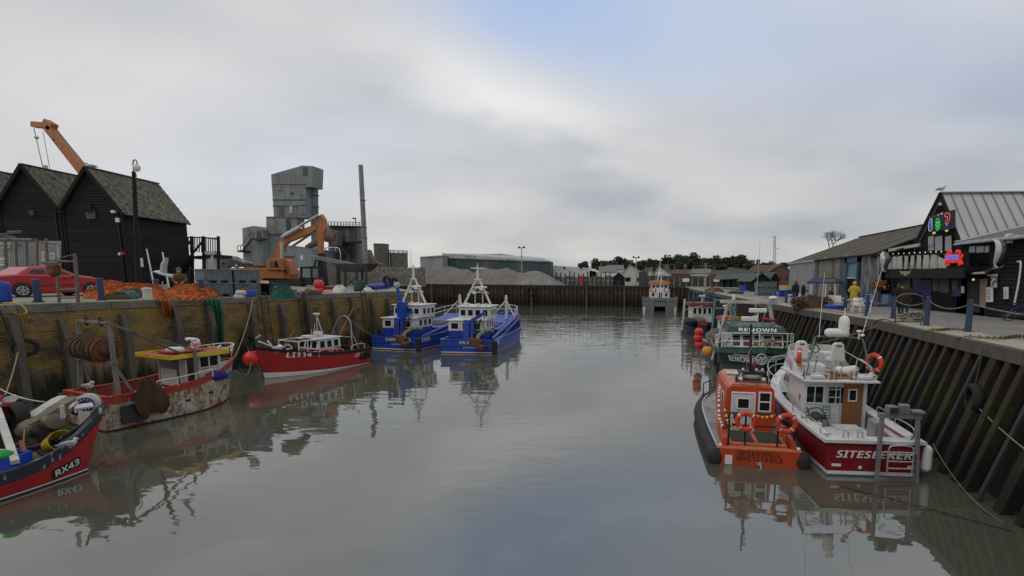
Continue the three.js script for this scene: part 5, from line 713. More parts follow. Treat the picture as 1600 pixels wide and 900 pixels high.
function hut(label, c0, wd, dep, eave, peak, boardsSide) {
const t = thing('boarded_hut', label, 'hut', c0,0, 'black boarded huts in a row'); t.rotation.y = Math.atan2(-HF.z, HF.x); t.updateMatrixWorld();
// local: x along the front to the left, z = into the depth? (front normal is -z or +z); work with explicit axes instead
const toL = p => t.worldToLocal(p.clone()), P = (u, y, s) => toL(c0.clone().addScaledVector(HF, u).addScaledVector(HS, s).setY(GL + y));
part(t, 'wall',[slab([P(0,0,0), P(wd,0,0), P(wd, eave,0), P(wd / 2, peak,0), P(0, eave,0)],.2, toL(c0.clone().sub(HS)).sub(toL(c0)).normalize()), quads([[P(0,0,0), P(0, eave,0), P(0, eave, dep), P(0,0, dep)],[P(wd,0,0), P(wd, eave,0), P(wd, eave, dep), P(wd,0, dep)],[P(0,0, dep), P(wd,0, dep), P(wd, eave, dep), P(0, eave, dep)],[P(0, eave, dep), P(wd, eave, dep), P(wd / 2, peak, dep)]])], M.tar);
const bh = .235; for (let y = .1; y < peak - .2; y += bh) { let u0 = 0, u1 = wd; if (y + bh > eave) { const k = (y + bh - eave)/(peak - eave); u0 = wd / 2*k; u1 = wd - u0; } part(t, 'weatherboard',[slab([P(u0, y,-.075), P(u1, y,-.075), P(u1, y + bh + .02,-.03), P(u0, y + bh + .02,-.03)],.03, toL(c0.clone().sub(HS)).sub(toL(c0)).normalize())],[M.tar, M.tar2, M.tar3, M.tar][Math.floor(rnd()*4)]); }
if (boardsSide) for (let y = .1; y < eave - .1; y += bh) for (let k = 0; k < 2; k++) part(t, 'weatherboard',[slab([P(-.075, y, k * dep / 2 + .0), P(-.075, y,(k + 1)*dep / 2 - .02), P(-.03, y + bh + .02,(k + 1)*dep / 2 - .02), P(-.03, y + bh + .02, k * dep / 2)],.03, toL(c0.clone().sub(HF)).sub(toL(c0)).normalize())],[M.tar, M.tar2, M.tar3][Math.floor(rnd()*3)]);
part(t, 'corner_board',[beam(P(0,0,-.06), P(0, eave,-.06),.16,.16), beam(P(wd,0,-.06), P(wd, eave,-.06),.14,.14)], M.tar2);
const ov = .35, sl = (peak - eave)/(wd / 2), E0 = P(-ov, eave - sl * ov,-ov), E1 = P(-ov, eave - sl * ov, dep + .2), R0 = P(wd / 2, peak,-ov), R1 = P(wd / 2, peak, dep + .2), F0 = P(wd + ov * .6, eave - sl * ov * .6,-ov), F1 = P(wd + ov * .6, eave - sl * ov * .6, dep + .2);
const rf = part(t, 'roof',[slab([E0, E1, R1, R0],.12), slab([R0, R1, F1, F0],.12)], M.tar);
stuff(part(rf, 'slates', slateRoof(E0, E1, R1, R0,19,46, slateCol), M.slate)); stuff(part(rf, 'slates', slateRoof(F0, F1, R1, R0,19,46, slateCol), M.slate));
part(t, 'bargeboard',[beam(E0.clone().add(V(0,-.05,0)), R0.clone().add(V(0,-.05,0)),.05,.28), beam(F0.clone().add(V(0,-.05,0)), R0.clone().add(V(0,-.05,0)),.05,.28)], M.tar2); part(t, 'ridge_cap',[beam(R0.clone().add(V(0,.06,0)), R1.clone().add(V(0,.06,0)),.3,.08)], M.slateGrey ||= paint([.10,.095,.08], { rough: .9 }));
part(t, 'downpipe',[bar(P(.35,.2,-.14), P(.35, eave - .4,-.14),.06)], M.black); part(t, 'gutter',[bar(P(-ov - .06, eave - sl * ov - .02,-.3), P(-ov - .06, eave - sl * ov - .02, dep),.07)], M.black);
t.userData.P = 0; return { t, P };
}
const hz = V(0,0,0), eaveH = zp(190,327, HA.z).y - GL, peakH = zp(133,264, HA.z).y - GL, wdH = planep(98,320, HA, HF).distanceTo(HA.clone().setY(planep(98,320, HA, HF).y));
const depH = planep(290,342, HA, HS).setY(0).distanceTo(HA.clone().setY(0));
const h3 = hut('nearest black boarded hut with slate roof, lamp and camera pole beside its side wall', HA, wdH, depH, eaveH, peakH, true);
const h2 = hut('middle black boarded hut in the row of three behind the red car', HA.clone().addScaledVector(HF, wdH + .25), wdH, depH, eaveH + .1, peakH + .1, false);
const h1 = hut('leftmost black boarded hut, only its slate roof slope in view', HA.clone().addScaledVector(HF,2*(wdH + .25)), wdH, depH, eaveH + .05, peakH, false);
delete h1.t.userData.P; delete h2.t.userData.P; delete h3.t.userData.P;
{ // fittings of the nearest hut
const t = h3.t, P = h3.P, n = (px, py) => { const q = planep(px, py, HA.clone().addScaledVector(HS,-.15), HF); return t.worldToLocal(q); };
const a = n(142,335); part(t, 'vent_louvre',[rb(.75,.85,.15, a.x, a.y, a.z,.03)], M.slateGrey); part(t, 'vent_hood',[bx(.5,.7,.4, a.x, a.y + .55, a.z)], M.tar2);
const b = n(178,331); part(t, 'flood_lamp',[rb(.35,.25,.3, b.x, b.y, b.z,.04)], M.whiteS); const c = n(184,344); part(t, 'alarm_box',[rb(.32,.4,.16, c.x, c.y, c.z,.03)], M.whiteS);
const d = n(50,333); part(h2.t, 'lamp',[rb(.35,.4,.2,...h2.t.worldToLocal(planep(50,333, HA.clone().addScaledVector(HS,-.15), HF)).toArray(),.04)], M.rust);
const s = (px, py) => t.worldToLocal(planep(px, py, HA.clone().addScaledVector(HF,-.15), HS)); const e = s(218,410); part(t, 'notice',[bx(.2,.85,.5, e.x, e.y, e.z), bx(.5,.85,.2, e.x, e.y, e.z)], M.whiteS); const f = n(192,396); part(t, 'red_box',[rb(.3,.3,.15, f.x, f.y, f.z,.03)], M.red); part(t, 'white_box',[rb(.2,.25,.15, f.x + .28, f.y - .05, f.z,.03)], M.whiteS);
const r = s(205,390); part(t, 'door',[bx(.06,2.6,1.3, r.x,1.4, r.z)], M.tar2);
}
{ // outside stair and landing at the far end of the nearest hut
const t = thing('outside_stair', 'black timber outside stair with railed landing at the end of the nearest hut', 'stairs',[0,0,0]);
const z0 = HA.clone().addScaledVector(HS, depH * .62).addScaledVector(HF,-2.2); const P = (px, py) => planep(px, py, z0, V(1,0,-.25).normalize()), D = V(.25,0,1).normalize();
const tr = P(296,389), br = P(250,447), a = P(291,400), b = P(342,396);
for (const o of [0,1.6]) part(t, 'stringer',[beam(P(300,405).addScaledVector(D, o), P(268,452).addScaledVector(D, o),.14,.5)], M.tar2);
for (let i = 0; i < 11; i++) part(t, 'tread',[beam(P(300,405).lerp(P(268,452), i / 10), P(300,405).lerp(P(268,452), i / 10).addScaledVector(D,1.6),.32,.06)], M.tar3);
for (const o of [0,1.6]) part(t, 'handrail',[beam(P(318,375).addScaledVector(D, o), P(282,420).addScaledVector(D, o),.12,.16)], M.tar2);
part(t, 'landing',[slab([P(300,400), P(342,398), P(342,398).addScaledVector(D,-2.2), P(300,400).addScaledVector(D,-2.2)],.3)], M.tar2);
part(t, 'top_rail',[beam(P(294,371), P(318,371),.1,.12), beam(P(318,371), P(340,373),.1,.12), beam(P(318,371), P(318,371).addScaledVector(D,-2),.1,.12)], M.tar2);
for (let i = 0; i <= 13; i++) { const px = 294 + i * 3.5; part(t, 'baluster',[beam(P(px,371), P(px,394),.06,.06)], M.tar2); }
for (const [px, y] of [[318,395],[341,395],[300,395]]) part(t, 'post',[beam(P(px,369), P(px,445).addScaledVector(D,-.1),.2,.2)], M.tar2);
part(t, 'white_pier',[beam(P(327,398).addScaledVector(D,-.5), P(327,445).addScaledVector(D,-.5),1.0,.9), beam(P(321,395).addScaledVector(D,-.45), P(336,395).addScaledVector(D,-.45),1.1,.35)], M.whiteOld);
}
{ // camera pole
const f = lv(217,458, GL), t = thing('camera_pole', 'dark pole with swan-neck bracket and white dome camera beside the nearest hut', 'pole', f), at = (px, py) => t.worldToLocal(planep(px, py, f, V(1,0,0)));
t.updateMatrixWorld(); part(t, 'pole',[bar([0,0,0], at(209,268),.17,.12)], M.tar3); part(t, 'bracket',[tube([at(209,268), at(207.6,256), at(209,250.5), at(212,250), at(214,254), at(213.5,258)],.05,30)], M.galv); const c = at(213.5,262); part(t, 'dome_camera',[lathe([[.01,-.3],[.16,-.22],[.22,-.05],[.24,.12],[.12,.25],[.01,.27]], c.x, c.y, c.z)], M.whiteS); part(t, 'clamp',[tube([at(211,268), at(213,274), at(212,279)],.03)], M.galv);
}
{ // orange crane jib behind the huts, with its ropes
const Zc = -62, C = (px, py) => zp(px, py, Zc), tip = C(52,193), t = thing('crane', 'orange crane jib with hanging hook rope rising behind the black huts', 'crane', lv(200,440, GR).setZ(Zc).setX(C(150,300).x));
const l = p => t.worldToLocal(p.clone()); t.updateMatrixWorld();
part(t, 'jib',[beam(l(C(77,200)), l(C(160,306)),.9,1.0), beam(l(C(160,306)), l(C(230,400)),.9,1.1)], M.orange); part(t, 'jib_head',[beam(l(C(53,195)), l(C(84,197)),.8,.75), beam(l(C(72,192)), l(C(84,200)),.9,1.1)], M.orange);
part(t, 'hoist_rope',[bar(l(C(53,200)), l(C(67,262)),.05), bar(l(C(67,205)), l(C(78,265)),.035)], M.galv); part(t, 'pendant_rope',[bar(l(C(84,197)), l(C(134,258)),.04)], M.dark); part(t, 'hook_block',[rb(.5,.9,.4,...l(C(71,263)).toArray(),.1), sph(.25,...l(C(57,215)).toArray())], M.whiteOld);
part(t, 'rust_spot',[bx(.3,.3,.95,...l(C(90,220)).toArray())], M.rust); part(t, 'cab_and_carrier',[rb(3,2.5,8,6,1.6,0,.2), rb(2,2,2.5,6.3,3.6,2,.2)], M.orange);
}
// ---------------------------------------------------------------- palisade yard at the far left: white panels, steel frame
{
const O = lv(-30,458, GL).add(V(0,0,0)), F = V(.95,0,-.3).normalize(), t = thing('palisade_screen', 'white slatted yard screen with notices under a steel pipe frame, behind the red car', 'fence',[0,0,0]);
const Q = (px, py) => planep(px, py, O, F), nz = V(.3,0,.95).normalize();
for (let i = 0; i < 27; i++) { const px = -12 + i * 3.9, top = 378 + i * .25; part(t, 'pale',[beam(Q(px,447), Q(px, top),.26,.05, nz)], i % 9 == 4 ? M.paleblue : M.whiteOld); }
part(t, 'backing_panel',[slab([Q(-20,448), Q(90,448), Q(90,376), Q(-20,376)].map(p => p.addScaledVector(nz,-.25)),.04, nz)], M.paleGrey ||= paint([.34,.36,.38], { rough: .6, tone: .1 }));
for (const px of [28,44,60,76,90]) part(t, 'steel_post',[bar(Q(px,450).addScaledVector(nz,.8), Q(px - 2,374).addScaledVector(nz,.8),.075)], M.steelOld);
part(t, 'pipe_beam',[bar(Q(-20,374).addScaledVector(nz,.8), Q(68,376.5).addScaledVector(nz,.8),.14), bar(Q(30,364).addScaledVector(nz,.8), Q(50,363).addScaledVector(nz,.8),.07), bar(Q(-10,366).addScaledVector(nz,.8), Q(40,372).addScaledVector(nz,.8),.07), bar(Q(-10,370).addScaledVector(nz,.8), Q(49,365).addScaledVector(nz,.8),.06), bar(Q(68,378).addScaledVector(nz,.8), Q(102,383).addScaledVector(nz,.8),.05)], M.steelOld);
for (const [a, b, c, d] of [[1,403,12,415],[68,393,76,408],[80,395,88,405],[0,380,18,388]]) { const m = part(t, 'notice_board',[slab([Q(a, d), Q(c, d), Q(c, b), Q(a, b)].map(p => p.addScaledVector(nz,.12)),.03, nz)], M.whiteS); for (let k = 0; k < 3; k++) part(m, 'text_line',[beam(Q(a + 2, b + (d - b)*(.3 + k * .2)).addScaledVector(nz,.135), Q(c - 2, b + (d - b)*(.3 + k * .2)).addScaledVector(nz,.135),.02,.05, V(0,1,0))], M.grey); }
}
{ // free-standing pipe gantry at the quay edge
const O = lv(118,474, GL), t = thing('pipe_gantry', 'rusty pipe gantry standing at the quay edge in front of the red car bonnet', 'frame',[0,0,0]), Q = (px, py) => planep(px, py, O, V(1,0,-.15).normalize());
part(t, 'upright',[bar(Q(122.5,473), Q(117,397),.07)], M.steelOld); part(t, 'upright',[bar(Q(92.5,473), Q(88,408),.06)], M.steelOld); part(t, 'cross_pipe',[bar(Q(86,408), Q(118,409),.05), bar(Q(87,405), Q(118,397),.03), bar(Q(66,411), Q(92,411),.05), bar(Q(93,453), Q(121,452),.05), bar(Q(92,466), Q(121,465),.04)], M.steelOld); part(t, 'winch_reel',[rb(.45,.45,.35,...Q(84,420).toArray(),.1), sph(.22,...Q(85,426).toArray())], M.rust);
}
// ---------------------------------------------------------------- red car
function buildCar(pos, turn, sc, label, body) {
const t = thing('parked_car', label, 'car', pos, turn); t.scale.setScalar(sc);
const prof = [[-2.1,.32],[-2.12,.62],[-2.05,.92],[-1.6,.98],[-1.15,1.02],[.75,.98],[1.4,.88],[1.85,.74],[2.02,.55],[2.0,.28],[-1.9,.22]];
const W = s => .84*(1 - .05*s * s);
const shell = (pr, w0, w1, bev) => extX(pr,-w0, w0, bev);
part(t, 'body',[shell(prof.map(p => [p[0], p[1]]),.74,.74,.09)], body);
const cab = [[-1.5,.95],[-.85,1.36],[-.3,1.42],[.15,1.39],[.95,.97]]; const cg = shell(cab,.62,.62,.07); const p = cg.attributes.position; for (let i = 0; i < p.count; i++) { const k = clamp((p.getY(i) - .95)/.5); p.setX(i, p.getX(i)*(1.12 - .14*k)); } cg.computeVertexNormals(); part(t, 'cabin',[cg], body);
const sideG = (pts, s) => slab(pts.map(([z, y]) => { const k = clamp((y - .95)/.5); return V(s * (.69*(1.12 - .14*k) + .012), y, z); }),.02, V(s,0,0));
for (const s of [1,-1]) { part(t, 'rear_side_window',[sideG([[-1.1,1.0],[-.38,1.0],[-.38,1.33],[-.78,1.31]], s)], M.glass); part(t, 'front_side_window',[sideG([[-.3,1.0],[.66,1.0],[.15,1.31],[-.3,1.33]], s)], M.glass); part(t, 'door_handle',[bx(.03,.04,.16, s * .845,.86,-.55), bx(.03,.04,.16, s * .845,.86,.3)], M.dark); part(t, 'mirror',[rb(.16,.12,.1, s * .88,1.0,.62,.04)], body); part(t, 'side_strip',[bx(.02,.06,2.3, s * .838,.55,-.05)], M.dark); part(t, 'tail_lamp',[rb(.3,.2,.1, s * .6,.78,-2.13,.04)], M.tail ||= std([.35,.012,.012],.2)); part(t, 'headlamp',[rb(.34,.16,.2, s * .58,.66,1.95,.05)], M.alu); }
const rg = (pts) => slab(pts.map(v3),.02, V(0,.8,-.6)); part(t, 'rear_window',[rg([[-.56,1.02,-1.46],[.56,1.02,-1.46],[.5,1.34,-.92],[-.5,1.34,-.92]])], M.glassSky ||= new THREE.MeshPhysicalMaterial({ color: 0x2a2e30, roughness: .05, clearcoat: 1, ior: 1.8, side: 2 })); part(t, 'windscreen',[slab([V(-.56,1.02,.93), V(.56,1.02,.93), V(.5,1.36,.2), V(-.5,1.36,.2)],.02, V(0,.8,.6))], M.glass);
part(t, 'number_plate',[bx(.5,.11,.02,0,.70,-2.21)], M.yellow); part(t, 'rear_bumper',[rb(1.62,.26,.2,0,.42,-2.13,.07)], body);
for (const s of [1,-1]) for (const z of [-1.28,1.28]) { const w = part(t, 'wheel',[place(tyre(.2,.11), s * .75,.31, z,0,0, Math.PI / 2).scale(1,1,1), place(lathe([[.01,-.09],[.22,-.09],[.22,.09],[.01,.09]],0,0,0,18), s * .75,.31, z,0,0, Math.PI / 2)], M.rubber); const sp = []; for (let k = 0; k < 6; k++) { const a = k / 6*TAU; sp.push(place(bx(.02,.16,.05,0,.1,0), s * .852,.31, z, a)); } part(w, 'alloy_rim',[...sp, place(tor(.195,.02,0,0,0), s * .85,.31, z,0, Math.PI / 2)], M.alu); part(t, 'wheel_arch',[place(lathe([[.01,-.02],[.37,-.02],[.37,.02],[.01,.02]],0,0,0,22), s * .822,.34, z,0,0, Math.PI / 2)], M.black); }
return t;
}
M.carRed = new THREE.MeshPhysicalMaterial({ color: new THREE.Color().setRGB(.42,.012,.018), roughness: .35, clearcoat: .8, clearcoatRoughness: .08, side: 2 });
buildCar(lv(74,462.5, GL), Math.PI - .1,1.3, 'dark red hatchback parked on the left quay in front of the black huts', M.carRed);
// ---------------------------------------------------------------- bollards, posts and small things along the left quay
const bollardPts = [[60,472,436, 'blue painted quay post left of the red car wheel'],[159,469,434, 'blue painted quay post between the red car and the orange nets'],[246,464,436, 'short blue post behind the orange nets, right of the blue crate'],[316,465,436, 'blue painted quay post left of the stacked grey fish bins']];
for (const [px, py, top, lab] of bollardPts) { const b = lv(px, py, GL), hh = zp(px, top, b.z).y - GL, t = thing('quay_post', lab, 'post', b,0, 'blue posts on the left quay'); part(t, 'shaft',[lathe([[.01,0],[.15,0],[.14, hh - .15],[.16, hh - .12],[.16, hh - .04],[.1, hh],[.01, hh]],0,0,0,14)], M.post); part(t, 'foot',[lathe([[.01,0],[.22,0],[.22,.05],[.01,.06]],0,0,0,14)], M.iron); }
{ const b = lv(231,467.5, GL), t = thing('mooring_bollard', 'white painted mooring bollard on the coping between the orange nets', 'bollard', b); part(t, 'shaft',[lathe([[.01,0],[.26,0],[.22,.1],[.2,.5],[.24,.58],[.24,.66],[.01,.7]],0,0,0,18)], M.whiteOld); part(t, 'base_plate',[bx(.9,.06,.5,.15,.03,0)], M.whiteOld); }
{ const b = lv(4,473, GL), t = thing('blue_barrel', 'blue plastic barrel at the left edge of the picture on the quay', 'barrel', b); part(t, 'drum',[lathe([[.01,0],[.3,0],[.33,.15],[.32,.3],[.34,.5],[.32,.7],[.33,.9],[.28,1.05],[.01,1.08]],0,0,0,20)], M.blue); }
solo('yellow_rope', 'loop of yellow rope lying over the coping at far left', 'rope',[tube([lv(2,474, GL + .05), lv(15,473, GL + .06), lv(28,474, GL + .05), V(0,0,0).copy(planep(40,483, V(edgeL(-20) + .2,0,-20), V(.2,0,-1))), planep(40,490, V(edgeL(-20) + .25,0,-20), V(.2,0,-1)), planep(25,491, V(edgeL(-19) + .25,0,-19), V(.2,0,-1)), lv(8,479, GL + .05)],.035,60)], std([.5,.36,.05],.9));
{ const b = lv(178,452, GL), t = thing('pallet', 'wooden pallet standing on edge against the nearest hut behind the nets', 'pallet', b,.15); part(t, 'stringer',[bx(2.0,.1,.1,0,.1,0), bx(2.0,.1,.1,0,1.35,0)], M.pallet); for (let i = 0; i < 3; i++) part(t, 'board',[bx(.14,1.5,.06,-.9 + i * .9,.75,.08)], M.pallet); }
{ const b = lv(222,449, GL), t = thing('blue_crate', 'blue plastic crate behind the orange nets, below the notice on the hut', 'crate', b); part(t, 'crate_body',[bx(1.9,.9,.06,0,.8,.5), bx(1.9,.9,.06,0,.8,-.5), bx(.06,.9,1,.95,.8,0), bx(.06,.9,1,-.95,.8,0), bx(1.9,.06,1,0,.38,0)], M.plasticBlue); part(t, 'stand',[bx(1.8,.35,.9,0,.18,0)], M.dark); }
for (const [a, b, c, d, lab] of [[229,389,243,458, 'left leaning pale marker pole in the nets, crossed by the flying gull'],[254,394,266,460, 'right leaning marker pole with yellow foot, behind the flying gull']]) { const f = lv(c, d, GL), t = thing('marker_pole', lab, 'pole', f,0); const top = planep(a, b, f, V(1,0,-.2).normalize()); t.updateMatrixWorld(); part(t, 'shaft',[bar([0,0,0], t.worldToLocal(top.clone()),.055,.045)], M.whiteS); part(t, 'foot',[bar([0,0,0], t.worldToLocal(top.clone()).multiplyScalar(.2),.07)], c > 250 ? M.yellow : M.whiteOld); }
// nets
M.netOrange = std([.50,.11,.025],.95, { bumpMap: gtex(128,128,(u, v) => fbm(u * 20, v * 20,3,20,20,333),.8), bumpScale: .05, map: ctex(256,256,(u, v) => { const n = fbm(u * 40, v * 12,4,40,12,334), m = fbm(u * 5, v * 5,3,5,5,335); const k = .35 + 1.1*n; return [.52*k,(.10 + .05*m)*k,.024*k]; },2.5) }); M.netOrange.color.set(0xffffff);
M.netGreen = std([1,1,1],.95, { bumpMap: grainBump, bumpScale: .03, map: ctex(128,128,(u, v) => { const n = fbm(u * 30, v * 10,4,30,10,337); const k = .3 + 1.2*n; return [.012*k,.14*k,.075*k]; },2) });
M.netTeal = std([1,1,1],.95, { bumpMap: grainBump, bumpScale: .03, map: ctex(128,128,(u, v) => { const n = fbm(u * 30, v * 10,4,30,10,338); const k = .3 + 1.1*n; return [.06*k,.14*k,.14*k]; },2) });
function heap(name, label, cat, px0, px1, py, top, depth, mat, strandMat, n = 40, group) {     // a slumped pile seen between two pixels on the quay
const a = lv(px0, py, GL), b = lv(px1, py, GL), t = thing(name, label, cat, a.clone().lerp(b,.5),0, group), w = a.distanceTo(b)/2, ax = b.clone().sub(a).normalize(), az = V(-ax.z,0, ax.x), hh = zp((px0 + px1)/2, top, a.z).y - GL, sd = px0;
const f = (r, th) => { const e = 1 + .25*(vnoise(Math.cos(th)*2 + 5 + sd, Math.sin(th)*2 + 5) - .5)*2, x = Math.cos(th)*r * w * e, z = Math.sin(th)*r * depth * e, q = 1 - r * r, y = Math.max(0, hh * Math.pow(Math.max(0, q),.55)*(.6 + .75*fbm(x * .9 + sd, z * .9,3)) - .02 + .1*(vnoise(x * 4, z * 4 + sd) - .5)); return ax.clone().multiplyScalar(x).addScaledVector(az, z).setY(y); };
part(t, 'heap',[gridGeo(64,18,(u, v) => f(v, u * TAU))], mat);
const st = []; for (let i = 0; i < n; i++) { const th = rr(0, TAU), r = rr(.1,.9), pts = []; let T = th, R = r; for (let k = 0; k < 7; k++) { T += rr(-.25,.25); R = clamp(R + rr(-.14,.14),.02,1); pts.push(f(R, T).add(V(0, rr(.01,.13),0))); } st.push(tube(pts, rr(.010,.024),16,3)); } stuff(part(t, 'loose_strands', st, strandMat || mat)); return t;
}
function drape(parent, name, cols, mat, nv = 24) {        // sheet of net hanging between pixel columns [[x0,x1,y,out]...] from the coping down the wall
part(parent, name,[gridGeo(14, nv,(u, v) => { const k = v * (cols.length - 1), i = Math.min(cols.length - 2, Math.floor(k)), f = k - i, A = cols[i], B = cols[i + 1], px = mix(mix(A[0], A[1], u), mix(B[0], B[1], u), f), py = mix(A[2], B[2], f), o = mix(A[3], B[3], f) + .12*Math.sin(u * 21 + v * 6)*(1 + v) + .1*(vnoise(u * 7, v * 9) - .5), p = planep(px, py, V(edgeL(-26) + o,0,-26), V(.2,0,-1)); return p.sub(parent.position); })], mat);
}
const on1 = heap('net_heap', 'long heap of bright orange fishing net between the red car and the white bollard', 'net',140,262,465.5,440,1.3, M.netOrange, M.netOrange,150);
drape(on1, 'hanging_net',[[243,258,462,-.4],[246,266,470,.1],[252,268,480,.2],[258,270,494,.25]], M.netOrange);
const on2 = heap('net_heap', 'smaller orange net heap with green edge beside the seated man', 'net',262,335,465,445,1.2, M.netOrange, M.netOrange,110);
drape(on2, 'hanging_net',[[276,322,461,-.4],[280,322,466,.1],[284,318,471,.2]], M.netOrange);
const gn = heap('net_heap', 'dark green net slumped over the coping and hanging down the wall', 'net',300,345,464,450,.9, M.netGreen, M.netGreen,30);
drape(gn, 'hanging_net',[[316,338,460,-.4],[322,345,470,.1],[328,349,486,.3],[336,349,510,.5],[340,349,540,.8],[343,348,556,1.0]], M.netGreen,30);
heap('net_heap', 'teal net bundle lying in front of the long orange net', 'net',188,228,466.5,449,.9, M.netTeal, M.netGreen,24); heap('net_heap', 'low dark tangle of rope and net at the foot of the orange heap', 'net',165,205,467.5,458,.5, M.netBrown, M.netGreen,30);
heap('net_heap', 'brown net heap under the hands of the seated man', 'net',262,300,463,449,.9, std([.2,.11,.03],.95), M.ropeDark,30);
heap('net_heap', 'teal green net heap on the coping below the excavator', 'net',425,458,466,445,.8, M.netGreen, M.netTeal,90); heap('net_heap', 'ochre and green tangle right of the teal net heap', 'net',470,500,461,450,.7, M.netBrown, M.rope,30); heap('net_heap', 'blue and red rope tail of the teal net heap', 'net',452,470,465,454,.5, M.netTeal, M.redOld,20);
{ const q = lv(252,462, GL), t = thing('marker_flag', 'small grey flag on a short stick in the orange nets', 'flag', q); t.updateMatrixWorld(); const C = (px, py) => t.worldToLocal(planep(px, py, q, V(1,0,0))); part(t, 'cloth',[gridGeo(4,4,(u, v) => C(mix(247,260, u), mix(442,455, v) + 3*Math.sin(u * 3)).add(V(0,0,.1*Math.sin(u * 5))))], M.paleGrey); part(t, 'stick',[bar(C(252,462), C(254,440),.03)], M.whiteOld); }
// ---------------------------------------------------------------- grey fish bins
function fishBin(label, pos, turn, s = 1, group = 'grey plastic fish bins') {
const t = thing('fish_bin', label, 'bin', pos, turn, group); t.scale.setScalar(s);
const m = M.binGrey ||= paint([.14,.175,.21], { rough: .6, tone: .15 }); part(t, 'tub',[rb(1.2,.62,.05,0,.45,.475,.02), rb(1.2,.62,.05,0,.45,-.475,.02), rb(.05,.62,.9,.575,.45,0,.02), rb(.05,.62,.9,-.575,.45,0,.02), bx(1.15,.05,.92,0,.16,0)], m);
part(t, 'rim',[rb(1.28,.07,.07,0,.75,.5,.02), rb(1.28,.07,.07,0,.75,-.5,.02), rb(.07,.07,1,.61,.75,0,.02), rb(.07,.07,1,-.61,.75,0,.02)], m); for (const x of [-.5,0,.5]) part(t, 'foot',[bx(.16,.14,1.0, x,.07,0)], m); for (let i = 0; i < 5; i++) part(t, 'rib',[bx(.05,.5,.03,-.5 + i * .25,.46,.51)], m); return t;
}
{ const L0 = lv(320,463.5, GL), R0 = lv(360,462.5, GL), s = 1.32, d = R0.clone().sub(L0).normalize(), a = Math.atan2(-d.z, d.x), w = 1.30*s; const base = L0.clone().addScaledVector(d, w * .35);
const b0 = fishBin('lower left grey fish bin of the stack on the quay edge', base, a, s); b0.scale.y = s * .9; const lab = ['', 'lower right grey fish bin of the stack on the quay edge', 'upper left grey fish bin of the stack beside the stairs', 'upper right grey fish bin of the stack, nearest the excavator'];
[[w * .0,0],[w,0],[0,.70*s],[w,.70*s]].forEach(([x, y], i) => { if (i) { const c = copyOf(b0, lab[i], base.clone().addScaledVector(d, x).setY(GL + y), a); c.scale.set(s, s * .9, s); } });
const q = lv(337,447, GL); const c1 = copyOf(b0, 'farther grey fish bin standing high behind the stair pier', zp(338,414, q.z).clone(), a + .2); c1.scale.setScalar(1.6); const c2 = copyOf(b0, 'farther lower grey fish bin behind the stair pier', zp(340,428, q.z), a + .2); c2.scale.setScalar(1.6); const c3 = copyOf(b0, 'farthest grey fish bin at ground level behind the stack', zp(341,443, q.z), a + .2); c3.scale.setScalar(1.6);
}
buildCar(zp(364,419,-66), Math.PI * .5,1.25, 'dark grey car seen between the fish bins and the excavator', M.carGrey ||= paint([.05,.055,.06], { rough: .3 }));
struct('raised_roadway',[bx(6.5,3,4, zp(364,419,-66).x, zp(364,419,-66).y - 1.51,-66)], M.apron);
// ================================================================ EXCAVATOR, BULK PLANT AND HEAPS behind the left quay
function T0(name, label, cat, px, py, z, group) { const p = zp(px, py, z); const t = thing(name, label, cat, p,0, group); t.updateMatrixWorld(); return t; }
// upright piece whose front outline is known, at distance z, with its own depth behind
function slabZ(t, pts, z, depth, bev = 0, dz = 0) { const o = t.position; return ext(pts.map(([x, y]) => { const p = zp(x, y, z + dz); return [p.x - o.x, p.y - o.y]; }), depth, bev).translate(0,0, z + dz - depth - o.z); }
const lz = (t, px, py, z) => zp(px, py, z).sub(t.position);
M.clad = (c, s) => std([1,1,1],.7, { bumpMap: gtex(64,64,(u, v) => .5 + .5*Math.sin(u * TAU),.4), bumpScale: .03, map: ctex(256,256,(u, v) => { const n = fbm(u * 5, v * 5,5,5,5, s), st = fbm(u * 40, v * 3,3,40,3, s + 1), pa = hash2(Math.floor(u * 8), Math.floor(v * 6), s + 2); const k = .78 + .2*n + .18*pa - .25*sst(.5,.8, st); const r = sst(.6,.75, fbm(u * 9, v * 6,4,9,6, s + 3)); return c.map((x, i) => mix(x * k,[.16,.11,.07][i]*k, r * .4)); },14) });
M.cladPaleGrey = M.clad([.26,.27,.27],441); M.cladGrey = M.clad([.225,.245,.255],401); M.cladDark = M.clad([.105,.115,.12],411); M.cladPale = M.clad([.30,.31,.31],421); M.cladBlue = M.clad([.055,.085,.10],431); M.conc = paint([.22,.215,.20], { rough: .9, tone: .3, size: 5 });
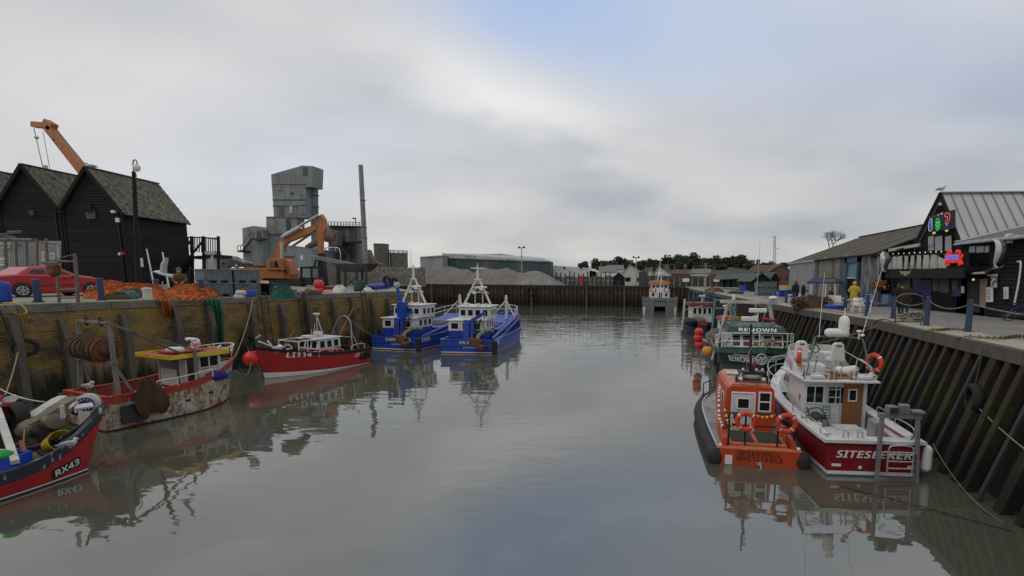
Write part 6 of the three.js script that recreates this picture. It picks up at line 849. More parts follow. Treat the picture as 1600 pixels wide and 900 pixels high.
{
const z = -60, t = T0('excavator', 'orange crawler excavator with raised dipper arm on the left quay', 'excavator',420,446.5, z);
for (const dz of [0,-3.4]) { part(t, 'track',[slabZ(t,[[386,441],[392,438.5],[470,438.5],[476,441],[474,445],[468,447],[394,447],[388,445]], z,.9,.04, dz)], M.dark); }
part(t, 'undercarriage',[slabZ(t,[[410,436],[450,436],[450,443],[410,443]], z,2.6,0,-.8)], M.iron);
part(t, 'counterweight',[slabZ(t,[[372,419.5],[398,419],[398,435],[374,435],[371.5,432]], z,3.4,.08)], M.orange); part(t, 'engine_cover',[slabZ(t,[[398,419],[418,420],[424,421],[438,425],[440,434],[398,435]], z,3.4,.06)], M.orange); part(t, 'engine_grille',[slabZ(t,[[381,415],[402,415],[402,419],[381,419]], z,2.4,.03,-.5)], M.rust);
const cab = part(t, 'cab',[slabZ(t,[[417,421],[417,406],[421,403.5],[434,404],[437,421]], z,1.7,.05,.3)], M.orange); part(cab, 'window',[slabZ(t,[[421.5,418],[421.5,408.5],[427,408.5],[427,418]], z,.06,0,.38), slabZ(t,[[428.5,418],[428.5,408],[433,408],[435,418]], z,.06,0,.38)], M.glass);
part(t, 'boom',[slabZ(t,[[428,423],[429,400],[431,387],[436,377],[444,370],[468,360],[495,350],[497,355],[488,362],[470,370],[450,378],[443,385],[439,396],[437,415],[434,424]], z,.5,.04,-1.2)], M.orange);
part(t, 'boom_foot',[slabZ(t,[[437,434],[438,412],[444,405],[450,408],[455,428],[452,436]], z,1.4,.06,-.8)], M.orange); part(t, 'boom_opening',[slabZ(t,[[443,428],[446,416],[449,428]], z,.04,0,-.72)], M.dark);
part(t, 'dipper',[slabZ(t,[[495,352],[497,340],[502,335],[507,343],[509,356],[503,366],[502,395],[498,396],[496,372]], z,.45,.04,-1.2)], M.orange); part(t, 'hydraulic_ram',[bar(lz(t,444,367, z - 1), lz(t,498,336, z - 1),.18), bar(lz(t,441,371, z - 1), lz(t,470,355, z - 1),.26), bar(lz(t,440,378, z - .7), lz(t,441,430, z - .7),.2)], M.alu); part(t, 'grab',[slabZ(t,[[497,396],[503,396],[506,430],[508,446],[500,447],[498,430]], z,.7,.05,-1.2), bar(lz(t,493,408, z - 1), lz(t,499,398, z - 1),.1), bar(lz(t,491,420, z - 1), lz(t,493,408, z - 1),.1)], M.black);
}
{
const z = -58, t = T0('forklift', 'dark forklift truck beside the excavator grab', 'forklift',478,447, z); part(t, 'mast',[slabZ(t,[[469,418],[471,418],[471,446],[469,446]], z,.2), slabZ(t,[[485,417],[487,417],[487,446],[485,446]], z,.2), slabZ(t,[[469,417],[487,416],[487,419],[469,419.5]], z,1.8)], M.black); part(t, 'body',[slabZ(t,[[467,434],[490,434],[492,444],[466,444]], z,1.8,.06,-.3)], M.dark); for (const x of [471,486]) { const p = lz(t, x,444, z); part(t, 'wheel',[place(tyre(.2,.12), p.x, p.y, p.z,0,0,0)], M.rubber); }
}
// ---------------------------------------------------------------- bulk handling plant
{
const z = -96, t = T0('bulk_plant', 'grey clad asphalt plant with tall overhanging tower and lower sheds', 'plant',440,440, z);
const F = (n, pts, dep, m, dz = 0) => part(t, n,[slabZ(t, pts, z, dep,0, dz)], m);
const W = (p, pts, m, dz = .05, n = 'window') => part(p, n,[slabZ(t, pts, z,.08,0, dz + .05)], m);
const tower = F('tower',[[423.5,272.5],[472.5,258.5],[489,259.5],[488,292],[424.7,292]],3.3, M.cladGrey); F('tower_shaft',[[424.9,292],[477,292],[479,340],[428,340]],3.2, M.cladGrey,-.05);
part(t, 'bucket_elevator',[slabZ(t,[[484,292],[495,292],[497.5,400],[487,400]], z,.4,0,-2)], M.cladGrey); for (const y of [305,323,341,360]) part(t, 'elevator_band',[slabZ(t,[[483.5, y],[496.5, y - .5],[496.5, y + 1],[483.5, y + 1.3]], z,.5,0,-1.9)], M.cladDark);
for (const y of [287.5,311.5,321]) part(tower, 'cladding_joint',[slabZ(t,[[425, y],[478, y - .3],[478, y + .9],[425, y + 1]], z,.12,0,.1)], M.cladDark);
W(tower,[[433,289],[439,289],[439,297],[433,297]], M.cladPaleGrey); W(tower,[[454,300],[457.5,300],[457.5,304],[454,304]], M.glass); W(tower,[[436,322],[442.5,322],[443,335],[436.5,335]], M.cladDark); W(tower,[[452,322],[457,322],[457,333],[452,333]], M.whiteOld); W(tower,[[473,261],[480,261],[480,274],[473,274]], M.cladDark); W(tower,[[466,314],[477,314],[478,335],[466.5,335]], M.paleSteel ||= M.clad([.2,.235,.26],451));
const lb = F('mid_block',[[416,340],[444,339.5],[464,342],[465,365],[416,365]],2.2, M.cladGrey,1.2); part(lb, 'roof_edge',[slabZ(t,[[415.5,338.5],[444,338],[464.5,341],[464.5,342.5],[444,340],[415.5,340.2]], z,2.2,0,1.3)], M.cladDark); part(t, 'ladder',[bar(lz(t,448,342, z + 1.4), lz(t,448,360, z + 1.4),.08), bar(lz(t,452,342, z + 1.4), lz(t,452,360, z + 1.4),.08),...[0,1,2,3,4,5].map(i => bar(lz(t,448,343 + i * 3, z + 1.4), lz(t,452,343 + i * 3, z + 1.4),.06))], M.dark);
const lw = F('left_shed',[[378.7,356.5],[395,353],[411,358.5],[411,440],[381,440]],2, M.cladGrey,2.5); const ls = part(t, 'left_shed_side',[quads([[lz(t,411,358, z + 2.5), lz(t,443,361, z - 6), lz(t,443,440, z - 6), lz(t,411,440, z + 2.5)],[lz(t,395,352.8, z + 2.6), lz(t,432,356.5, z - 6), lz(t,443,360.8, z - 6), lz(t,411.5,358.2, z + 2.6)]])], M.cladGrey); W(lw,[[401,359.5],[407,361],[407,374],[401,374]], M.cladDark,2.5); W(lw,[[428,364.5],[437,365],[437,369],[428,368.5]], M.glass,1.5);
part(t, 'stair_platform',[slabZ(t,[[391,372],[408,372],[408,375],[391,375]], z,1.5,0,4), beam(lz(t,393,374, z + 4), lz(t,379,393, z + 4),.3,.4), slabZ(t,[[371,391],[382,391],[382,394],[371,394]], z,1.5,0,4)], M.dark); part(t, 'platform_rail',[...[391,396,402,408].map(x => bar(lz(t, x,372, z + 4), lz(t, x,364, z + 4),.06)), bar(lz(t,391,364, z + 4), lz(t,408,364, z + 4),.06), bar(lz(t,391,364, z + 4), lz(t,377,384, z + 4),.06),...[371,376,381].map(x => bar(lz(t, x,391, z + 4), lz(t, x,384, z + 4),.06)), bar(lz(t,371,384, z + 4), lz(t,381,384, z + 4),.06)], M.dark);
const fs = F('front_shed',[[443,388],[450,383.5],[487,389.5],[488,440],[443,440]],7, M.cladSteel ||= M.clad([.22,.255,.275],461),8); W(fs,[[444,400],[459,400],[461,432],[444,432]], M.rustPale ||= paint([.14,.11,.10], { rough: .8 }),8, 'roller_door'); W(fs,[[443.5,396.5],[459.5,397],[459.5,400],[443.5,399.5]], M.cladPaleGrey,8.1, 'lintel'); W(fs,[[469.5,399],[473,399],[473,406],[469.5,406]], M.whiteS,8, 'notice'); W(fs,[[463,419],[468,419],[468,423],[463,423]], M.whiteS,8, 'notice');
part(t, 'front_shed_side',[quads([[lz(t,487,389.5, z + 8), lz(t,532,396, z - 2), lz(t,532,440, z - 2), lz(t,488,440, z + 8)],[lz(t,450,383, z + 8.1), lz(t,495,388, z - 3), lz(t,532,395.6, z - 2), lz(t,487,389.3, z + 8.1)]])], M.cladPaleGrey); part(t, 'pipe_rack',[tube([lz(t,492,388, z + 4), lz(t,524,387, z + 3), lz(t,531,391, z + 3), lz(t,532,410, z + 3)],.12),...[500,508,516,524].map(x => bar(lz(t, x,387, z + 3), lz(t, x,392, z + 3),.1))], M.alu); part(t, 'roof_pipe',[bar(lz(t,480,387, z + 5), lz(t,494,378, z + 5),.6), bar(lz(t,458,384, z + 2), lz(t,485,366, z + 2),.25)], M.rustPale);
const pt = F('tank_house',[[513,353.5],[553,353.5],[553,410],[513,410]],1.2, M.cladDark,-1); part(t, 'storage_silo',[bar(lz(t,562,430, z - 3), lz(t,560,355, z - 3),1.2,1.2,16), bar(lz(t,548,430, z - 2), lz(t,546,356, z - 2),1.1,1.1,16)], M.cladGrey); part(t, 'gantry_walkway',[slabZ(t,[[525,378],[567,376],[567,379],[525,381]], z,1.5,0,1), slabZ(t,[[512,352],[566,353],[566,355],[512,354]], z,1.2,0,0)], M.dark);
part(t, 'walkway_rail',[...Array.from({ length: 12 },(_, i) => bar(lz(t,513 + i * 4.8,353, z + .2), lz(t,513 + i * 4.8,346.5, z + .2),.07)), bar(lz(t,513,346.5, z + .2), lz(t,566,347.5, z + .2),.06), bar(lz(t,513,350, z + .2), lz(t,566,350.5, z + .2),.05),...Array.from({ length: 9 },(_, i) => bar(lz(t,526 + i * 5,378, z + 1.1), lz(t,526 + i * 5,371, z + 1.1),.06)), bar(lz(t,526,371.5, z + 1.1), lz(t,566,370, z + 1.1),.06)], M.dark); part(t, 'rooftop_lamp',[bar(lz(t,556,353, z), lz(t,555,340, z),.08), bar(lz(t,551,341, z), lz(t,556,342, z),.15)], M.dark);
part(t, 'dryer_drum',[bar(lz(t,504,366, z + 2), lz(t,528,372, z + 2),1.4,1.4,16), slabZ(t,[[517,360],[528,362],[527,383],[521,383],[517,372]], z,1.5,.1,3)], M.rustPale); part(t, 'hopper_frame',[bar(lz(t,530,383, z + 1.5), lz(t,548,405, z + 1.5),.2), bar(lz(t,548,383, z + 1.5), lz(t,532,405, z + 1.5),.2), slabZ(t,[[527,381],[552,381],[550,400],[530,400]], z,1,0,0)], M.dark); part(t, 'rust_chute',[slabZ(t,[[574,390],[578,400],[584,408],[596,413],[574,414]], z,1.5)], M.rustPale);
const c = T0('chimney_stack', 'tall grey steel chimney stack on the right of the asphalt plant', 'chimney',573,442,-93); part(c, 'flue',[bar([0,0,0], lz(c,563.5,258,-93),.52,.44,20)], M.cladPaleGrey); for (const y of [313,355,372]) { const p = lz(c,564 + (y - 258)*.05, y,-93); part(c, 'band',[bar(p.clone().add(V(0,-.08,0)), p.clone().add(V(0,.08,0)),.55,.55,20)], M.cladDark); }
const h = T0('loading_hopper', 'black loading hopper on trestle legs with inclined conveyor, below the plant', 'hopper',548,450,-54); const hz2 = -54; part(h, 'hopper_bin',[slabZ(h,[[524,412.5],[572,412],[568,418],[560,424],[537,425],[529,419]], hz2,2.5,.05)], M.dark); for (const [x, d] of [[527,0],[539,0],[557,0],[572,0],[530,-2.4],[566,-2.4]]) part(h, 'leg',[beam(lz(h, x,414, hz2 + d), lz(h, x + .5,452, hz2 + d),.2,.2)], M.iron); part(h, 'cross_brace',[bar(lz(h,540,432, hz2), lz(h,557,448, hz2),.08), bar(lz(h,557,432, hz2), lz(h,540,448, hz2),.08)], M.iron); part(h, 'conveyor',[beam(lz(h,489,401, hz2 - 1), lz(h,553,414, hz2 - 1),1.2,.35), beam(lz(h,489,399, hz2 - .3), lz(h,553,412, hz2 - .3),.08,.15)], M.galv);
for (const [a, b, y0, y1, z2, lab] of [[588,608.5,383,416,-112, 'taller grey cylindrical silo right of the chimney stack'],[612,637,398,416,-114, 'low round tank with a railed top, right of the silo']]) { const s = T0('storage_tank', lab, 'tank',(a + b)/2,440, z2), r = (zp(b, y1, z2).x - zp(a, y1, z2).x)/2, top = lz(s,(a + b)/2, y0, z2); part(s, 'shell',[bar([0,0,0],[0, top.y,0], r, r,24)], M.concTank ||= paint([.16,.155,.14], { rough: .85, tone: .3 })); part(s, 'rim',[bar([0, top.y,0],[0, top.y + .3,0], r * 1.03, r * 1.03,24)], M.concTank); if (a > 600) part(s, 'rail',[...Array.from({ length: 12 },(_, i) => bar([r * Math.cos(i / 12*TAU), top.y, r * Math.sin(i / 12*TAU)],[r * Math.cos(i / 12*TAU), top.y + 1, r * Math.sin(i / 12*TAU)],.06)), tor(r,.06,0, top.y + 1,0, Math.PI / 2), tor(r,.05,0, top.y + .5,0, Math.PI / 2)], M.dark); }
}
{ // block wall: each block its own piece
const z = -66, t = T0('block_wall', 'grey concrete block retaining wall between the plant and the gravel heaps', 'wall',520,446, z); const xA = zp(505,440, z).x - t.position.x, xB = zp(662,440, z).x - t.position.x, H = zp(600,416.5, z).y - t.position.y, rows = 7, bh = H / rows, bw = 1.32; const mats = [0,1,2].map(i => paint([.20 + i * .02,.20 + i * .018,.185 + i * .016], { rough: .9, tone: .25 }));
part(t, 'core',[bx(xB - xA, H - .05,.5,(xA + xB)/2, H / 2 - .03,-.4)], M.stone);
for (let r = 0; r < rows; r++) for (let x = xA - (r % 2)*bw / 2; x < xB - .1; x += bw) { const a = Math.max(x, xA), b = Math.min(x + bw - .03, xB); if (b - a < .1) continue; const px = (b + t.position.x); const drop = clamp((a - (xB - 4))/4)*1.2; if ((r + 1)*bh > H - drop + .2) continue; part(t, 'block',[bx(b - a, bh - .03,.35,(a + b)/2,(r + .5)*bh, rr(-.015,.015))], mats[Math.floor(rnd()*3)]); }
}
M.gravel = std([1,1,1],1, { bumpMap: gtex(256,256,(u, v) => fbm(u * 40, v * 40,3,40,40,471),3), bumpScale: .12, map: ctex(256,256,(u, v) => { const n = fbm(u * 4, v * 4,5,4,4,472), f = fbm(u * 50, v * 50,3,50,50,473), st = fbm(u * 18, v * 3,3,18,3,474); const k = .62 + .38*n + .4*(f - .5) + .25*(st - .5); return [.24*k,.21*k,.196*k]; },9) });
M.gravel2 = std([1,1,1],1, { bumpMap: M.gravel.bumpMap, bumpScale: .12, map: ctex(256,256,(u, v) => { const n = fbm(u * 5, v * 5,5,5,5,476), f = fbm(u * 50, v * 50,3,50,50,477); const k = .62 + .5*n + .4*(f - .5); return [.27*k,.258*k,.24*k]; },9) });
function gravel(label, px, top, z, w, d, mat, sd, px2) {
const a = zp(px, top, z), t = thing('gravel_heap', label, 'gravel heap', V(a.x, GR, z),0, 'gravel heaps behind the far quay'), H = a.y - GR, rl = px2 ? (zp(px2, top, z).x - a.x) : 0;
part(t, 'heap',[gridGeo(72,40,(u, v) => { const X = mix(-w, w + rl, u), Zz = mix(-d, d, v), ex = X < 0 ? X : X > rl ? X - rl : 0, r = Math.hypot(ex / w, Zz / d); const y = Math.max(-.05, H * (1 - r)*1.12 - Math.max(0, H * (1 - r)*1.12 - H * .86)*.55 + (fbm(X * .35 + sd, Zz * .35,4) - .5)*1.1*sst(0,.3,1 - r)); return [X, y, Zz]; })], mat); return t;
}
gravel('long pinkish gravel heap behind the blue cockle boats',652,418,-112,9,9.5, M.gravel,3,720); gravel('middle grey gravel heap in front of the blue warehouse',758,419,-112,8,9.5, M.gravel,19,792); gravel('pale conical gravel heap at the right end of the heaps',829,423.5,-111,7.2,8.5, M.gravel2,41,838); gravel('long low bank of gravel joining the heaps along the quay',648,423.5,-112,8,9, M.gravel,77,838); gravel('low spur of gravel in front of the long heap',712,432,-106,6,3.6, M.gravel,60);
// ---------------------------------------------------------------- warehouses and lamp masts beyond the heaps
{
const z = -150, t = T0('warehouse', 'long dark blue-grey warehouse with shallow pale roof behind the gravel heaps', 'warehouse',770,445, z);
const w = part(t, 'wall',[slabZ(t,[[692,397],[700,402.5],[859,408.5],[859,445],[692,445]], z,6)], M.cladBlue); part(t, 'roof',[quads([[lz(t,691.5,395.8, z + .1), lz(t,700,402, z + .2), lz(t,859.5,408, z + .2), lz(t,849,403, z - 25)],[lz(t,691.5,395.8, z + .1), lz(t,849,403, z - 25), lz(t,812,400, z - 40), lz(t,740,396.5, z - 40)]])], M.roofPale ||= M.clad([.42,.43,.42],481)); part(t, 'roof_edge',[beam(lz(t,691,396, z + .3), lz(t,700,402.4, z + .3),.4,.5), beam(lz(t,700,402.4, z + .3), lz(t,860,408.4, z + .3),.4,.4)], M.roofPale); part(t, 'upper_roof',[slabZ(t,[[736,397.5],[782,396.2],[801,399],[801,401],[782,398.5]], z,5,0,-38)], M.roofPale);
for (let i = 1; i < 12; i++) part(w, 'cladding_panel',[slabZ(t,[[700 + i * 13.2,403 + i * .5],[712.6 + i * 13.2,403.5 + i * .5],[712.6 + i * 13.2,444],[700 + i * 13.2,444]], z,.12,0,.1 + .04*(i % 2))], i % 4 == 0 ? M.cladDark : M.cladBlue);
const a = T0('warehouse', 'small pale grey shed attached to the left end of the blue-grey warehouse', 'warehouse',675,445, z + 4); part(a, 'wall',[slabZ(a,[[656.5,402],[692,399.5],[692,445],[657.5,445]], z + 4,20)], M.cladPale); part(a, 'roof_edge',[slabZ(a,[[655.8,401],[693,398.5],[693,400],[655.8,402.5]], z + 4,20,0,.3)], M.roofPale);
}
function lampMast(px, y0, y1, z, label, heads = 2) { const t = T0('lamp_mast', label, 'lamp post', px, y0, z, 'floodlight masts'); const k = Math.abs(z)/110; part(t, 'pole',[bar([0,0,0], lz(t, px - .5, y1, z),.16*k,.1*k)], M.galv); const p = lz(t, px - .5, y1, z); part(t, 'crossarm',[bar(p.clone().add(V(-.65*k,0,0)), p.clone().add(V(.65*k,0,0)),.08*k)], M.galv); for (const s of [-1,1]) part(t, 'floodlight',[rb(.5*k,.4*k,.4*k, p.x + s * .6*k, p.y + .1, p.z,.05,0,0, s * .5)], M.dark); return t; }
lampMast(815.5,444,387,-128, 'twin-headed floodlight mast rising from the gravel heaps'); lampMast(994.5,446,402.5,-128, 'twin-headed floodlight mast in front of the white gabled house'); lampMast(1103,450,412,-100, 'thin lamp mast at the corner of the far and right quays');
{ const t = T0('whip_mast', 'very thin radio mast left of the pale grey shed', 'mast',642,440,-130); part(t, 'pole',[bar([0,0,0], lz(t,642,390,-130),.1,.05)], M.galv); }
// white tent roofs and retaining bays
for (const [pts, dep, lab, m] of [[[[859,414.5],[919,418.5],[931,424],[931,446],[859,446]],25, 'long white roofed shed right of the blue-grey warehouse', 'r'],[[[921,423],[950,427.5],[966,433],[966,446],[921,446]],18, 'lower white roofed shed behind the retaining bays', 'r']]) { const z = -160, t = T0('white_shed', lab, 'shed',900,446, z); part(t, 'roof',[slabZ(t, pts, z, dep)], M.roofWhite ||= paint([.60,.61,.62], { rough: .6, tone: .1, size: 9 })); for (const x of [880,906]) part(t, 'roof_vent',[slabZ(t,[[x,416.5],[x + 3,417.5],[x + 4,420],[x,419]], z,.5,0,.4)], M.grey); }
{ const z = -118, t = T0('retaining_bays', 'row of grey concrete storage bays with dark posts behind the far quay', 'wall',915,446.5, z); for (let i = 0; i < 14; i++) { const x = 862 + i * 7; for (const [y, yb] of [[431 + (i % 3),437.5],[438,446.5]]) part(t, 'panel',[slabZ(t,[[x, y],[x + 6.6, y],[x + 6.6, yb],[x, yb]], z,.4)],[M.conc, M.cladDark, M.stone][(i * 7 + Math.round(y)) % 3]); part(t, 'post',[slabZ(t,[[x - .6,424 + (i * 5) % 4],[x + .8,424 + (i * 5) % 4],[x + .8,447],[x - .6,447]], z,.5,0,.3)], M.iron); } part(t, 'red_door',[slabZ(t,[[905,430.5],[911,430.5],[911,446],[905,446]], z,.4,0,.6)], M.redOld); }
// ---------------------------------------------------------------- hill, far trees, houses
{ const g = gridGeo(60,24,(u, v) => { const x = mix(-220,260, u), z = mix(-190,-420, v); const k = Math.exp(-(((x - 28)/85) ** 2)); return [x, GR - .3 + Math.sin(Math.min(1, v * 1.25)*Math.PI / 2)*(1.0 + 15*k)*sst(0,.2, v) + .6*(fbm(x * .05, z * .05,3) - .5), z]; }); struct('hill',[g], M.grassFar ||= paint([.055,.065,.038], { rough: 1, tone: .4, size: 20 })); }
M.leafD = [[.040,.048,.032],[.052,.058,.038],[.066,.064,.046],[.034,.042,.030]].map(c => std(c,.9));
function crownGeo(r, n, s, flat = .8) { const list = []; const lobes = Array.from({ length: 7 },() => [rr(-.6,.6)*r, rr(-.35,.45)*r * flat, rr(-.6,.6)*r, rr(.38,.62)*r]); for (let i = 0; i < n; i++) { const L = lobes[Math.floor(rnd()*7)], a = rr(0, TAU), b = Math.acos(rr(-1,1)), q = L[3]*Math.pow(rnd(),.33); const c = V(L[0] + q * Math.sin(b)*Math.cos(a), L[1] + q * Math.cos(b)*flat, L[2] + q * Math.sin(b)*Math.sin(a)); const u = V(rr(-1,1), rr(-1,1), rr(-1,1)).normalize().multiplyScalar(s), w = V(rr(-1,1), rr(-1,1), rr(-1,1)).normalize().multiplyScalar(s); list.push([c.clone().add(u), c.clone().add(w), c.clone().sub(u), c.clone().sub(w)]); } return boxUV(quads(list)); }
const crowns = [crownGeo(1,900,.13), crownGeo(1,900,.12,.95), crownGeo(1,900,.14,.7)];
{ let i = 0; const far = [[910,412,8,-185],[933,411,10,-260],[950,409,12,-270],[966,408,12,-280],[982,413,8,-240],[1008,408,11,-280],[1022,410,10,-270],[1040,406,12,-290],[1052,405,12,-290],[1066,404,12,-290],[1080,403,13,-300],[1093,404,12,-300],[1106,409,10,-280],[1118,406,12,-290],[1134,405,14,-280],[1148,404,15,-280],[1160,407,13,-270],[1172,412,9,-260],[1058,412,10,-250],[1082,412,10,-250],[1124,414,10,-240],[1195,413,7,-230],[1205,412,7,-230],[1226,411,7,-220],[1000,414,9,-240],[1030,416,8,-240],[1100,416,9,-240],[942,417,8,-240]];
const where = ['lone rounded dark tree standing left of the hill', 'leftmost dark tree on the hill, above the grey roofed house', 'second dark tree of the hill crest, above the white sheds', 'third dark tree of the hill crest, left of the mast', 'low tree just behind the white gabled house', 'dark tree to the right of the gabled house roof', 'dark tree left of the workboat mast', 'dark tree just right of the workboat mast', 'tree on the crest above the white pointed house', 'tall tree left of the highest crown', 'highest spiky dark tree on the middle crest', 'broad tree right of the highest crown', 'low crown in the dip of the tree line', 'tree right of the dip in the tree line', 'left half of the broad rounded clump of trees', 'large broad rounded tree, highest at the right', 'right flank of the broad rounded clump', 'last low tree at the right end of the hill', 'lower tree in front of the middle crest', 'lower tree above the far terrace roofs', 'lower tree in front of the broad clump', 'small dark tree behind the brick house roof, left', 'small dark tree behind the brick house chimney', 'small dark tree right behind the brick house gable', 'low tree behind the white gabled house ridge', 'low tree behind the pointed white house', 'low tree above the middle terrace houses', 'low bush between the grey roofed houses'];
for (const [px, py, w, z] of far) { const c = zp(px, py, z), r = w * .62*Math.abs(z)/711*2.0, gy = GR + 1, t = thing('far_tree', where[i], 'tree', V(c.x, gy, z), i * 1.7, 'trees on the far hill'); const m = part(t, 'crown', crowns[i % 3], M.leafD[i % 4]); m.scale.set(r, r * rr(.8,1.05), r); m.position.y = c.y - gy - r * .35; part(t, 'trunk',[bar([0,-3,0],[0, c.y - gy,0], r * .1, r * .05), bar([0,(c.y - gy)*.5,0],[r * .4, c.y - gy, r * .2], r * .05, r * .02), bar([0,(c.y - gy)*.55,0],[-r * .4,(c.y - gy)*1.02,-r * .2], r * .05, r * .02)], M.ropeDark); i++; } }
M.tile = paint([.11,.075,.06], { rough: .9, tone: .3, size: 5 }); M.slateFar = paint([.20,.20,.205], { rough: .8, tone: .2, size: 5 }); M.wallW = paint([.55,.55,.52], { rough: .8 }); M.brickFar = paint([.17,.075,.05], { rough: .9, tone: .3, size: 2 });
function house(label, x0, x1, yr, ye, yb, z, o = {}) {          // eaves side to the camera, or gable to the camera
const { wall = M.wallW, roof = M.slateFar, gable = false, dep = 9, wins = 3, chim = true } = o, t = T0('far_house', label, 'house',(x0 + x1)/2, yb, z, 'houses below the hill');
if (gable) { const xm = o.xm || (x0 + x1)/2; part(t, 'wall',[slabZ(t,[[x0, ye],[xm, yr],[x1, ye],[x1, yb],[x0, yb]], z, dep)], wall); const A = lz(t, x0, ye, z), B = lz(t, xm, yr, z), C = lz(t, x1, ye, z); const bk = V(0,0,-dep); for (const [p, q] of [[A, B],[C, B]]) { const d = p.clone().sub(q).normalize().multiplyScalar(.5); part(t, 'roof',[slab([p.clone().add(d).add(V(0,.15,.3)), q.clone().add(V(0,.15,.3)), q.clone().add(bk).add(V(0,.15,0)), p.clone().add(d).add(bk).add(V(0,.15,0))],.25)], roof); } }
else { const A = lz(t, x0, ye, z), B = lz(t, x1, ye, z), R0 = lz(t, x0 + (x1 - x0)*.03, yr, z - dep / 2), R1 = lz(t, x1 - (x1 - x0)*.03, yr, z - dep / 2); part(t, 'wall',[slabZ(t,[[x0, ye],[x1, ye],[x1, yb],[x0, yb]], z, dep)], wall); part(t, 'roof',[slab([A, B, R1, R0],.25), slab([A.clone().add(V(0,0,-dep)), R0, R1, B.clone().add(V(0,0,-dep))],.25), quads([[A, R0, A.clone().add(V(0,0,-dep))],[B, R1, B.clone().add(V(0,0,-dep))]])], roof); if (chim) part(t, 'chimney',[beam(R0.clone().add(V(.8,-.5,0)), R0.clone().add(V(.8,1.3,0)),.8,.6)], M.brickFar); }
for (let i = 0; i < wins; i++) { const x = mix(x0, x1,(i + .5)/wins), w = (x1 - x0)/wins * .22, y = mix(Math.max(ye, yr), yb,.3); part(t, 'window',[slabZ(t,[[x - w, y],[x + w, y],[x + w, y + (yb - ye)*.32],[x - w, y + (yb - ye)*.32]], z,.1,0,.12)], M.glass); }
return t;
}
house('white gabled house with steep grey roof beyond the far quay',972,1008,413,428,447,-150, { gable: true, xm: 984, dep: 10, wins: 2 });
house('low grey roofed terrace left of the white gabled house',935,964,416,425,446,-175, { wins: 4 }); house('pale house behind the grey terrace',946,975,414,421,446,-200, { wins: 3 }); house('white pointed house right of the workboat mast',1022,1048,416,428,446,-165, { gable: true, xm: 1030, wins: 2 }); house('small white gabled house between the two larger white ones',1009,1022,420,428,446,-170, { gable: true, wins: 1 });
house('brown roofed terrace above the long dark wall, left',1050,1078,421,428,446,-185, { roof: M.tile, wall: M.brickFar, wins: 4 }); house('cream terrace above the long dark wall, middle',1080,1112,420,427,446,-190, { roof: M.slateFar, wins: 5 }); house('red brick house right of the cream terrace',1112,1140,422,429,446,-180, { roof: M.tile, wall: M.brickFar, wins: 3 });
house('house with red roof high on the hill, left',974,990,406,410,416,-330, { roof: M.tile, wins: 2 }); house('house with red roof high on the hill, right end',1162,1180,406,410,416,-300, { roof: M.tile, wins: 2 }); house('brown house in the trees left of the highest crown',1012,1024,406,411,418,-320, { roof: M.tile, wins: 2 });
house('brick house with brown roof and white gable edge, right of the black huts',1203,1236,413,424,446,-108, { gable: true, xm: 1221, wall: M.brickFar, roof: M.tile, dep: 12, wins: 3 }); house('brown roofed brick wing left of the brick gable house',1178,1210,414,425,446,-111, { roof: M.tile, wall: M.brickFar, wins: 3 });
{ const z = -128, t = T0('long_wall_building', 'long dark grey flat building with white sign beyond the far quay', 'building',1060,448, z); const w = part(t, 'wall',[slabZ(t,[[998,425],[1012,425],[1012,431],[1128,432],[1128,449],[998,449]], z,8)], M.darkBrick ||= paint([.075,.07,.065], { rough: .9, tone: .3 })); for (let i = 0; i < 12; i++) part(t, 'pilaster',[slabZ(t,[[1014 + i * 9.5,432.5],[1016 + i * 9.5,432.5],[1016 + i * 9.5,449],[1014 + i * 9.5,449]], z,.3,0,.3)], M.conc); part(t, 'white_sign',[slabZ(t,[[1066.5,435],[1077,435],[1077,440.5],[1066.5,440.5]], z,.15,0,.6)], M.whiteS); part(t, 'white_van_door',[slabZ(t,[[1115,436],[1127,436],[1127,440],[1115,440]], z,.2,0,.6)], M.whiteS); }
{ const z = -108, t = T0('black_hut', 'small black hut with grey gabled roof on the far quay', 'hut',966,447, z); part(t, 'wall',[slabZ(t,[[958,433],[967,425.5],[975.5,433],[975.5,447],[958,447]], z,4)], M.tar2); const A = lz(t,957,434, z), B = lz(t,967,425, z), C = lz(t,976.5,434, z), k = V(0,0,-4.4); part(t, 'roof',[slab([A, B, B.clone().add(k), A.clone().add(k)],.12), slab([B, C, C.clone().add(k), B.clone().add(k)],.12)], M.slateFar); part(t, 'door',[slabZ(t,[[964,438],[969,438],[969,447],[964,447]], z,.1,0,.1)], M.navy); }
{ const t = T0('lattice_mast', 'tall thin lattice radio mast behind the brick house', 'mast',1210,440,-122), a = lz(t,1207.5,440,-122), b = lz(t,1213,440,-122), c = lz(t,1209.5,369,-122), d = lz(t,1211.5,369,-122); part(t, 'leg',[bar(a, c,.07), bar(b, d,.07)], M.galv); for (let i = 0; i < 14; i++) part(t, 'lattice_bar',[bar(a.clone().lerp(c, i / 14), b.clone().lerp(d,(i + 1)/14),.035), bar(b.clone().lerp(d, i / 14), a.clone().lerp(c,(i + 1)/14),.035)], M.galv); part(t, 'aerial',[bar(lz(t,1206,370,-122), lz(t,1214,370,-122),.05), bar(lz(t,1211,389,-122), lz(t,1218,388,-122),.05)], M.galv); }
// ================================================================ RIGHT QUAY: long shed, black restaurant, huts
const sx = (px, py, X) => xp(px, py, X);
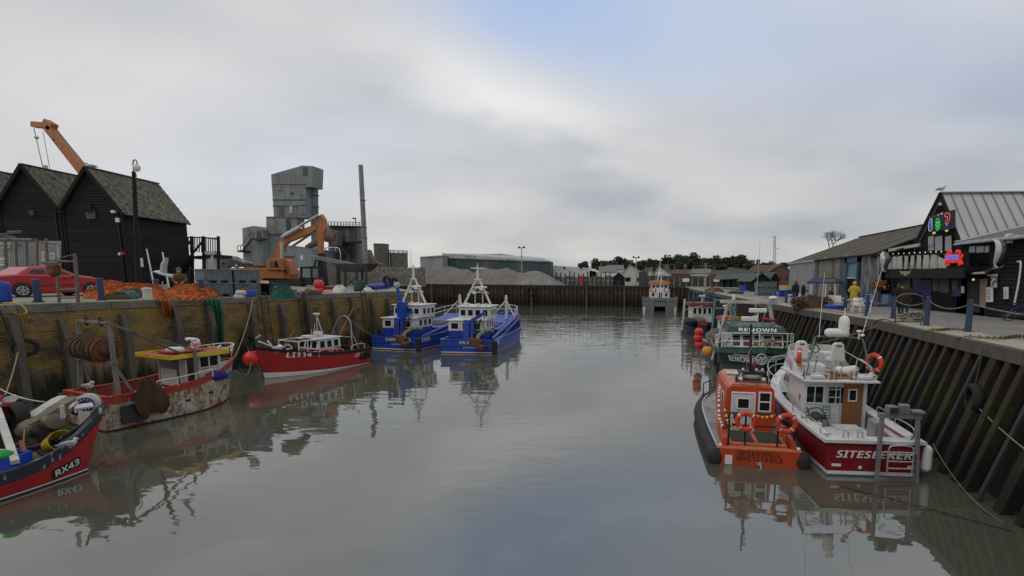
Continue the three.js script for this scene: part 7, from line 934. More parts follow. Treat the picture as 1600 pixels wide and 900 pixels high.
// a flat piece on the plane X = const, outline in pixels, thickness d towards the quay (-x)
function slabX(t, pts, X, d = .05, off = 0) { const P = pts.map(([x, y]) => { const p = xp(x, y, X); p.x -= off; return p.sub(t.position); }); return slab(P, d, V(-1,0,0)); }
const yz = (t, y, z, X) => V(X - t.position.x, y - t.position.y, z - t.position.z);
const rectX = (t, X, z0, z1, y0, y1, d = .05, off = 0) => bx(d, y1 - y0, Math.abs(z1 - z0), X - off - d / 2 - t.position.x,(y0 + y1)/2 - t.position.y,(z0 + z1)/2 - t.position.z);
M.roofMoss = std([1,1,1],.95, { bumpMap: gtex(64,64,(u, v) => .5 + .5*Math.sin(u * TAU),.25), bumpScale: .04, map: ctex(256,256,(u, v) => { const n = fbm(u * 6, v * 6,5,6,6,501), g = sst(.45,.65, fbm(u * 9, v * 4,4,9,4,502)), f = vnoise(u * 90, v * 90,90,90,503); const k = .048 + .05*n + .02*f; return [k * (1.1 + .1*g), k * 1.0, k * (.82 - .2*g)]; },7) });
M.corr = (c, s, rust) => std([1,1,1],.75, { bumpMap: gtex(64,64,(u, v) => .5 + .5*Math.sin(u * TAU),.16), bumpScale: .02, map: ctex(192,192,(u, v) => { const n = fbm(u * 6, v * 5,5,6,5, s), st = fbm(u * 34, v * 2,4,34,2, s + 1); const k = .7 + .5*n; const r = sst(.62 - rust,.75 - rust, st * .7 + n * .3); return c.map((x, i) => mix(x * k,[.06,.035,.024][i]*(.6 + n), r)); },2.6) });
M.corrGrey = M.corr([.22,.21,.19],511,0); M.corrBlue = M.corr([.20,.25,.28],521,.16); M.corrDark = M.corr([.11,.11,.105],531,.05); M.blkGrey = paint([.29,.30,.30], { rough: .7, tone: .08, size: 5 });
{
const X = 19.4, t = thing('long_shed', 'long weathered fish market shed with mossy grey roof and blue doorway', 'shed',[X, GR,-47]), eav = 8.5, zl = -61.2, zm = sx(1277,420, X).z, zr = -39.8;
part(t, 'pale_end_block',[rectX(t, X, zl, zm, GR,8.45,.3), bx(7,4.05,.2,3.4,2.02, zl + 47)], M.blkGrey); part(t, 'wall_core',[rectX(t, X + .3, zm, zr, GR, eav + .1,.2)], M.dark);
const cols = [[1277,1281, 'd'],[1281,1300, 'g'],[1300,1304, 'd'],[1304,1313, 'g'],[1313,1321.5, 'd'],[1346,1358, 'b'],[1358,1373, 'b'],[1373,1379, 'd']];
for (const [a, b, k] of cols) { const za = sx(a,430, X).z, zb = sx(b,430, X).z, n = Math.max(1, Math.round(Math.abs(za - zb)/.85)); for (let i = 0; i < n; i++) for (const [y0, y1] of [[GR + .1,6.15],[6.12, eav + .05]]) { const m = k === 'd' ? M.corrDark : k === 'b' ? M.corrBlue : M.corrGrey; part(t, 'wall_sheet',[rectX(t, X, mix(za, zb, i / n) - .01, mix(za, zb,(i + 1)/n) + .01, y0, y1,.03,.02 + rr(0,.03) + (y0 > 6 ? .02 : 0))], m); } }
part(t, 'brick_plinth',[rectX(t, X, sx(1346,430, X).z, sx(1372,430, X).z, GR,5.0,.06,.1)], M.brickFar);
const d0 = sx(1323,430, X).z, d1 = sx(1344,430, X).z; const D = part(t, 'doorway',[rectX(t, X, d0, d0 - .5 + .9, GR, eav,.2,.06), rectX(t, X, d1 - .25, d1, GR, eav,.2,.06), rectX(t, X, d0, d1,7.95, eav,.2,.06)], M.doorBlue ||= paint([.04,.095,.16], { rough: .6, wear: .2, wc: [.16,.14,.12] })); part(D, 'door_leaf',[rectX(t, X, d0 + .4, d1 - .25,6.6,7.95,.05,.04)], M.doorPale ||= paint([.16,.27,.36], { rough: .6 })); part(D, 'lintel_board',[rectX(t, X, d0 + .4, d1 - .25,6.48,6.6,.07,.07)], M.whiteOld);
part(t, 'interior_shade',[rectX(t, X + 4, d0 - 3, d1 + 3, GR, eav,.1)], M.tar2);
part(t, 'downpipe',[bar([-.12,0, sx(1376,430, X).z + 47],[-.12, eav - GR, sx(1374,430, X).z + 47],.08)], M.galv); part(t, 'gutter',[bar([-.3, eav - GR, zl + 47],[-.3, eav - GR, zr + 47],.09)], M.iron);
// roof: corrugated sheets in three courses
const xe = X - .35, xr = 26.6, yr = 11.55; for (let r = 0; r < 3; r++) for (let i = 0; i < 14; i++) { const u0 = r / 3, u1 = (r + 1.06)/3, z0 = mix(zl - .6, zr, i / 14), z1 = mix(zl - .6, zr,(i + 1.03)/14); const vr = (z, u) => { const cut = clamp((-57.0 + 3*u - z)/1,0,1); return z; }; const P = (u, z) => V(mix(xe, xr, Math.min(1, u)) - X, mix(eav, yr, Math.min(1, u)) - GR + .03*(i % 2) + .05*(2 - r)*.3, Math.max(z, zl - .6 + u * 2.6) + 47); part(t, 'roof_sheet',[slab([P(u0, z0), P(u0, z1), P(u1, z1), P(u1, z0)],.05, V(-.35,.94,0))], M.roofMoss); }
part(t, 'far_roof_slope',[slab([V(xr - X, yr - GR, zl + 2 + 47), V(xr - X, yr - GR, zr + 47), V(xr - X + 7,4.1, zr + 47), V(xr - X + 7,4.1, zl + 47)],.08), quads([[V(0,4.1, zl + 47), V(xr - X, yr - GR, zl + 2 + 47), V(14,4.1, zl + 47)]])], M.roofMoss); part(t, 'ridge_cap',[beam(V(xr - X, yr - GR + .05, zl + 2 + 47), V(xr - X, yr - GR + .05, zr + 47),.35,.12)], M.iron); part(t, 'verge_board',[beam(V(-.4, eav - GR - .05, zl + 46.4), V(-.4, eav - GR - .05, zm + 47),.1,.25)], M.paleGrey);
for (const z of [-56.5,-49.5,-44.5]) part(t, 'roof_lamp',[rb(.2,.2,.35,-.45, eav - GR + .1, z + 47,.05)], M.galv);
}
M.neonRed = std([.5,.02,.02],.5, { emissive: new THREE.Color(1,.05,.03), emissiveIntensity: .32 }); M.neonBlue = std([.02,.1,.6],.5, { emissive: new THREE.Color(.05,.25,1), emissiveIntensity: .5 }); M.neonGreen = std([.02,.4,.05],.5, { emissive: new THREE.Color(.05,.9,.15), emissiveIntensity: .4 }); M.neonPink = std([.6,.1,.1],.5, { emissive: new THREE.Color(1,.18,.16), emissiveIntensity: .4 }); M.neonWhite = std([.5,.5,.55],.5, { emissive: new THREE.Color(.5,.55,.9), emissiveIntensity: .35 }); M.bulb = std([.8,.7,.4],.5, { emissive: new THREE.Color(1,.75,.35), emissiveIntensity: .5 });
M.silver = std([1,1,1],.5, { metalness: .15, map: ctex(128,128,(u, v) => { const n = fbm(u * 4, v * 9,4,4,9,541); const k = .40 + .07*n; return [k, k * 1.01, k * 1.03]; },6) }); M.posterBlue = paint([.018,.03,.16], { rough: .5 }); M.winSky = new THREE.MeshPhysicalMaterial({ color: new THREE.Color().setRGB(.30,.31,.32), roughness: .12, side: 2 });
const BX = 20.3;
{ // the black gabled restaurant
const t = thing('restaurant', 'black boarded restaurant with silver gabled roof, neon signs and draped balcony', 'restaurant',[BX, GR,-33]), X = BX, gy = y => y - GR;
const zl = -36.1, zr = -31.1, ze = 8.7, za = -33.5, ap = 12.15, zs = -40.2;
part(t, 'upper_wall',[slab([V(0, gy(7.1), zl + 33), V(0, gy(ze), zl + 33), V(0, gy(ap), za + 33), V(0, gy(ze), zr + 33), V(0, gy(7.1), zr + 33)],.2, V(-1,0,0))], M.tar);
for (let y = 7.1; y < 12; y += .2) { let a = zl, b = zr; if (y + .2 > ze) { const k = (y + .2 - ze)/(ap - ze); a = mix(zl, za, k); b = mix(zr, za, k); } if (b - a > .15) part(t, 'weatherboard',[slab([V(-.07, gy(y), a + 33), V(-.07, gy(y), b + 33), V(-.03, gy(y + .22), b + 33), V(-.03, gy(y + .22), a + 33)],.03, V(-1,0,0))],[M.tar, M.tar2, M.tar3][Math.floor(rnd()*3)]); }
// silver standing-seam roof, ridge running back from the quay
const R0 = V(-.3, gy(ap) + .05, za + 33), R1 = V(15, gy(ap) + .05, za + 33), E0 = V(-.3, gy(ze) - .15, zr + .15 + 33), E1 = V(15, gy(ze) - .15, zr + .15 + 33), F0 = V(-.3, gy(ze) - .15, zl - .15 + 33), F1 = V(15, gy(ze) - .15, zl - .15 + 33);
const rf = part(t, 'roof',[slab([E0, E1, R1, R0],.12), slab([R0, R1, F1, F0],.12)], M.silver); const up = V(0,.57,.82);
for (let i = 0; i <= 24; i++) part(rf, 'standing_seam',[beam(E0.clone().lerp(E1, i / 24).addScaledVector(up,.03), R0.clone().lerp(R1, i / 24).addScaledVector(up,.03),.045,.07, up)], M.steelSeam ||= std([.22,.23,.24],.5)); part(rf, 'ridge_flashing',[beam(R0.clone().add(V(0,.05,0)), R1.clone().add(V(0,.05,0)),.4,.06)], M.silver);
part(t, 'bargeboard',[beam(E0, R0,.08,.22), beam(F0, R0,.08,.22)], M.tar2);
for (const [a, b] of [[1453.5,1463.5],[1464,1477],[1480,1491.5]]) { const w = part(t, 'upper_window',[slabX(t,[[a,368],[b,366],[b,392],[a,393]], X,.06,.09)], M.tar2); part(w, 'pane',[slabX(t,[[a + .8,370],[b - .8,368],[b - .8,391],[a + .8,392]], X,.03,.17)], M.winSky); }
const sl = part(t, 'gable_lamp',[rb(.2,.2,.2,...sx(1475,319, X).sub(t.position).add(V(-.2,0,0)).toArray(),.05)], M.whiteS); for (const [a, b] of [[1468,364],[1488,360]]) part(t, 'spot_lamp',[sph(.09,...sx(a, b, X).sub(t.position).add(V(-.35,0,0)).toArray())], M.bulb);
// ground floor shopfront
part(t, 'shopfront',[rectX(t, X, zs,-28.6, GR,7.15,.2)], M.tar2); for (let i = 0; i < 13; i++) part(t, 'weatherboard',[rectX(t, X,-34.2,-31.3, GR + .1 + i * .2, GR + .29 + i * .2,.03,.2 + (i % 2)*.01)], M.tar);
for (const [px, w] of [[1384.5,3],[1425,3.5],[1399,2]]) part(t, 'blue_post',[slabX(t,[[px - w / 2,430],[px + w / 2,430],[px + w / 2,487],[px - w / 2,485]], X,.12,.22)], M.doorBlue);
part(t, 'dark_doorway',[slabX(t,[[1400,437],[1423,437],[1423,486],[1400,482]], X,.03,.21)], M.black); part(t, 'lit_counter',[slabX(t,[[1413,446.5],[1419,446.5],[1419,450],[1413,450]], X,.05,.3)], M.bulbDim ||= std([.6,.45,.2],.6)); for (const [a, b, c, d] of [[1385,440,1390,443],[1386,448,1389,453]]) part(t, 'small_sign',[slabX(t,[[a, b],[c, b],[c, d],[a, d]], X,.05,.3)], M.whiteS);
const poster = (n, a, b, c, d, m) => part(t, n,[slabX(t,[[a, b],[c, b - .5],[c, d],[a, d]], X,.05, a > 1510 ? .40 : .26)], m);
poster('glass_panel',1432,434,1446,458, M.glassViolet ||= std([.03,.025,.07],.25)); poster('blue_banner',1446,437,1461,465, M.posterBlue); poster('menu_photo',1463,433,1473,455, M.photoA ||= std([1,1,1],.5, { map: ctex(96,96,(u, v) => { const n = fbm(u * 6, v * 8,3,6,8,551), m = fbm(u * 5, v * 9,3,5,9,552); return [.03 + .14*sst(.5,.7, n),.04 + .09*m,.06 + .10*sst(.5,.7, m)]; },1.2) })); poster('menu_photo',1474,433,1489,457, M.photoA); poster('violet_poster',1494,434,1508,463, M.posterV ||= paint([.05,.04,.14], { rough: .5 })); part(t, 'poster_print',[slabX(t,[[1497,438],[1505,437.5],[1505,452],[1497,452]], X,.02,.32)], M.photoA);
poster('white_notice',1512.5,447.5,1516.5,458, M.whiteS); const nb = poster('white_menu_board',1552,449,1562.5,472, M.whiteS), nc = poster('white_menu_board',1580,449,1587,467, M.whiteS); for (let i = 0; i < 5; i++) part(nb, 'text_line',[slabX(t,[[1554,452 + i * 3.6],[1560.5,452 + i * 3.6],[1560.5,453 + i * 3.6],[1554,453 + i * 3.6]], X,.02,.46)], M.grey); for (let i = 0; i < 4; i++) part(nc, 'text_line',[slabX(t,[[1581,452 + i * 3.4],[1586,452 + i * 3.4],[1586,453 + i * 3.4],[1581,453 + i * 3.4]], X,.02,.46)], M.grey);
poster('sketch_panel',1560,433,1569,450, M.photoB ||= std([1,1,1],.6, { map: ctex(64,64,(u, v) => { const n = fbm(u * 8, v * 8,4,8,8,553); const k = .1 + .5*sst(.45,.55, n); return [k, k, k]; },.8) })); poster('name_plate',1553.5,428.5,1570,432, M.whiteOld);
part(t, 'beige_door',[slabX(t,[[1538,436],[1549.5,435],[1546,479],[1537,479]], X,.04,.24)], M.beige ||= paint([.34,.26,.17], { rough: .7 })); part(t, 'door_frame',[slabX(t,[[1517,433],[1537,433],[1537,489],[1517,487]], X,.03,.22)], M.black); part(t, 'porch_lamp',[sph(.07,...sx(1532,437, X).sub(t.position).add(V(-.4,0,0)).toArray())], M.bulb);
part(t, 'porch_block',[slabX(t,[[1549.5,432],[1575,430],[1575,494],[1546,491]], X,.12,.1)], M.tar);
// fascia, awning
part(t, 'fascia',[rectX(t,18.9,-37.2,-28.6,6.5,7.12,.15), bx(1.4,.2,8.6,-.7, gy(7.05),-32.9 + 33)], M.tar3); const em = part(t, 'carved_emblem',[slabX(t,[[1409,422.5],[1414,424],[1418,421.5],[1422,424],[1427,422],[1425,428],[1421,429],[1418,432],[1415,429],[1411,428]],18.9,.06,.16)], M.ropePale ||= std([.3,.27,.2],.8));
part(t, 'awning',[slab([sx(1497,429,19.4), sx(1540,428,19.4), sx(1557,417,20.2), sx(1512,419,20.2)].map(p => p.sub(t.position)),.06)], M.dark); part(t, 'awning_board',[slabX(t,[[1519,425.5],[1539.5,424.5],[1539.5,427.5],[1519,428.5]],19.35,.05,.05)], M.whiteOld); part(t, 'awning_board',[slabX(t,[[1499,426.5],[1517.5,425.8],[1517.5,428.8],[1499,429.5]],19.35,.05,.05)], M.posterBlue);
// balcony with white drapes and a string of bulbs
const bal = 19.0, P = (px, py) => sx(px, py, bal).sub(t.position); part(t, 'balcony_floor',[slab([P(1377,421), P(1512,420.5), V(.2, P(1512,420.5).y, P(1512,420).z), V(.2, P(1377,421).y, P(1377,421).z)],.2)], M.tar2); part(t, 'balcony_rail',[beam(P(1377,400.5), P(1512,395),.12,.12), beam(P(1377,419), P(1512,417.5),.08,.1)], M.tar3);
for (let i = 0; i <= 9; i++) part(t, 'rail_post',[beam(P(1382 + i * 14.4,421), P(1382 + i * 14.4,399 - i * .5),.14,.14)], M.tar2);
const dx = [[1388.5,1395],[1398,1404],[1406,1413.5],[1416,1423],[1425.5,1433],[1435.5,1443],[1446,1455],[1458,1467]]; M.drape = paint([.52,.53,.51], { rough: .9, tone: .1 });
dx.forEach(([a, b], k) => part(t, 'white_drape',[gridGeo(14,8,(u, v) => { const p = P(mix(a + .6, b - .8, u), mix(401.5 - k * .5,420.5 - k * .1, v)); p.x -= .1 + .09*Math.sin(u * 17 + k)*(.5 + v) + .05*vnoise(u * 6 + k, v * 5); return p; })], M.drape)); part(t, 'white_drape',[gridGeo(12,6,(u, v) => { const p = P(mix(1469,1484, u), mix(397,419.5 + 2*Math.sin(u * 5), mix(.35*Math.abs(Math.sin(u * 3)),1, v))); p.x -= .1 + .08*Math.sin(u * 14); return p; })], M.drape);
for (let i = 0; i < 12; i++) part(t, 'bulb',[sph(.042,...P(1381 + i * 8.4,398.3 - i * .35).add(V(-.1,.05,0)).toArray(),1,1,1,8,6)], M.bulb); part(t, 'balcony_end',[slabX(t,[[1466,398],[1512,394.5],[1512,419],[1466,420]], bal,.05,-.02)], M.tar);
// small roof with a white edge on the left
part(t, 'side_roof',[slab([V(-1.2, gy(8.35),-40.4 + 33), V(-1.0, gy(8.75),-36.1 + 33), V(3, gy(9.2),-36.1 + 33), V(3, gy(8.9),-40.4 + 33)],.15)], M.tar2); part(t, 'side_roof_edge',[beam(sx(1389,391,19.2).sub(t.position), sx(1437,382.5,19.6).sub(t.position),.1,.22)], M.silver); part(t, 'dark_side_wall',[bx(3,4.2,.2,1.5,2.1, zs + 33), rectX(t, BX,-40.3,-36,7.1,8.7,.1)], M.tar);
}
{ // lower building running out of the frame on the right
const t = thing('boarded_building', 'black boarded building with low silver roof at the right edge', 'building',[BX, GR,-24]), X = BX, gy = y => y - GR, z0 = -31.05, z1 = -17;
part(t, 'wall',[rectX(t, X, z0, z1, GR,8.8,.2)], M.tar2); for (let y = GR + .1; y < 8.6; y += .22) for (let k = 0; k < 3; k++) { if (y < 7.0) part(t, 'weatherboard',[slab([V(-.28, gy(y),-28.4 + k * 3.8 + 24), V(-.28, gy(y),-24.62 + k * 3.8 + 24), V(-.23, gy(y + .24),-24.62 + k * 3.8 + 24), V(-.23, gy(y + .24),-28.4 + k * 3.8 + 24)],.03, V(-1,0,0))],[M.tar, M.tar2, M.tar3][Math.floor(rnd()*3)]); else part(t, 'weatherboard',[slab([V(-.28, gy(y), z0 + k * 4.7 + 24), V(-.28, gy(y), z0 + 4.68 + k * 4.7 + 24), V(-.23, gy(y + .24), z0 + 4.68 + k * 4.7 + 24), V(-.23, gy(y + .24), z0 + k * 4.7 + 24)],.03, V(-1,0,0))],[M.tar, M.tar2, M.tar3][Math.floor(rnd()*3)]); }
const E0 = V(-.6, gy(8.72), z0 + 24), E1 = V(-.6, gy(8.72), z1 + 24), R0 = V(7, gy(10.6), z0 + 24), R1 = V(7, gy(10.6), z1 + 24); const rf = part(t, 'roof',[slab([E0, E1, R1, R0],.1)], M.silver); for (let i = 0; i <= 20; i++) part(rf, 'standing_seam',[beam(E0.clone().lerp(E1, i / 20).add(V(0,.04,0)), R0.clone().lerp(R1, i / 20).add(V(0,.04,0)),.04,.06)], M.steelSeam); part(t, 'gutter',[bar(E0.clone().add(V(-.05,-.12,0)), E1.clone().add(V(-.05,-.12,0)),.08)], M.paleGrey); part(t, 'verge_flashing',[beam(E0.clone().add(V(0,.08,0)), R0.clone().add(V(0,.08,0)),.25,.06)], M.roofWhite);
const w = part(t, 'window',[slabX(t,[[1522,384],[1557,381],[1557,412],[1522,414]], X,.05,.3)], M.dark); for (const [a, b] of [[1524,1533.5],[1535.5,1547],[1549,1555.5]]) part(w, 'pane',[slabX(t,[[a,385.5],[b,384.5],[b,394],[a,395]], X,.03,.36)], M.winSky), part(w, 'pane',[slabX(t,[[a,396.5],[b,395.5],[b,411],[a,412.5]], X,.03,.36)], M.glass);
part(t, 'white_vent',[rb(.3,.5,.3,...sx(1589,373, X).sub(t.position).add(V(-.4,0,0)).toArray(),.05)], M.whiteS); part(t, 'white_drainpipe',[tube([sx(1590,409,20.0), sx(1595,411,19.9), sx(1592,440,19.9), sx(1585,476,19.9)].map(p => p.sub(t.position)),.05,30)], M.whiteS);
}
{ // neon board
const X = BX - .55, t = thing('neon_sign', 'black board with neon bottle, green tree and red prawn shapes on the gable', 'sign', sx(1471,345, X)); const L = (px, py, o = .06) => { const p = sx(px, py, X); p.x -= o; return p.sub(t.position); };
part(t, 'board',[slabX(t,[[1451.5,338],[1490.5,327.5],[1490.5,357],[1451.5,363]], X,.1)], M.black); const nt = (n, pts, m, cl, r = .024) => part(t, n,[tube(pts.map(([a, b]) => L(a, b)), r, pts.length * 8,6, cl)], m);
nt('neon_tree',[[1466.5,341],[1470,347],[1468.5,347.5],[1471,352],[1468,352.5],[1470,356],[1467.5,357],[1467,360],[1465.5,360],[1465.5,357],[1463.5,356.5],[1465,353],[1463,352],[1465,348],[1463.5,347]], M.neonGreen, true); nt('neon_tree_inner',[[1466.5,345],[1468,350],[1466,353],[1467.5,356],[1465.5,351],[1466.5,345]], M.neonGreen, false); nt('neon_prawn',[[1478,335],[1481,333],[1485,334],[1485.5,340],[1484,346],[1480,350],[1479,347],[1482,343],[1481.5,338],[1479,339]], M.neonPink, true); nt('neon_prawn_tail',[[1480,350],[1481,353],[1483,349]], M.neonBlue, false); nt('neon_bottle',[[1454,345],[1456,341.5],[1457.5,344],[1457.5,356],[1456,360.5],[1453,360],[1452.6,352]], M.neonWhite, true); nt('neon_bottle_blue',[[1455,346],[1456,351],[1454.5,356]], M.neonBlue, false);
for (const [a, b, m] of [[1473,334, M.neonWhite],[1467.5,336, M.neonPink]]) part(t, 'neon_star',[sph(.06,...L(a, b).toArray())], m);
}
{ // red crab neon with OPEN
const X = 18.85, t = thing('crab_sign', 'red neon crab with blue OPEN lettering on the balcony front', 'sign', sx(1492.5,404, X)); const L = (px, py, o = .08) => { const p = sx(px, py, X); p.x -= o; return p.sub(t.position); };
const c = [[1482,404],[1486,399.5],[1492,398],[1499,399],[1503,403],[1500,408],[1493,410],[1486,409]]; part(t, 'shell',[slab(c.map(([a, b]) => L(a, b,.05)),.12, V(-1,0,0)), tube(c.map(([a, b]) => L(a, b,.1)),.05,60,6, true)], M.neonRed);
for (const pts of [[[1486,399],[1483,396],[1484,393],[1488,392.5],[1488,396]],[[1499,398.5],[1502,396],[1501,392.5],[1497,392],[1497,395.5]],[[1482,404],[1480,401.5],[1479.5,398]],[[1503,403],[1505.5,400.5],[1506,397]],[[1484,408],[1481,409],[1479,413]],[[1501,407],[1504,408.5],[1506,412.5]],[[1486,409],[1484,412],[1484.5,415]],[[1499,409],[1501.5,412],[1501,415]]]) part(t, pts.length > 4 ? 'claw' : 'crab_leg',[tube(pts.map(([a, b]) => L(a, b)),.07,24,6)], M.neonRed);
{ const A = L(1485.5,406.4,.18), B = L(1500.5,406.0,.18), U = B.clone().sub(A).normalize(); part(t, 'open_lettering',[layText('OPEN',.3, A.clone().lerp(B,.5).toArray(), U.toArray(),[0,1,0],[-1,0,0], { sx: .95, depth: .03 })], M.neonBlue); }
}
function finnedFish(name, label, pts, rad, flat, mBack, mBelly, fins) {       // hanging fish sculpture: body swept along pts (points), radius list
const t = thing(name, label, 'sculpture', pts[0]); const c = new THREE.CatmullRomCurve3(pts.map(p => p.clone().sub(pts[0]))); const side = V(0,0,1); const R = u => { const k = u * (rad.length - 1), i = Math.min(rad.length - 2, Math.floor(k)); return mix(rad[i], rad[i + 1], k - i); };
const half = (a0, a1) => gridGeo(10,30,(u, v) => { const p = c.getPoint(v), tan = c.getTangent(v), n = side.clone().cross(tan).normalize(), a = mix(a0, a1, u), r = R(v); return p.clone().addScaledVector(n, Math.cos(a)*r).addScaledVector(side, Math.sin(a)*r * flat); });
part(t, 'back',[half(-2.0,2.0)], mBack); part(t, 'belly',[half(2.0, TAU - 2.0)], mBelly); for (const f of fins) part(t, 'fin',[slab(f.map(p => p.clone().sub(pts[0])),.05, V(1,0,.3).normalize())], mBack); return t;
}
M.fishGrey = std([.12,.13,.14],.35); M.fishWhite = std([.5,.52,.53],.4);
{ const S = (a, b) => sx(a, b,19.5); finnedFish('dolphin_sculpture', 'large grey and white fish sculpture hanging on the wall corner at right',[S(1547,374), S(1556,374.5), S(1563,380), S(1564,394), S(1559,407), S(1556,414), S(1560,419)],[.04,.16,.24,.27,.2,.1,.06],.8, M.fishGrey, M.fishWhite,[[S(1556,411), S(1565,419), S(1571,413), S(1562,418)],[S(1556,412), S(1558,420), S(1551,421)],[S(1566,374), S(1571,384), S(1564,386)],[S(1556,392), S(1555,402), S(1559,397)]]); }
{ const S = (a, b) => sx(a, b,18.6); finnedFish('fish_sculpture', 'small pale fish sculpture hanging at the left end of the balcony',[S(1381,393), S(1382,398), S(1384,404), S(1383,412), S(1381,420), S(1382,424)],[.12,.3,.38,.34,.16,.05],.7, M.fishGrey, M.fishWhite,[[S(1376,400), S(1381,402), S(1378,405)],[S(1381,420), S(1386,425), S(1379,425)]]); }
// ---------------------------------------------------------------- black huts with green roofs, bins, stalls
M.roofGreen = paint([.075,.115,.10], { rough: .8, tone: .15 });
{ let k = 0; for (const [x0, xm, x1, yr, ye, yb, z, lab] of [[1176,1190,1204,427,438,455,-78, 'larger black stall hut with grey-green roof, beside the right quay'],[1203,1211,1217,426.5,436,455,-81, 'black stall hut with grey-green roof, in front of the brick house'],[1158,1166,1174,427,434,450,-90, 'third green-roofed stall hut from the right'],[1149,1156,1163,427.5,434.5,449,-95, 'fourth green-roofed stall hut from the right'],[1140,1147,1154,428,435,449,-99, 'fifth green-roofed stall hut from the right'],[1130,1137,1144,428.5,435,449,-104, 'farthest green-roofed stall hut at the left end of the row']]) {
const t = T0('stall_hut', lab, 'hut', xm, yb, z, 'green-roofed stall huts'); part(t, 'wall',[slabZ(t,[[x0, ye],[xm, yr],[x1, ye],[x1, yb],[x0, yb]], z,5)], M.tar2); const A = lz(t, x0, ye, z), B = lz(t, xm, yr, z), C = lz(t, x1, ye, z), bk = V(-1.2,0,-5.4), f = V(0,.12,.3); const ex = (p, q) => p.clone().sub(q).normalize().multiplyScalar(.4); for (const [p, q] of [[A, B],[C, B]]) part(t, 'roof',[slab([p.clone().add(ex(p, q)).add(f), q.clone().add(f), q.clone().add(bk).add(V(0,.12,0)), p.clone().add(ex(p, q)).add(bk).add(V(0,.12,0))],.1)], M.roofGreen); part(t, 'hatch',[slabZ(t,[[mix(x0, x1,.25), mix(ye, yb,.2)],[mix(x0, x1,.75), mix(ye, yb,.2)],[mix(x0, x1,.75), mix(ye, yb,.6)],[mix(x0, x1,.25), mix(ye, yb,.6)]], z,.1,0,.1)], M.dark); k++; } }
{ let k = 0; const z = -60; for (const [c, r] of [[0,0],[1,0],[0,1],[1,1],[0,2],[1,2]]) { const p = zp(1188 + c * 16,468 - r * 9, z); const b = fishBin(['bottom left', 'bottom right', 'middle left', 'middle right', 'top left', 'top right'][k++] + ' grey bin of the six stacked in front of the green-roofed huts', p,0,1.0); b.scale.set(1.05,.98,1); } }
for (const [px, py, z, w, lab] of [[1222,465,-58,.8, 'left blue tub under the ochre sheet on the right quay'],[1232,465,-57,.8, 'right blue tub under the ochre sheet on the right quay'],[1160,455,-75,.8, 'blue tub among the nets beyond the grey bins'],[1201,471,-56,.5, 'small blue tub behind the quay post']]) { const t = T0('blue_tub', lab, 'tub', px, py, z, 'blue tubs on the right quay'); part(t, 'tub_body',[rb(w * 1.1, w * 1.1, w,0, w * .55,0,.08)], M.plasticBlue); part(t, 'rim',[rb(w * 1.2,.1, w * 1.1,0, w * 1.08,0,.03)], M.blue); }
solo('ochre_sheet', 'ochre tarpaulin lying across the two blue tubs', 'tarpaulin',[gridGeo(8,6,(u, v) => zp(mix(1217,1236, u), mix(447,451.5, v) + Math.sin(u * 7),-57 + v).add(V(0,0,0)))], std([.36,.22,.05],.8));
{ const t = T0('white_van', 'white van partly hidden behind the quay post, left of the people', 'van',1236,470,-62); part(t, 'body',[slabZ(t,[[1229,458],[1241,457],[1246,462],[1246,469],[1229,469]],-62,1.6,.1)], M.whiteS); part(t, 'window',[slabZ(t,[[1232,459],[1239,458.5],[1241,462],[1232,462]],-62,.1,0,.12)], M.glass); for (const x of [1232,1243]) { const p = lz(t, x,469,-62); part(t, 'wheel',[place(tyre(.18,.1), p.x, p.y, p.z + .1)], M.rubber); } }
{ // parasol stall
const z = -43, t = T0('canopy_stall', 'blue striped open canopy on white posts over the terrace tables', 'canopy',1288,480, z); const P = (a, b, d = 0) => lz(t, a, b, z + d); part(t, 'canopy',[slab([P(1261,442), P(1272,433.5,-1.5), P(1306,433.5,-1.5), P(1314,442)],.06, V(0,.9,.4)), slab([P(1272,433.5,-1.5), P(1306,433.5,-1.5), P(1314,440,-3.5), P(1262,440,-3.5)],.06)], M.canopyDark ||= paint([.035,.04,.06], { rough: .7 })); part(t, 'blue_edge',[beam(P(1261,441.7,.05), P(1314,441.7,.05),.06,.14)], M.blue); for (const a of [1267,1290,1305]) part(t, 'post',[bar(P(a,442), P(a - .5,482),.06)], M.whiteS); part(t, 'hanging_sign',[slabZ(t,[[1291,437],[1305,436],[1305,441],[1291,441]], z,.08,0,.1)], M.rope);
}
for (const [a, b, z, s, lab, m] of [[1243,474,-45,1, 'grey work table behind the pots', 'w']]) { const t = T0('work_table', lab, 'table', a, b, z); part(t, 'table_top',[bx(1.6,.08,.8,0,.8,0)], M.whiteS); for (const [x, y] of [[-.7,-.3],[.7,-.3],[-.7,.3],[.7,.3]]) part(t, 'leg',[bar([x,0, y],[x,.8, y],.04)], M.whiteS); }
function cafeChair(label, px, py, turn) { const t = thing('terrace_chair', label, 'chair', lv(px, py, GR), turn, 'white plastic terrace chairs'); part(t, 'seat',[rb(.5,.05,.48,0,.45,0,.02)], M.whiteS); part(t, 'backrest',[gridGeo(8,4,(u, v) => [mix(-.26,.26, u),.5 + v * .42,-.24 - .1*v + .06*(u - .5) ** 2])], M.whiteS); for (const [x, z] of [[-.22,-.2],[.22,-.2],[-.22,.2],[.22,.2]]) part(t, 'leg',[bar([x,.45, z],[x * 1.15,0, z * 1.2],.028)], M.whiteS); for (const x of [-.28,.28]) part(t, 'armrest',[tube([[x,.72,-.25],[x,.72,.18],[x,.45,.22]],.028)], M.whiteS); return t; }
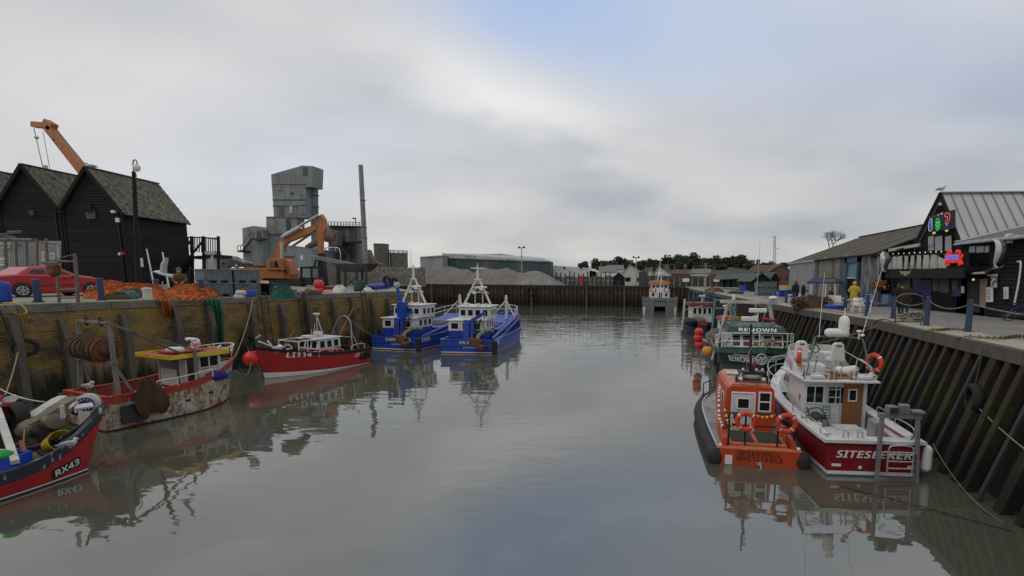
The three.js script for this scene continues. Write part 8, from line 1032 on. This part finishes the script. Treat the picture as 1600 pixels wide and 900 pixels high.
cafeChair('white terrace chair nearest the quay edge, right of the post',1351,488.5,.6); cafeChair('white terrace chair beside the table, behind the foremost chair',1338,488,-.5); cafeChair('white terrace chair left of the quay post by the blue crate',1312,482,.2); cafeChair('white terrace chair farthest left, behind the pots',1247,472,.1); cafeChair('white terrace chair under the canopy',1300,480,2.6);
{ const t = thing('terrace_table', 'white plastic table between the terrace chairs, beside the person in yellow', 'table', lv(1330,486, GR)); part(t, 'table_top',[lathe([[.01,.70],[.5,.70],[.52,.74],[.01,.75]],0,0,0,20)], M.whiteS); for (let i = 0; i < 4; i++) part(t, 'leg',[bar([.3*Math.cos(i * 1.57),.7,.3*Math.sin(i * 1.57)],[.42*Math.cos(i * 1.57),0,.42*Math.sin(i * 1.57)],.03)], M.whiteS); }
{ const t = thing('blue_fish_crate', 'bright blue fish crate on boards at the quay edge, beside the post', 'crate', lv(1304,485, GR),.1); part(t, 'side',[bx(1.0,.24,.04,0,.2,.28), bx(1.0,.24,.04,0,.2,-.28), bx(.04,.24,.56,.5,.2,0), bx(.04,.24,.56,-.5,.2,0)], M.plasticBlue); part(t, 'rim',[rb(1.06,.06,.08,0,.33,.3,.02), rb(1.06,.06,.08,0,.33,-.3,.02), rb(.08,.06,.6,.52,.33,0,.02), rb(.08,.06,.6,-.52,.33,0,.02)], M.ltblue); part(t, 'contents',[bx(.92,.04,.5,0,.24,0)], M.whiteOld); }
solo('quay_boards', 'worn flat boards lying under the blue crate', 'boards',[beam(lv(1276,483, GR + .05), lv(1330,489, GR + .05),.9,.07)], M.pallet);
{ // heap of pots and nets
const t = thing('pot_heap', 'dark heap of lobster pots and netting on the right quay edge', 'pots', lv(1266,482, GR)); for (let i = 0; i < 22; i++) { const x = rr(-1.1,1.1), h = Math.max(0,.85 - Math.abs(x)*.5), y = rr(.15,.25 + h), z = rr(-.6,.6); part(t, 'lobster_pot',[...[0,.25,.5].map(d => place(tor(.2,.025,0,0,0,0,0,0, Math.PI * 2), x, y, z + d - .25)),...[0,1,2,3,4].map(k => bar([x + .2*Math.cos(k * 1.26), y + .2*Math.sin(k * 1.26), z - .25],[x + .2*Math.cos(k * 1.26), y + .2*Math.sin(k * 1.26), z + .25],.018))],[M.iron, M.rust, M.netGrey, M.ropeDark][i % 4]); }
part(t, 'net',[gridGeo(30,10,(u, v) => { const a = u * TAU, r = v * 1.3; return [r * Math.cos(a), Math.max(0,.8*(1 - v * v)*(.6 + .8*vnoise(u * 20, v * 5))),.7*r * Math.sin(a)]; })], M.netBrown);
}
function ropeHeap(label, c, w, h, n, m) { const t = thing('rope_heap', label, 'ropes', c); for (let i = 0; i < n; i++) { const pts = []; let a = rr(0, TAU); for (let k = 0; k < 8; k++) { a += rr(.5,1.1); const r = rr(.3,1); pts.push([Math.cos(a)*r * w, Math.max(.04, h * (1 - r * r * .7)*rr(.4,1)), Math.sin(a)*r * w * .7]); } part(t, 'rope',[tube(pts, rr(.025,.045),40,5)], m[i % m.length]); } return t; }
ropeHeap('heap of old rope beside the chained posts on the right quay', lv(1422,503, GR),.75,.55,12,[M.rope, M.ropeDark, M.ropeSage ||= std([.16,.17,.12],.95)]); ropeHeap('coiled rope and floats in the far right quay corner', zp(1115,458,-70),1.6,1.0,14,[M.rope, M.redOld, M.netGreen, M.ropeDark]); ropeHeap('tangle of nets and ropes beside the grey bins', zp(1150,461,-66),1.3,.8,12,[M.netGreen, M.rope, M.ropeDark]);
solo('loose_rope', 'rope running from the rope heap over the coping of the right quay', 'rope',[tube([lv(1412,501, GR + .1), lv(1395,503, GR + .08), V(edgeR(-23.5) + .1, GR + .08,-23.9), V(edgeR(-24) - .25, GR - .2,-24.2), V(edgeR(-24) - .4,2.4,-24.4), V(edgeR(-24) - .9,1.2,-24.5)],.03,60)], M.ropeDark);
// ---------------------------------------------------------------- quay posts and chains
const posts = [[1512,519,470, 'nearest blue quay post, right of the rope heap, under the restaurant doors'],[1447,509,465, 'second blue quay post from the right, beside the rope heap'],[1395,498,464, 'third blue quay post from the right, in front of the couple'],[1354,494,462, 'fourth blue quay post from the right, beside the terrace chair'],[1320,486,460, 'fifth blue quay post from the right, beside the blue crate'],[1241,475,459, 'quay post left of the pots heap'],[1228,473,458, 'quay post in front of the white van']];
const postTop = posts.map(([px, py, top, lab]) => { const b = lv(px, py, GR), h = zp(px, top, b.z).y - GR, t = thing('quay_post', lab, 'post', b,0, 'blue posts on the right quay'); part(t, 'shaft',[rb(.19, h,.19,0, h / 2,0,.05), lathe([[.01, h],[.1, h - .02],[.06, h + .06],[.01, h + .07]])], M.post); part(t, 'foot',[rb(.3,.05,.3,0,.025,0,.02)], M.iron); return b.clone().setY(GR + h - .12); });
[[null,0, 'chain running out of frame from the nearest quay post'],[0,1, 'chain between the nearest and second quay posts'],[1,2, 'chain between the second and third quay posts'],[2,3, 'chain between the third and fourth quay posts'],[3,4, 'chain between the fourth and fifth quay posts']].forEach(([a, b, lab]) => { const A = a === null ? V(postTop[0].x + .4, postTop[0].y, postTop[0].z + 7.5) : postTop[a], B = postTop[b]; const pts = sag(A, B,.28,40), gs = []; for (let i = 0; i < 39; i++) gs.push(bar(pts[i], pts[i].clone().lerp(pts[i + 1],1.15), i % 2 ? .026 : .018, undefined,5)); solo('post_chain', lab, 'chain', gs, M.galvMid, 'chains between the blue posts'); });
{ const b = lv(1437,508, GR), t = thing('barrier', 'thin grey tubular barrier behind the second quay post', 'barrier', b); part(t, 'frame',[tube([[-.9,0,-.3],[-.9,1.25,-.3],[0,1.28,0],[.02,0,.02]],.025,40)], M.galvDk); }
solo('mooring_chain', 'rusty chain lying over the coping right of the nearest post', 'chain', Array.from({ length: 34 },(_, i) => { const p = V(mix(14.6, edgeR(-17) - .2, i / 33), GR + .07 - (i > 31 ? .1 : 0),-17.2 - .4*Math.sin(i * .2)); return place(tor(.05,.018,0,0,0), p.x, p.y, p.z, i % 2 ? Math.PI / 2 : 0,.2); }), M.rust); solo('mooring_chain', 'rusty chain at the foot of the nearest quay post', 'chain', Array.from({ length: 22 },(_, i) => { const p = V(mix(13.0, edgeR(-19.7) - .2, i / 21), GR + .07 - (i > 19 ? .1 : 0),-19.5 - .2*Math.sin(i * .3)); return place(tor(.05,.018,0,0,0), p.x, p.y, p.z, i % 2 ? Math.PI / 2 : 0,.2); }), M.rust);
// ---------------------------------------------------------------- A-boards, flowers, bicycle
function aBoard(label, px, py, w, h, m, rot = -.5) { const t = thing('pavement_sign', label, 'sign', lv(px, py, GR), rot, 'blue pavement signs'); part(t, 'panel',[bx(w, h,.04,0, h / 2,.12,0,-.14), bx(w, h,.04,0, h / 2,-.12,0,.14)], m); part(t, 'frame',[beam([-w / 2,0,.22],[-w / 2, h,.06],.05,.05), beam([w / 2,0,.22],[w / 2, h,.06],.05,.05)], M.ltblue); for (let i = 0; i < 4; i++) part(t, 'printed_line',[bx(w * (.5 + .2*((i * 7) % 3)/3),.05,.01,0, h * (.82 - i * .15),.15 + .03*i * .9,0,-.14)], M.whiteS); return t; }
const boardBlue = paint([.02,.10,.32], { rough: .45 }); aBoard('blue pavement sign leaning by the shed wall, right of the yellow coat',1357,478.5,1.0,1.1, boardBlue); aBoard('blue pavement sign in front of the flowers',1382,479,.75,1.0, boardBlue); aBoard('small blue pavement sign right of the couple',1427,481,.7,1.0, boardBlue); aBoard('pavement sign with a warning triangle beside the shopfront',1440,482,.7,.7, M.post);
{ const t = thing('flower_planter', 'planter of rusty orange leaves by the shopfront post', 'planter', lv(1371,480, GR)); part(t, 'post',[bar([0,0,0],[0,1.4,0],.12)], M.brickFar); const lf = []; for (let i = 0; i < 160; i++) { const c = V(rr(-.5,.5),1.75 + rr(-.35,.3), rr(-.4,.4)), u = V(rr(-1,1), rr(-1,1), rr(-1,1)).multiplyScalar(.09), w = V(rr(-1,1), rr(-1,1), rr(-1,1)).multiplyScalar(.09); lf.push([c.clone().add(u), c.clone().add(w), c.clone().sub(u), c.clone().sub(w)]); } stuff(part(t, 'leaves',[quads(lf)], std([.34,.12,.03],.9))); part(t, 'pot',[lathe([[.01,1.3],[.2,1.3],[.3,1.6],[.01,1.6]])], M.navy); }
{ const p = lv(1596,502, GR), t = thing('bicycle', 'dark blue bicycle leaning at the wall, cut by the right edge', 'bicycle', p,-.35); for (const x of [-.52,.52]) { const w = part(t, 'wheel',[tor(.33,.022, x,.34,0)], M.rubber); part(w, 'spokes', Array.from({ length: 10 },(_, i) => bar([x,.34,0],[x + .32*Math.cos(i * .628),.34 + .32*Math.sin(i * .628),0],.004,.004,4)), M.alu); } part(t, 'frame',[bar([-.52,.34,0],[-.15,.3,0],.018), bar([-.15,.3,0],[-.28,.85,0],.018), bar([-.52,.34,0],[-.25,.75,0],.014), bar([-.15,.3,0],[.36,.78,0],.02), bar([-.25,.75,0],[.36,.85,0],.018), bar([.36,.95,0],[.52,.34,0],.018)], M.blue); part(t, 'saddle',[rb(.26,.06,.14,-.3,.9,0,.03)], M.black); part(t, 'handlebar',[bar([.34,.98,-.25],[.34,.98,.25],.015), bar([.36,.85,0],[.34,.98,0],.016)], M.alu); }
// tyres and warps on the walls
function hangTyre(label, p, turn, s = 1, tilt = 0) { const t = thing('tyre_fender', label, 'tyre', p, turn, 'old tyres used as fenders'); t.scale.setScalar(s); part(t, 'rubber_ring',[place(tyre(.36,.15),0,0,0, Math.PI / 2 + tilt)], M.rubber); part(t, 'hanging_rope',[bar([0,.4,0],[-.08,1.7,-.15],.02)], M.ropeDark); return t; }
hangTyre('old tyre hanging on the right pile wall, tied with a pale rope', zp(1521,622,-15.6),-1.57 - .3,.95); hangTyre('tyre hanging on the brick wall at far left, above boat RX43', planep(40,543, V(edgeL(-18) + .45,0,-18), V(.2,0,-1)),.9,.85); hangTyre('tyre hanging on the brick wall at the bow of the red boat LI114', planep(386,533, V(edgeL(-27) + .5,0,-27), V(.2,0,-1)),1.2,.9); hangTyre('tyre on the brick wall, half way down under the left quay', planep(232,600, V(edgeL(-22) + .6,0,-22), V(.2,0,-1)),1.2,.9); { const q = zp(1336*0 + 830,455,-101.4); hangTyre('dark tyre hung on the sheet pile wall at the far end', q,0,2.2); }
const warp = (label, a, b, d, r, m) => solo('mooring_rope', label, 'rope',[tube(sag(a, b, d,14), r,60,5)], m, 'mooring ropes');
warp('pale mooring rope from the tyre on the right wall out of frame', zp(1526,634,-15.4), zp(1604,704,-12.6),.05,.02, M.rope); warp('thin rope from the stern fender of SITESEEKER down into the water', V(9.3,1.2,-14.8), V(9.6,.02,-12.2),.3,.014, M.ropeSage); warp('dark warp lying on the water at the lower right', V(6.2,.04,-14.0), V(9.5,.05,-11.8),-.02,.022, M.ropeDark); warp('mooring rope from RENOWN bow across to the pile wall', V(7.6,2.5,-26.6), V(11.2,4.2,-22.5),.3,.02, M.rope); warp('rope from the left quay bollard down to the white trawler bow', lv(396,465, GL), planep(358,572, V(-20.9,0,-21.6), V(1,0,0)),.5,.025, M.rope); warp('rope from the white trawler bow to the red boat buoy', V(-21.2,1.5,-22.0), zp(394,556,-25.3),.8,.022, M.ropeSage); warp('long dark warp from the left edge to the white trawler gallows', zp(-5,640,-14), zp(212,588,-17),.25,.02, M.ropeDark); warp('white rope from the left edge to the RX43 net hauler', zp(-4,606,-13), zp(72,628,-12.6),.1,.02, M.whiteOld); warp('mooring rope down the wall from the coping to boat RX43', lv(-2,482, GL), zp(28,545,-18.5),.15,.03, M.ropeDark); warp('pale rope from the wall tyre down to the dark boat', zp(28,550,-18), zp(8,618,-15),.1,.025, M.rope); warp('rope at the stern of CARDIUM up to the quay wall', V(-23.2,1.3,-37.2), V(-25.2,3.2,-36.5),.1,.025, M.rope); warp('rope from the LI114 bow to the ball buoy and wall', V(-23.4,1.8,-25.4), planep(386,540, V(edgeL(-27) + .5,0,-27), V(.2,0,-1)),.5,.02, M.ropeSage);
// ================================================================ BLUE DREDGE GEAR AND QUAY CLUTTER ON THE LEFT
{ const z = -43.5, t = T0('dredge_gear', 'blue steel dredge pipe with black hose loops lying on the left quay end', 'dredge gear',597,454, z); part(t, 'pipe',[bar(lz(t,577,448.5, z), lz(t,603,446, z),.28,.28,14), beam(lz(t,577,453, z), lz(t,606,450.5, z),.5,.14)], M.blueRail); part(t, 'bracket',[slabZ(t,[[600,440],[608,439],[611,447],[602,450]], z,.8,.04)], M.blue); part(t, 'hose',[tube([[603,445],[600,437],[603,433],[608,436],[611,445]].map(([a, b]) => lz(t, a, b, z)),.16,40,8), tube([[611,446],[613,437],[618,436],[620,443],[616,447]].map(([a, b]) => lz(t, a, b, z)),.16,40,8)], M.rubber); part(t, 'white_wrap',[sph(.45,...lz(t,575,452, z).toArray(),1,.9,.7), sph(.35,...lz(t,620,445, z).toArray(),.8,1,.7)], M.whiteOld); }
{ const b = zp(498,446,-38), t = thing('ball_buoy', 'large red buoy standing on the left quay under the excavator grab', 'buoy', b); part(t, 'float',[sph(.42,0,.1,0,1,1.05,1), sph(.34,.05,-.45,.05)], M.buoyRed); part(t, 'eye',[bar([0,.5,0],[0,.7,0],.08)], M.navy); }
{ const q = zp(515,452.5,-39), t = thing('red_crate', 'flat red fish crate on the left quay, right of the red buoy', 'crate', q,.3); part(t, 'crate_body',[bx(1.1,.25,.05,0,.12,.35), bx(1.1,.25,.05,0,.12,-.35), bx(.05,.25,.7,.55,.12,0), bx(.05,.25,.7,-.55,.12,0), bx(1.1,.04,.7,0,.03,0)], M.red); }
for (const [px, py, w, lab] of [[532,456,1, 'white sack slumped on the quay under the loading hopper'],[576,455.5,.7, 'pale sack beside the blue dredge pipe']]) { const q = lv(px, py + 1, GL), sd = px; solo('white_sack', lab, 'sack',[gridGeo(16,9,(u, v) => { const a = u * TAU, b2 = v * Math.PI / 2, r = w * .75*(1 + .45*(vnoise(Math.cos(a)*2 + sd, Math.sin(a)*2 + v * 4) - .5)); return [r * Math.cos(a)*Math.cos(b2),.55*w * Math.sin(b2)*(1 + .3*Math.sin(a * 3)), r * .7*Math.sin(a)*Math.cos(b2)]; })], M.whiteOld, 'white sacks', q); }
{ const q = lv(562,455, GL), t = thing('green_drum', 'dark green drum under the loading hopper', 'drum', q); part(t, 'barrel',[lathe([[.01,0],[.5,0],[.52,.3],[.5,.32],[.52,.9],[.48,1.0],[.01,1.02]],0,0,0,18)], M.greenDrum ||= paint([.02,.075,.05], { rough: .5 })); part(t, 'lid',[lathe([[.01,1.02],[.3,1.02],[.28,1.08],[.01,1.09]],0,0,0,16)], M.dark); }
{ const z = -31, t = T0('dark_bench', 'long dark bench with yellow sheet and blue tub behind the fish bins', 'bench',385,463, z); part(t, 'bench_top',[slabZ(t,[[362,443],[424,443],[424,446],[362,446]], z,1.4,0,-.2)], M.dark); for (const x of [366,393,420]) part(t, 'leg',[slabZ(t,[[x,446],[x + 2.5,446],[x + 2.5,462],[x,462]], z,.3)], M.iron); part(t, 'back_panel',[slabZ(t,[[396,446],[424,446],[424,462],[396,462]], z,.1,0,-.9)], M.black); }
solo('yellow_sheet', 'yellow sheet folded over the dark bench below the excavator', 'sheet',[gridGeo(8,5,(u, v) => zp(mix(397,420, u), mix(438,442.5, v) + (v < .3 ? 2*Math.abs(u - .5) : 0),-31.4 + v * .5))], M.yellow);
{ const q = lv(386,463, GL), t = thing('blue_tub', 'blue tub under the dark bench right of the fish bins', 'tub', q); part(t, 'tub_body',[rb(1.0,.42,.6,0,.22,0,.06)], M.plasticBlue); part(t, 'contents',[sph(.4,-.1,.42,0,1.1,.5,.7)], M.rustBright); }
solo('white_floats', 'small cluster of pale floats on the coping right of the fish bins', 'floats',[0,1,2,3].map(i => { const q = lv(371 + i * 3,463.5, GL + .2); return sph(.17, q.x, q.y + (i % 2)*.22, q.z,1.2,1,1); }), M.whiteOld);
{ const q = zp(402,464,-29.8), t = thing('pipe_hoop', 'bent pipe hoop standing at the coping in front of the yellow sheet', 'hoop', q); part(t, 'hoop',[tube([[0,-1.6,0],[-.05,.2,0],[-.3,.85,0],[-.75,.9,0],[-1.0,.6,0],[-1.05,-.2,0]],.05,50)], M.steelOld); }
// ---------------------------------------------------------------- bare tree behind the long shed
{ const t = T0('bare_tree', 'leafless winter tree behind the long shed roof', 'tree',1296,420,-72), top = lz(t,1296,369,-72).y, brs = []; const grow = (p, d, L, r, n) => { const q = p.clone().addScaledVector(d, L); brs.push(bar(p, q, r, r * .7,5)); if (n <= 0) return; const k = n > 3 ? 3 : 2 + (rnd() < .4 ? 1 : 0); for (let i = 0; i < k; i++) { const e = d.clone().add(V(rr(-.95,.95), rr(-.12,.4), rr(-.75,.75))).normalize(); grow(q, e, L * rr(.66,.84), r * .6, n - 1); } }; part(t, 'trunk',[bar([0,-1,0],[0, top * .28,0],.28,.2)], M.ropeDark); grow(V(0, top * .28,0), V(0,1,0), top * .27,.13,7); part(t, 'crown', brs, M.ropeDark); }
// ================================================================ GULLS
M.gullW = std([.66,.66,.65],.7); M.gullG = std([.30,.31,.33],.7); M.gullY = std([.6,.35,.05],.5); M.gullB = std([.02,.02,.02],.6);
function sittingGull(label, p, turn, s = 1) { const t = thing('gull', label, 'gull', p, turn, 'standing gulls'); t.scale.setScalar(s); part(t, 'body',[sph(.1,0,.18,0,.95,.95,2.0), sph(.062,0,.315,.17,1,1,1.05), bar([0,.2,.12],[0,.3,.165],.07,.05), bar([0,.18,-.15],[0,.15,-.3],.05,.02)], M.gullW); for (const q of [1,-1]) part(t, 'wing',[sph(.1, q * .055,.2,-.05,.5,.75,2.1), bar([q * .04,.19,-.2],[q * .015,.17,-.36],.03,.008)], M.gullG); part(t, 'beak',[bar([0,.31,.22],[0,.3,.29],.016,.004)], M.gullY); for (const q of [1,-1]) { part(t, 'leg',[bar([q * .035,.1,0],[q * .035,0,.01],.009), bar([q * .035,.005,0],[q * .05,.005,.06],.008)], M.gullY); part(t, 'eye',[sph(.01, q * .055,.325,.2)], M.gullB); } return t; }
sittingGull('gull standing on the ridge of the nearest black hut', h3.t.localToWorld(V(0,0,0)).clone().copy(zp(142,266, HA.z - 1.0)),-1.4,1.9); sittingGull('gull on the peak of the silver restaurant roof', V(20.05,12.28,-33.5),.6,1.1); sittingGull('gull standing on the stern rail of the white trawler', zp(139,609,-17.0).setY(zp(139,611,-17.0).y),1.5,1.2); sittingGull('gull on the gunwale of the red boat RX43 by the yellow tub', zp(109,700,-11.75),2.4,.8);
{ // the gull in flight over the nets, wings raised
const z = -22.5, c = zp(253,428, z), t = thing('gull', 'white gull flying with raised wings over the orange nets', 'gull', c,0); const l = (px, py, d = 0) => lz(t, px, py, z + d); t.updateMatrixWorld();
const ax = new THREE.CatmullRomCurve3([l(238,425), l(243,424.5), l(250,426), l(257,428), l(263,430.5), l(269,431)]), rad = [.012,.06,.115,.12,.08,.03]; part(t, 'body',[gridGeo(12,24,(u, v) => { const p = ax.getPoint(v), k = v * 5, i = Math.min(4, Math.floor(k)), r = mix(rad[i], rad[i + 1], k - i), a = u * TAU; return p.add(V(0, Math.cos(a)*r, Math.sin(a)*r)); })], M.gullW);
part(t, 'tail',[slab([l(259,427), l(270,428.5), l(270,433), l(266,434), l(260,431)],.03, V(0,.5,.86))], M.gullW); part(t, 'beak',[bar(l(239,424.6), l(233,422.8),.022,.006)], M.gullB);
part(t, 'wing',[gridGeo(8,8,(u, v) => { const A = [l(249,425,.05), l(261,428,.05)], B = [l(251,412,.35), l(261.5,415,.3)], C = [l(257,403,.5), l(263.5,402.5,.5)]; const f = v < .5 ? [A, B, v * 2] : [B, C, v * 2 - 1]; const p = f[0][0].clone().lerp(f[1][0], f[2]), q = f[0][1].clone().lerp(f[1][1], f[2]); return p.lerp(q, u).add(V(0,0,.05*Math.sin(u * 3.14))); })], M.gullW); part(t, 'far_wing',[gridGeo(6,6,(u, v) => l(mix(mix(250,257, v), mix(259,263, v), u), mix(425, mix(406,408, u), v),-.05 - .6*v))], M.gullG); part(t, 'wing_tip',[slab([l(258,403.5,.5), l(263.5,402.5,.5), l(263,398.5,.55)],.02, V(0,0,1))], M.gullB);
}
// ================================================================ PEOPLE
function bodyGeo(bones, lo, hi, cell = .03) {                // smooth union of tapered capsules meshed with marching cubes
const sz = Math.max(hi[0] - lo[0], hi[1] - lo[1], hi[2] - lo[2]), res = Math.min(84, Math.ceil(sz / cell) + 4), mc = new MarchingCubes(res, undefined, false, false,200000); mc.isolation = 0; const half = res / 2, cx = (lo[0] + hi[0])/2, cy = (lo[1] + hi[1])/2, cz = (lo[2] + hi[2])/2, sc = sz / 2*1.08;
const B = bones.map(([a, b, r, q]) => { const A = v3(a), D = v3(b).sub(A); return [A.x, A.y, A.z, D.x, D.y, D.z, D.lengthSq() || 1e-9, r, q]; }), k = .035;
for (let z = 0; z < res; z++) for (let y = 0; y < res; y++) for (let x = 0; x < res; x++) { const X = (x - half)/half * sc + cx, Y = (y - half)/half * sc + cy, Z = (z - half)/half * sc + cz; let d = 1e3; for (const b of B) { const px = X - b[0], py = Y - b[1], pz = Z - b[2]; const t = clamp((px * b[3] + py * b[4] + pz * b[5])/b[6]); const q = Math.hypot(px - b[3]*t, py - b[4]*t, pz - b[5]*t) - mix(b[7], b[8], t); const h = clamp(.5 + .5*(d - q)/k); d = mix(d, q, h) - k * h * (1 - h); } mc.field[z * res * res + y * res + x] = -d; }
mc.update(); const n = mc.count, g = new THREE.BufferGeometry(); g.setAttribute('position', new THREE.BufferAttribute(mc.positionArray.slice(0, n * 3),3)); g.setAttribute('normal', new THREE.BufferAttribute(mc.normalArray.slice(0, n * 3),3)); g.scale(sc, sc, sc); g.translate(cx, cy, cz); g.computeVertexNormals(); return g;
}
function handGeo(p, dir, palm) { // palm, four fingers, thumb; dir = towards fingertips, palm = palm normal
const d = v3(dir).normalize(), n = v3(palm).normalize(), s = d.clone().cross(n), P = v3(p), at = (a, b, c) => P.clone().addScaledVector(d, a).addScaledVector(s, b).addScaledVector(n, c), gs = [beam(at(0,0,0), at(.09,0,.005),.082,.03, n)]; const len = [.07,.08,.075,.06]; for (let i = 0; i < 4; i++) { const b = -.031 + i * .021, L = len[i]; gs.push(bar(at(.085, b,.004), at(.085 + L * .5, b * 1.05,.012),.0095,.009,6), bar(at(.085 + L * .5, b * 1.05,.012), at(.085 + L * .9, b * 1.05,.035),.009,.007,6)); } gs.push(bar(at(.02,-.038,.008), at(.055,-.066,.022),.012,.0105,6), bar(at(.055,-.066,.022), at(.09,-.068,.038),.0105,.008,6)); return gs; }
function person(label, pos, turn, o) {
const { s = 1, coat, legs, sit = false, hat, hair = [.05,.035,.025], hood = false, arms = 'down', coatLen = .82, group, lean = 0 } = o, t = thing('person', label, 'person', pos, turn, group); t.scale.setScalar(s);
const hy = sit ? .52 : .93, sh = hy + .52, nk = sh + .07, hd = nk + .155, F = lean;
const hip = sd => V(sd * .10, hy,0), knee = sd => sit ? V(sd * .17,.50,.42) : V(sd * .11,.49,.02), ank = sd => sit ? V(sd * .16,.09,.38) : V(sd * .115,.08,-.02), toe = sd => ank(sd).add(V(sd * .03,-.035,.17));
const shd = sd => V(sd * .205, sh - .04, F * .9), elb = sd => arms === 'front' ? V(sd * .27, sh - .3,.08 + F) : arms === 'hip' ? V(sd * .33, sh - .30,-.02) : V(sd * .27, sh - .33,-.03), wri = sd => arms === 'front' ? V(sd * .14, sh - .40,.32 + F) : arms === 'hip' ? V(sd * .20, sh - .45,.13) : V(sd * .275, sh - .58,.05);
const skin = [[V(0, sh, F), V(0, nk + .06, F + .01),.06,.055],[V(0, hd - .02, F + .02), V(0, hd + .045, F + .0),.088,.098],[V(0, hd - .075, F + .045), V(0, hd - .04, F + .05),.058,.07]]; for (const sd of [1,-1]) skin.push([wri(sd).clone().lerp(elb(sd),.4), wri(sd),.04,.032],[hip(sd), knee(sd),.085,.06],[knee(sd), ank(sd),.062,.042],[hip(sd).setX(0), hip(sd),.1,.09],[shd(sd), elb(sd),.05,.042],[elb(sd), wri(sd),.042,.032]); skin.push([V(0, hy,0), V(0, sh - .05, F),.12,.13]);
const body = part(t, 'body', bodyGeo(skin,[-.45,0,-.4],[.45, hd + .16,.6],.028), M.skin);
for (const sd of [1,-1]) { const w = wri(sd), e = elb(sd); part(body, 'hand', handGeo(w, w.clone().sub(e), arms === 'down' ? V(-sd,0,.2) : V(0,-1,.2)), M.skin); part(body, 'ear',[sph(.026, sd * .098, hd, F,.5,1.2,.8,8,6)], M.skin); part(body, 'eye',[sph(.013, sd * .036, hd + .012, F + .1,1,1,.6,8,6)], M.gullB); }
part(body, 'nose',[bar([0, hd + .01, F + .105],[0, hd - .025, F + .125],.011,.016,6)], M.skin); part(body, 'mouth',[bar([-.024, hd - .058, F + .108],[.024, hd - .058, F + .108],.006,.006,6)], M.redOld);
const ct = [[V(0, hy + .02,0), V(0, sh - .08, F),.165,.185],[V(-.13, sh - .06, F * .95), V(.13, sh - .06, F * .95),.10,.10],[V(0, sh - .02, F), V(0, nk, F),.10,.085]]; for (const sd of [1,-1]) { ct.push([shd(sd), elb(sd),.085,.07],[elb(sd), wri(sd).clone().lerp(elb(sd),.08),.07,.055],[V(sd * .06, sh - .12, F), V(sd * .09, hy,0),.14,.15]); if (coatLen > .5 && !sit) ct.push([V(sd * .08, hy,0), V(sd * .11, hy - (coatLen - .5)*1.0,.01),.15,.15]); }
part(t, 'coat', bodyGeo(ct,[-.5,.3,-.35],[.5, nk + .1,.6],.03), coat); const lg = []; for (const sd of [1,-1]) lg.push([V(sd * .08, hy + .05,0), hip(sd),.12,.115],[hip(sd), knee(sd),.11,.082],[knee(sd), ank(sd).add(V(0,.03,0)),.082,.062]); part(t, 'trousers', bodyGeo(lg,[-.35,0,-.3],[.35, hy + .2,.6],.028), legs); for (const sd of [1,-1]) part(t, 'boot', bodyGeo([[ank(sd).add(V(0,.05,0)), ank(sd),.06,.055],[ank(sd).add(V(0,-.03,-.04)), toe(sd),.05,.042]],[sd * .13 - .15,-.02, ank(1).z - .15],[sd * .13 + .15,.2, ank(1).z + .3],.02), M.black);
if (hood) part(t, 'hood',[gridGeo(16,12,(u, v) => { const a = mix(-2.3,2.3, u) + Math.PI, b = mix(-1.0,1.5, v); return [Math.sin(a)*.135*Math.cos(b), hd + .01 + .155*Math.sin(b), F + .0 + Math.cos(a)*.135*Math.cos(b)]; })], coat); else part(t, 'hair',[gridGeo(16,10,(u, v) => { const a = mix(-2.0,2.0, u) + Math.PI, b = mix(-.75,1.55, v); return [Math.sin(a)*.108*Math.cos(b), hd + .035 + .115*Math.sin(b), F - .008 + Math.cos(a)*.112*Math.cos(b)]; })], std(hair,.9));
if (hat) part(t, 'hat',[gridGeo(18,8,(u, v) => { const a = u * TAU, b = mix(.05,1.57, v), r = 1 + .03*Math.sin(a * 9); return [Math.sin(a)*.122*Math.cos(b)*r, hd + .045 + .125*Math.sin(b), F + Math.cos(a)*.125*Math.cos(b)*r]; }), tor(.118,.02,0, hd + .055, F, Math.PI / 2)], std(hat,.9)); return t;
}
const cloth = (c) => paint(c, { rough: .95, tone: .25 });
person('person in a brown coat and cap seated behind the nets, mending them', lv(283,459, GL),.75, { s: 1.42, coat: cloth([.12,.075,.035]), legs: cloth([.05,.04,.03]), sit: true, hat: [.14,.09,.05], arms: 'front', lean: .08 });
person('person in a yellow hooded raincoat standing before the dark shed doorway', lv(1333,479.5, GR),2.7, { s: 1.06, coat: cloth([.60,.47,.05]), legs: cloth([.5,.4,.05]), hood: true, coatLen: .86, arms: 'hip' });
person('left person of the couple, black jacket and brown hair, seen from behind', lv(1401,489.5, GR),2.5, { s: 1.0, coat: cloth([.014,.014,.016]), legs: cloth([.02,.022,.03]), hair: [.10,.045,.02], arms: 'hip' }); person('right person of the couple, long dark brown coat, seen from behind', lv(1413,490.5, GR),2.4, { s: 1.04, coat: cloth([.03,.024,.018]), legs: cloth([.02,.03,.055]), coatLen: .85 });
person('person in a dark jacket with a red hat beside the white van', lv(1242,473, GR),2.2, { s: 1.08, coat: cloth([.012,.013,.02]), legs: cloth([.03,.05,.10]), hat: [.5,.04,.025] }); person('person in black with grey hair right of the red hat', lv(1254,473, GR),1.4, { s: .98, coat: cloth([.012,.012,.014]), legs: cloth([.02,.02,.025]), hair: [.35,.33,.31], arms: 'front' }); person('dark figure sitting under the canopy near the posts', lv(1297,479, GR),-1.8, { s: 1.05, coat: cloth([.02,.02,.024]), legs: cloth([.02,.02,.03]), sit: true, arms: 'front' });
scene.traverse(o => { if (o.isMesh) { o.castShadow = o.receiveShadow = true; } });
renderer.render(scene, camera);
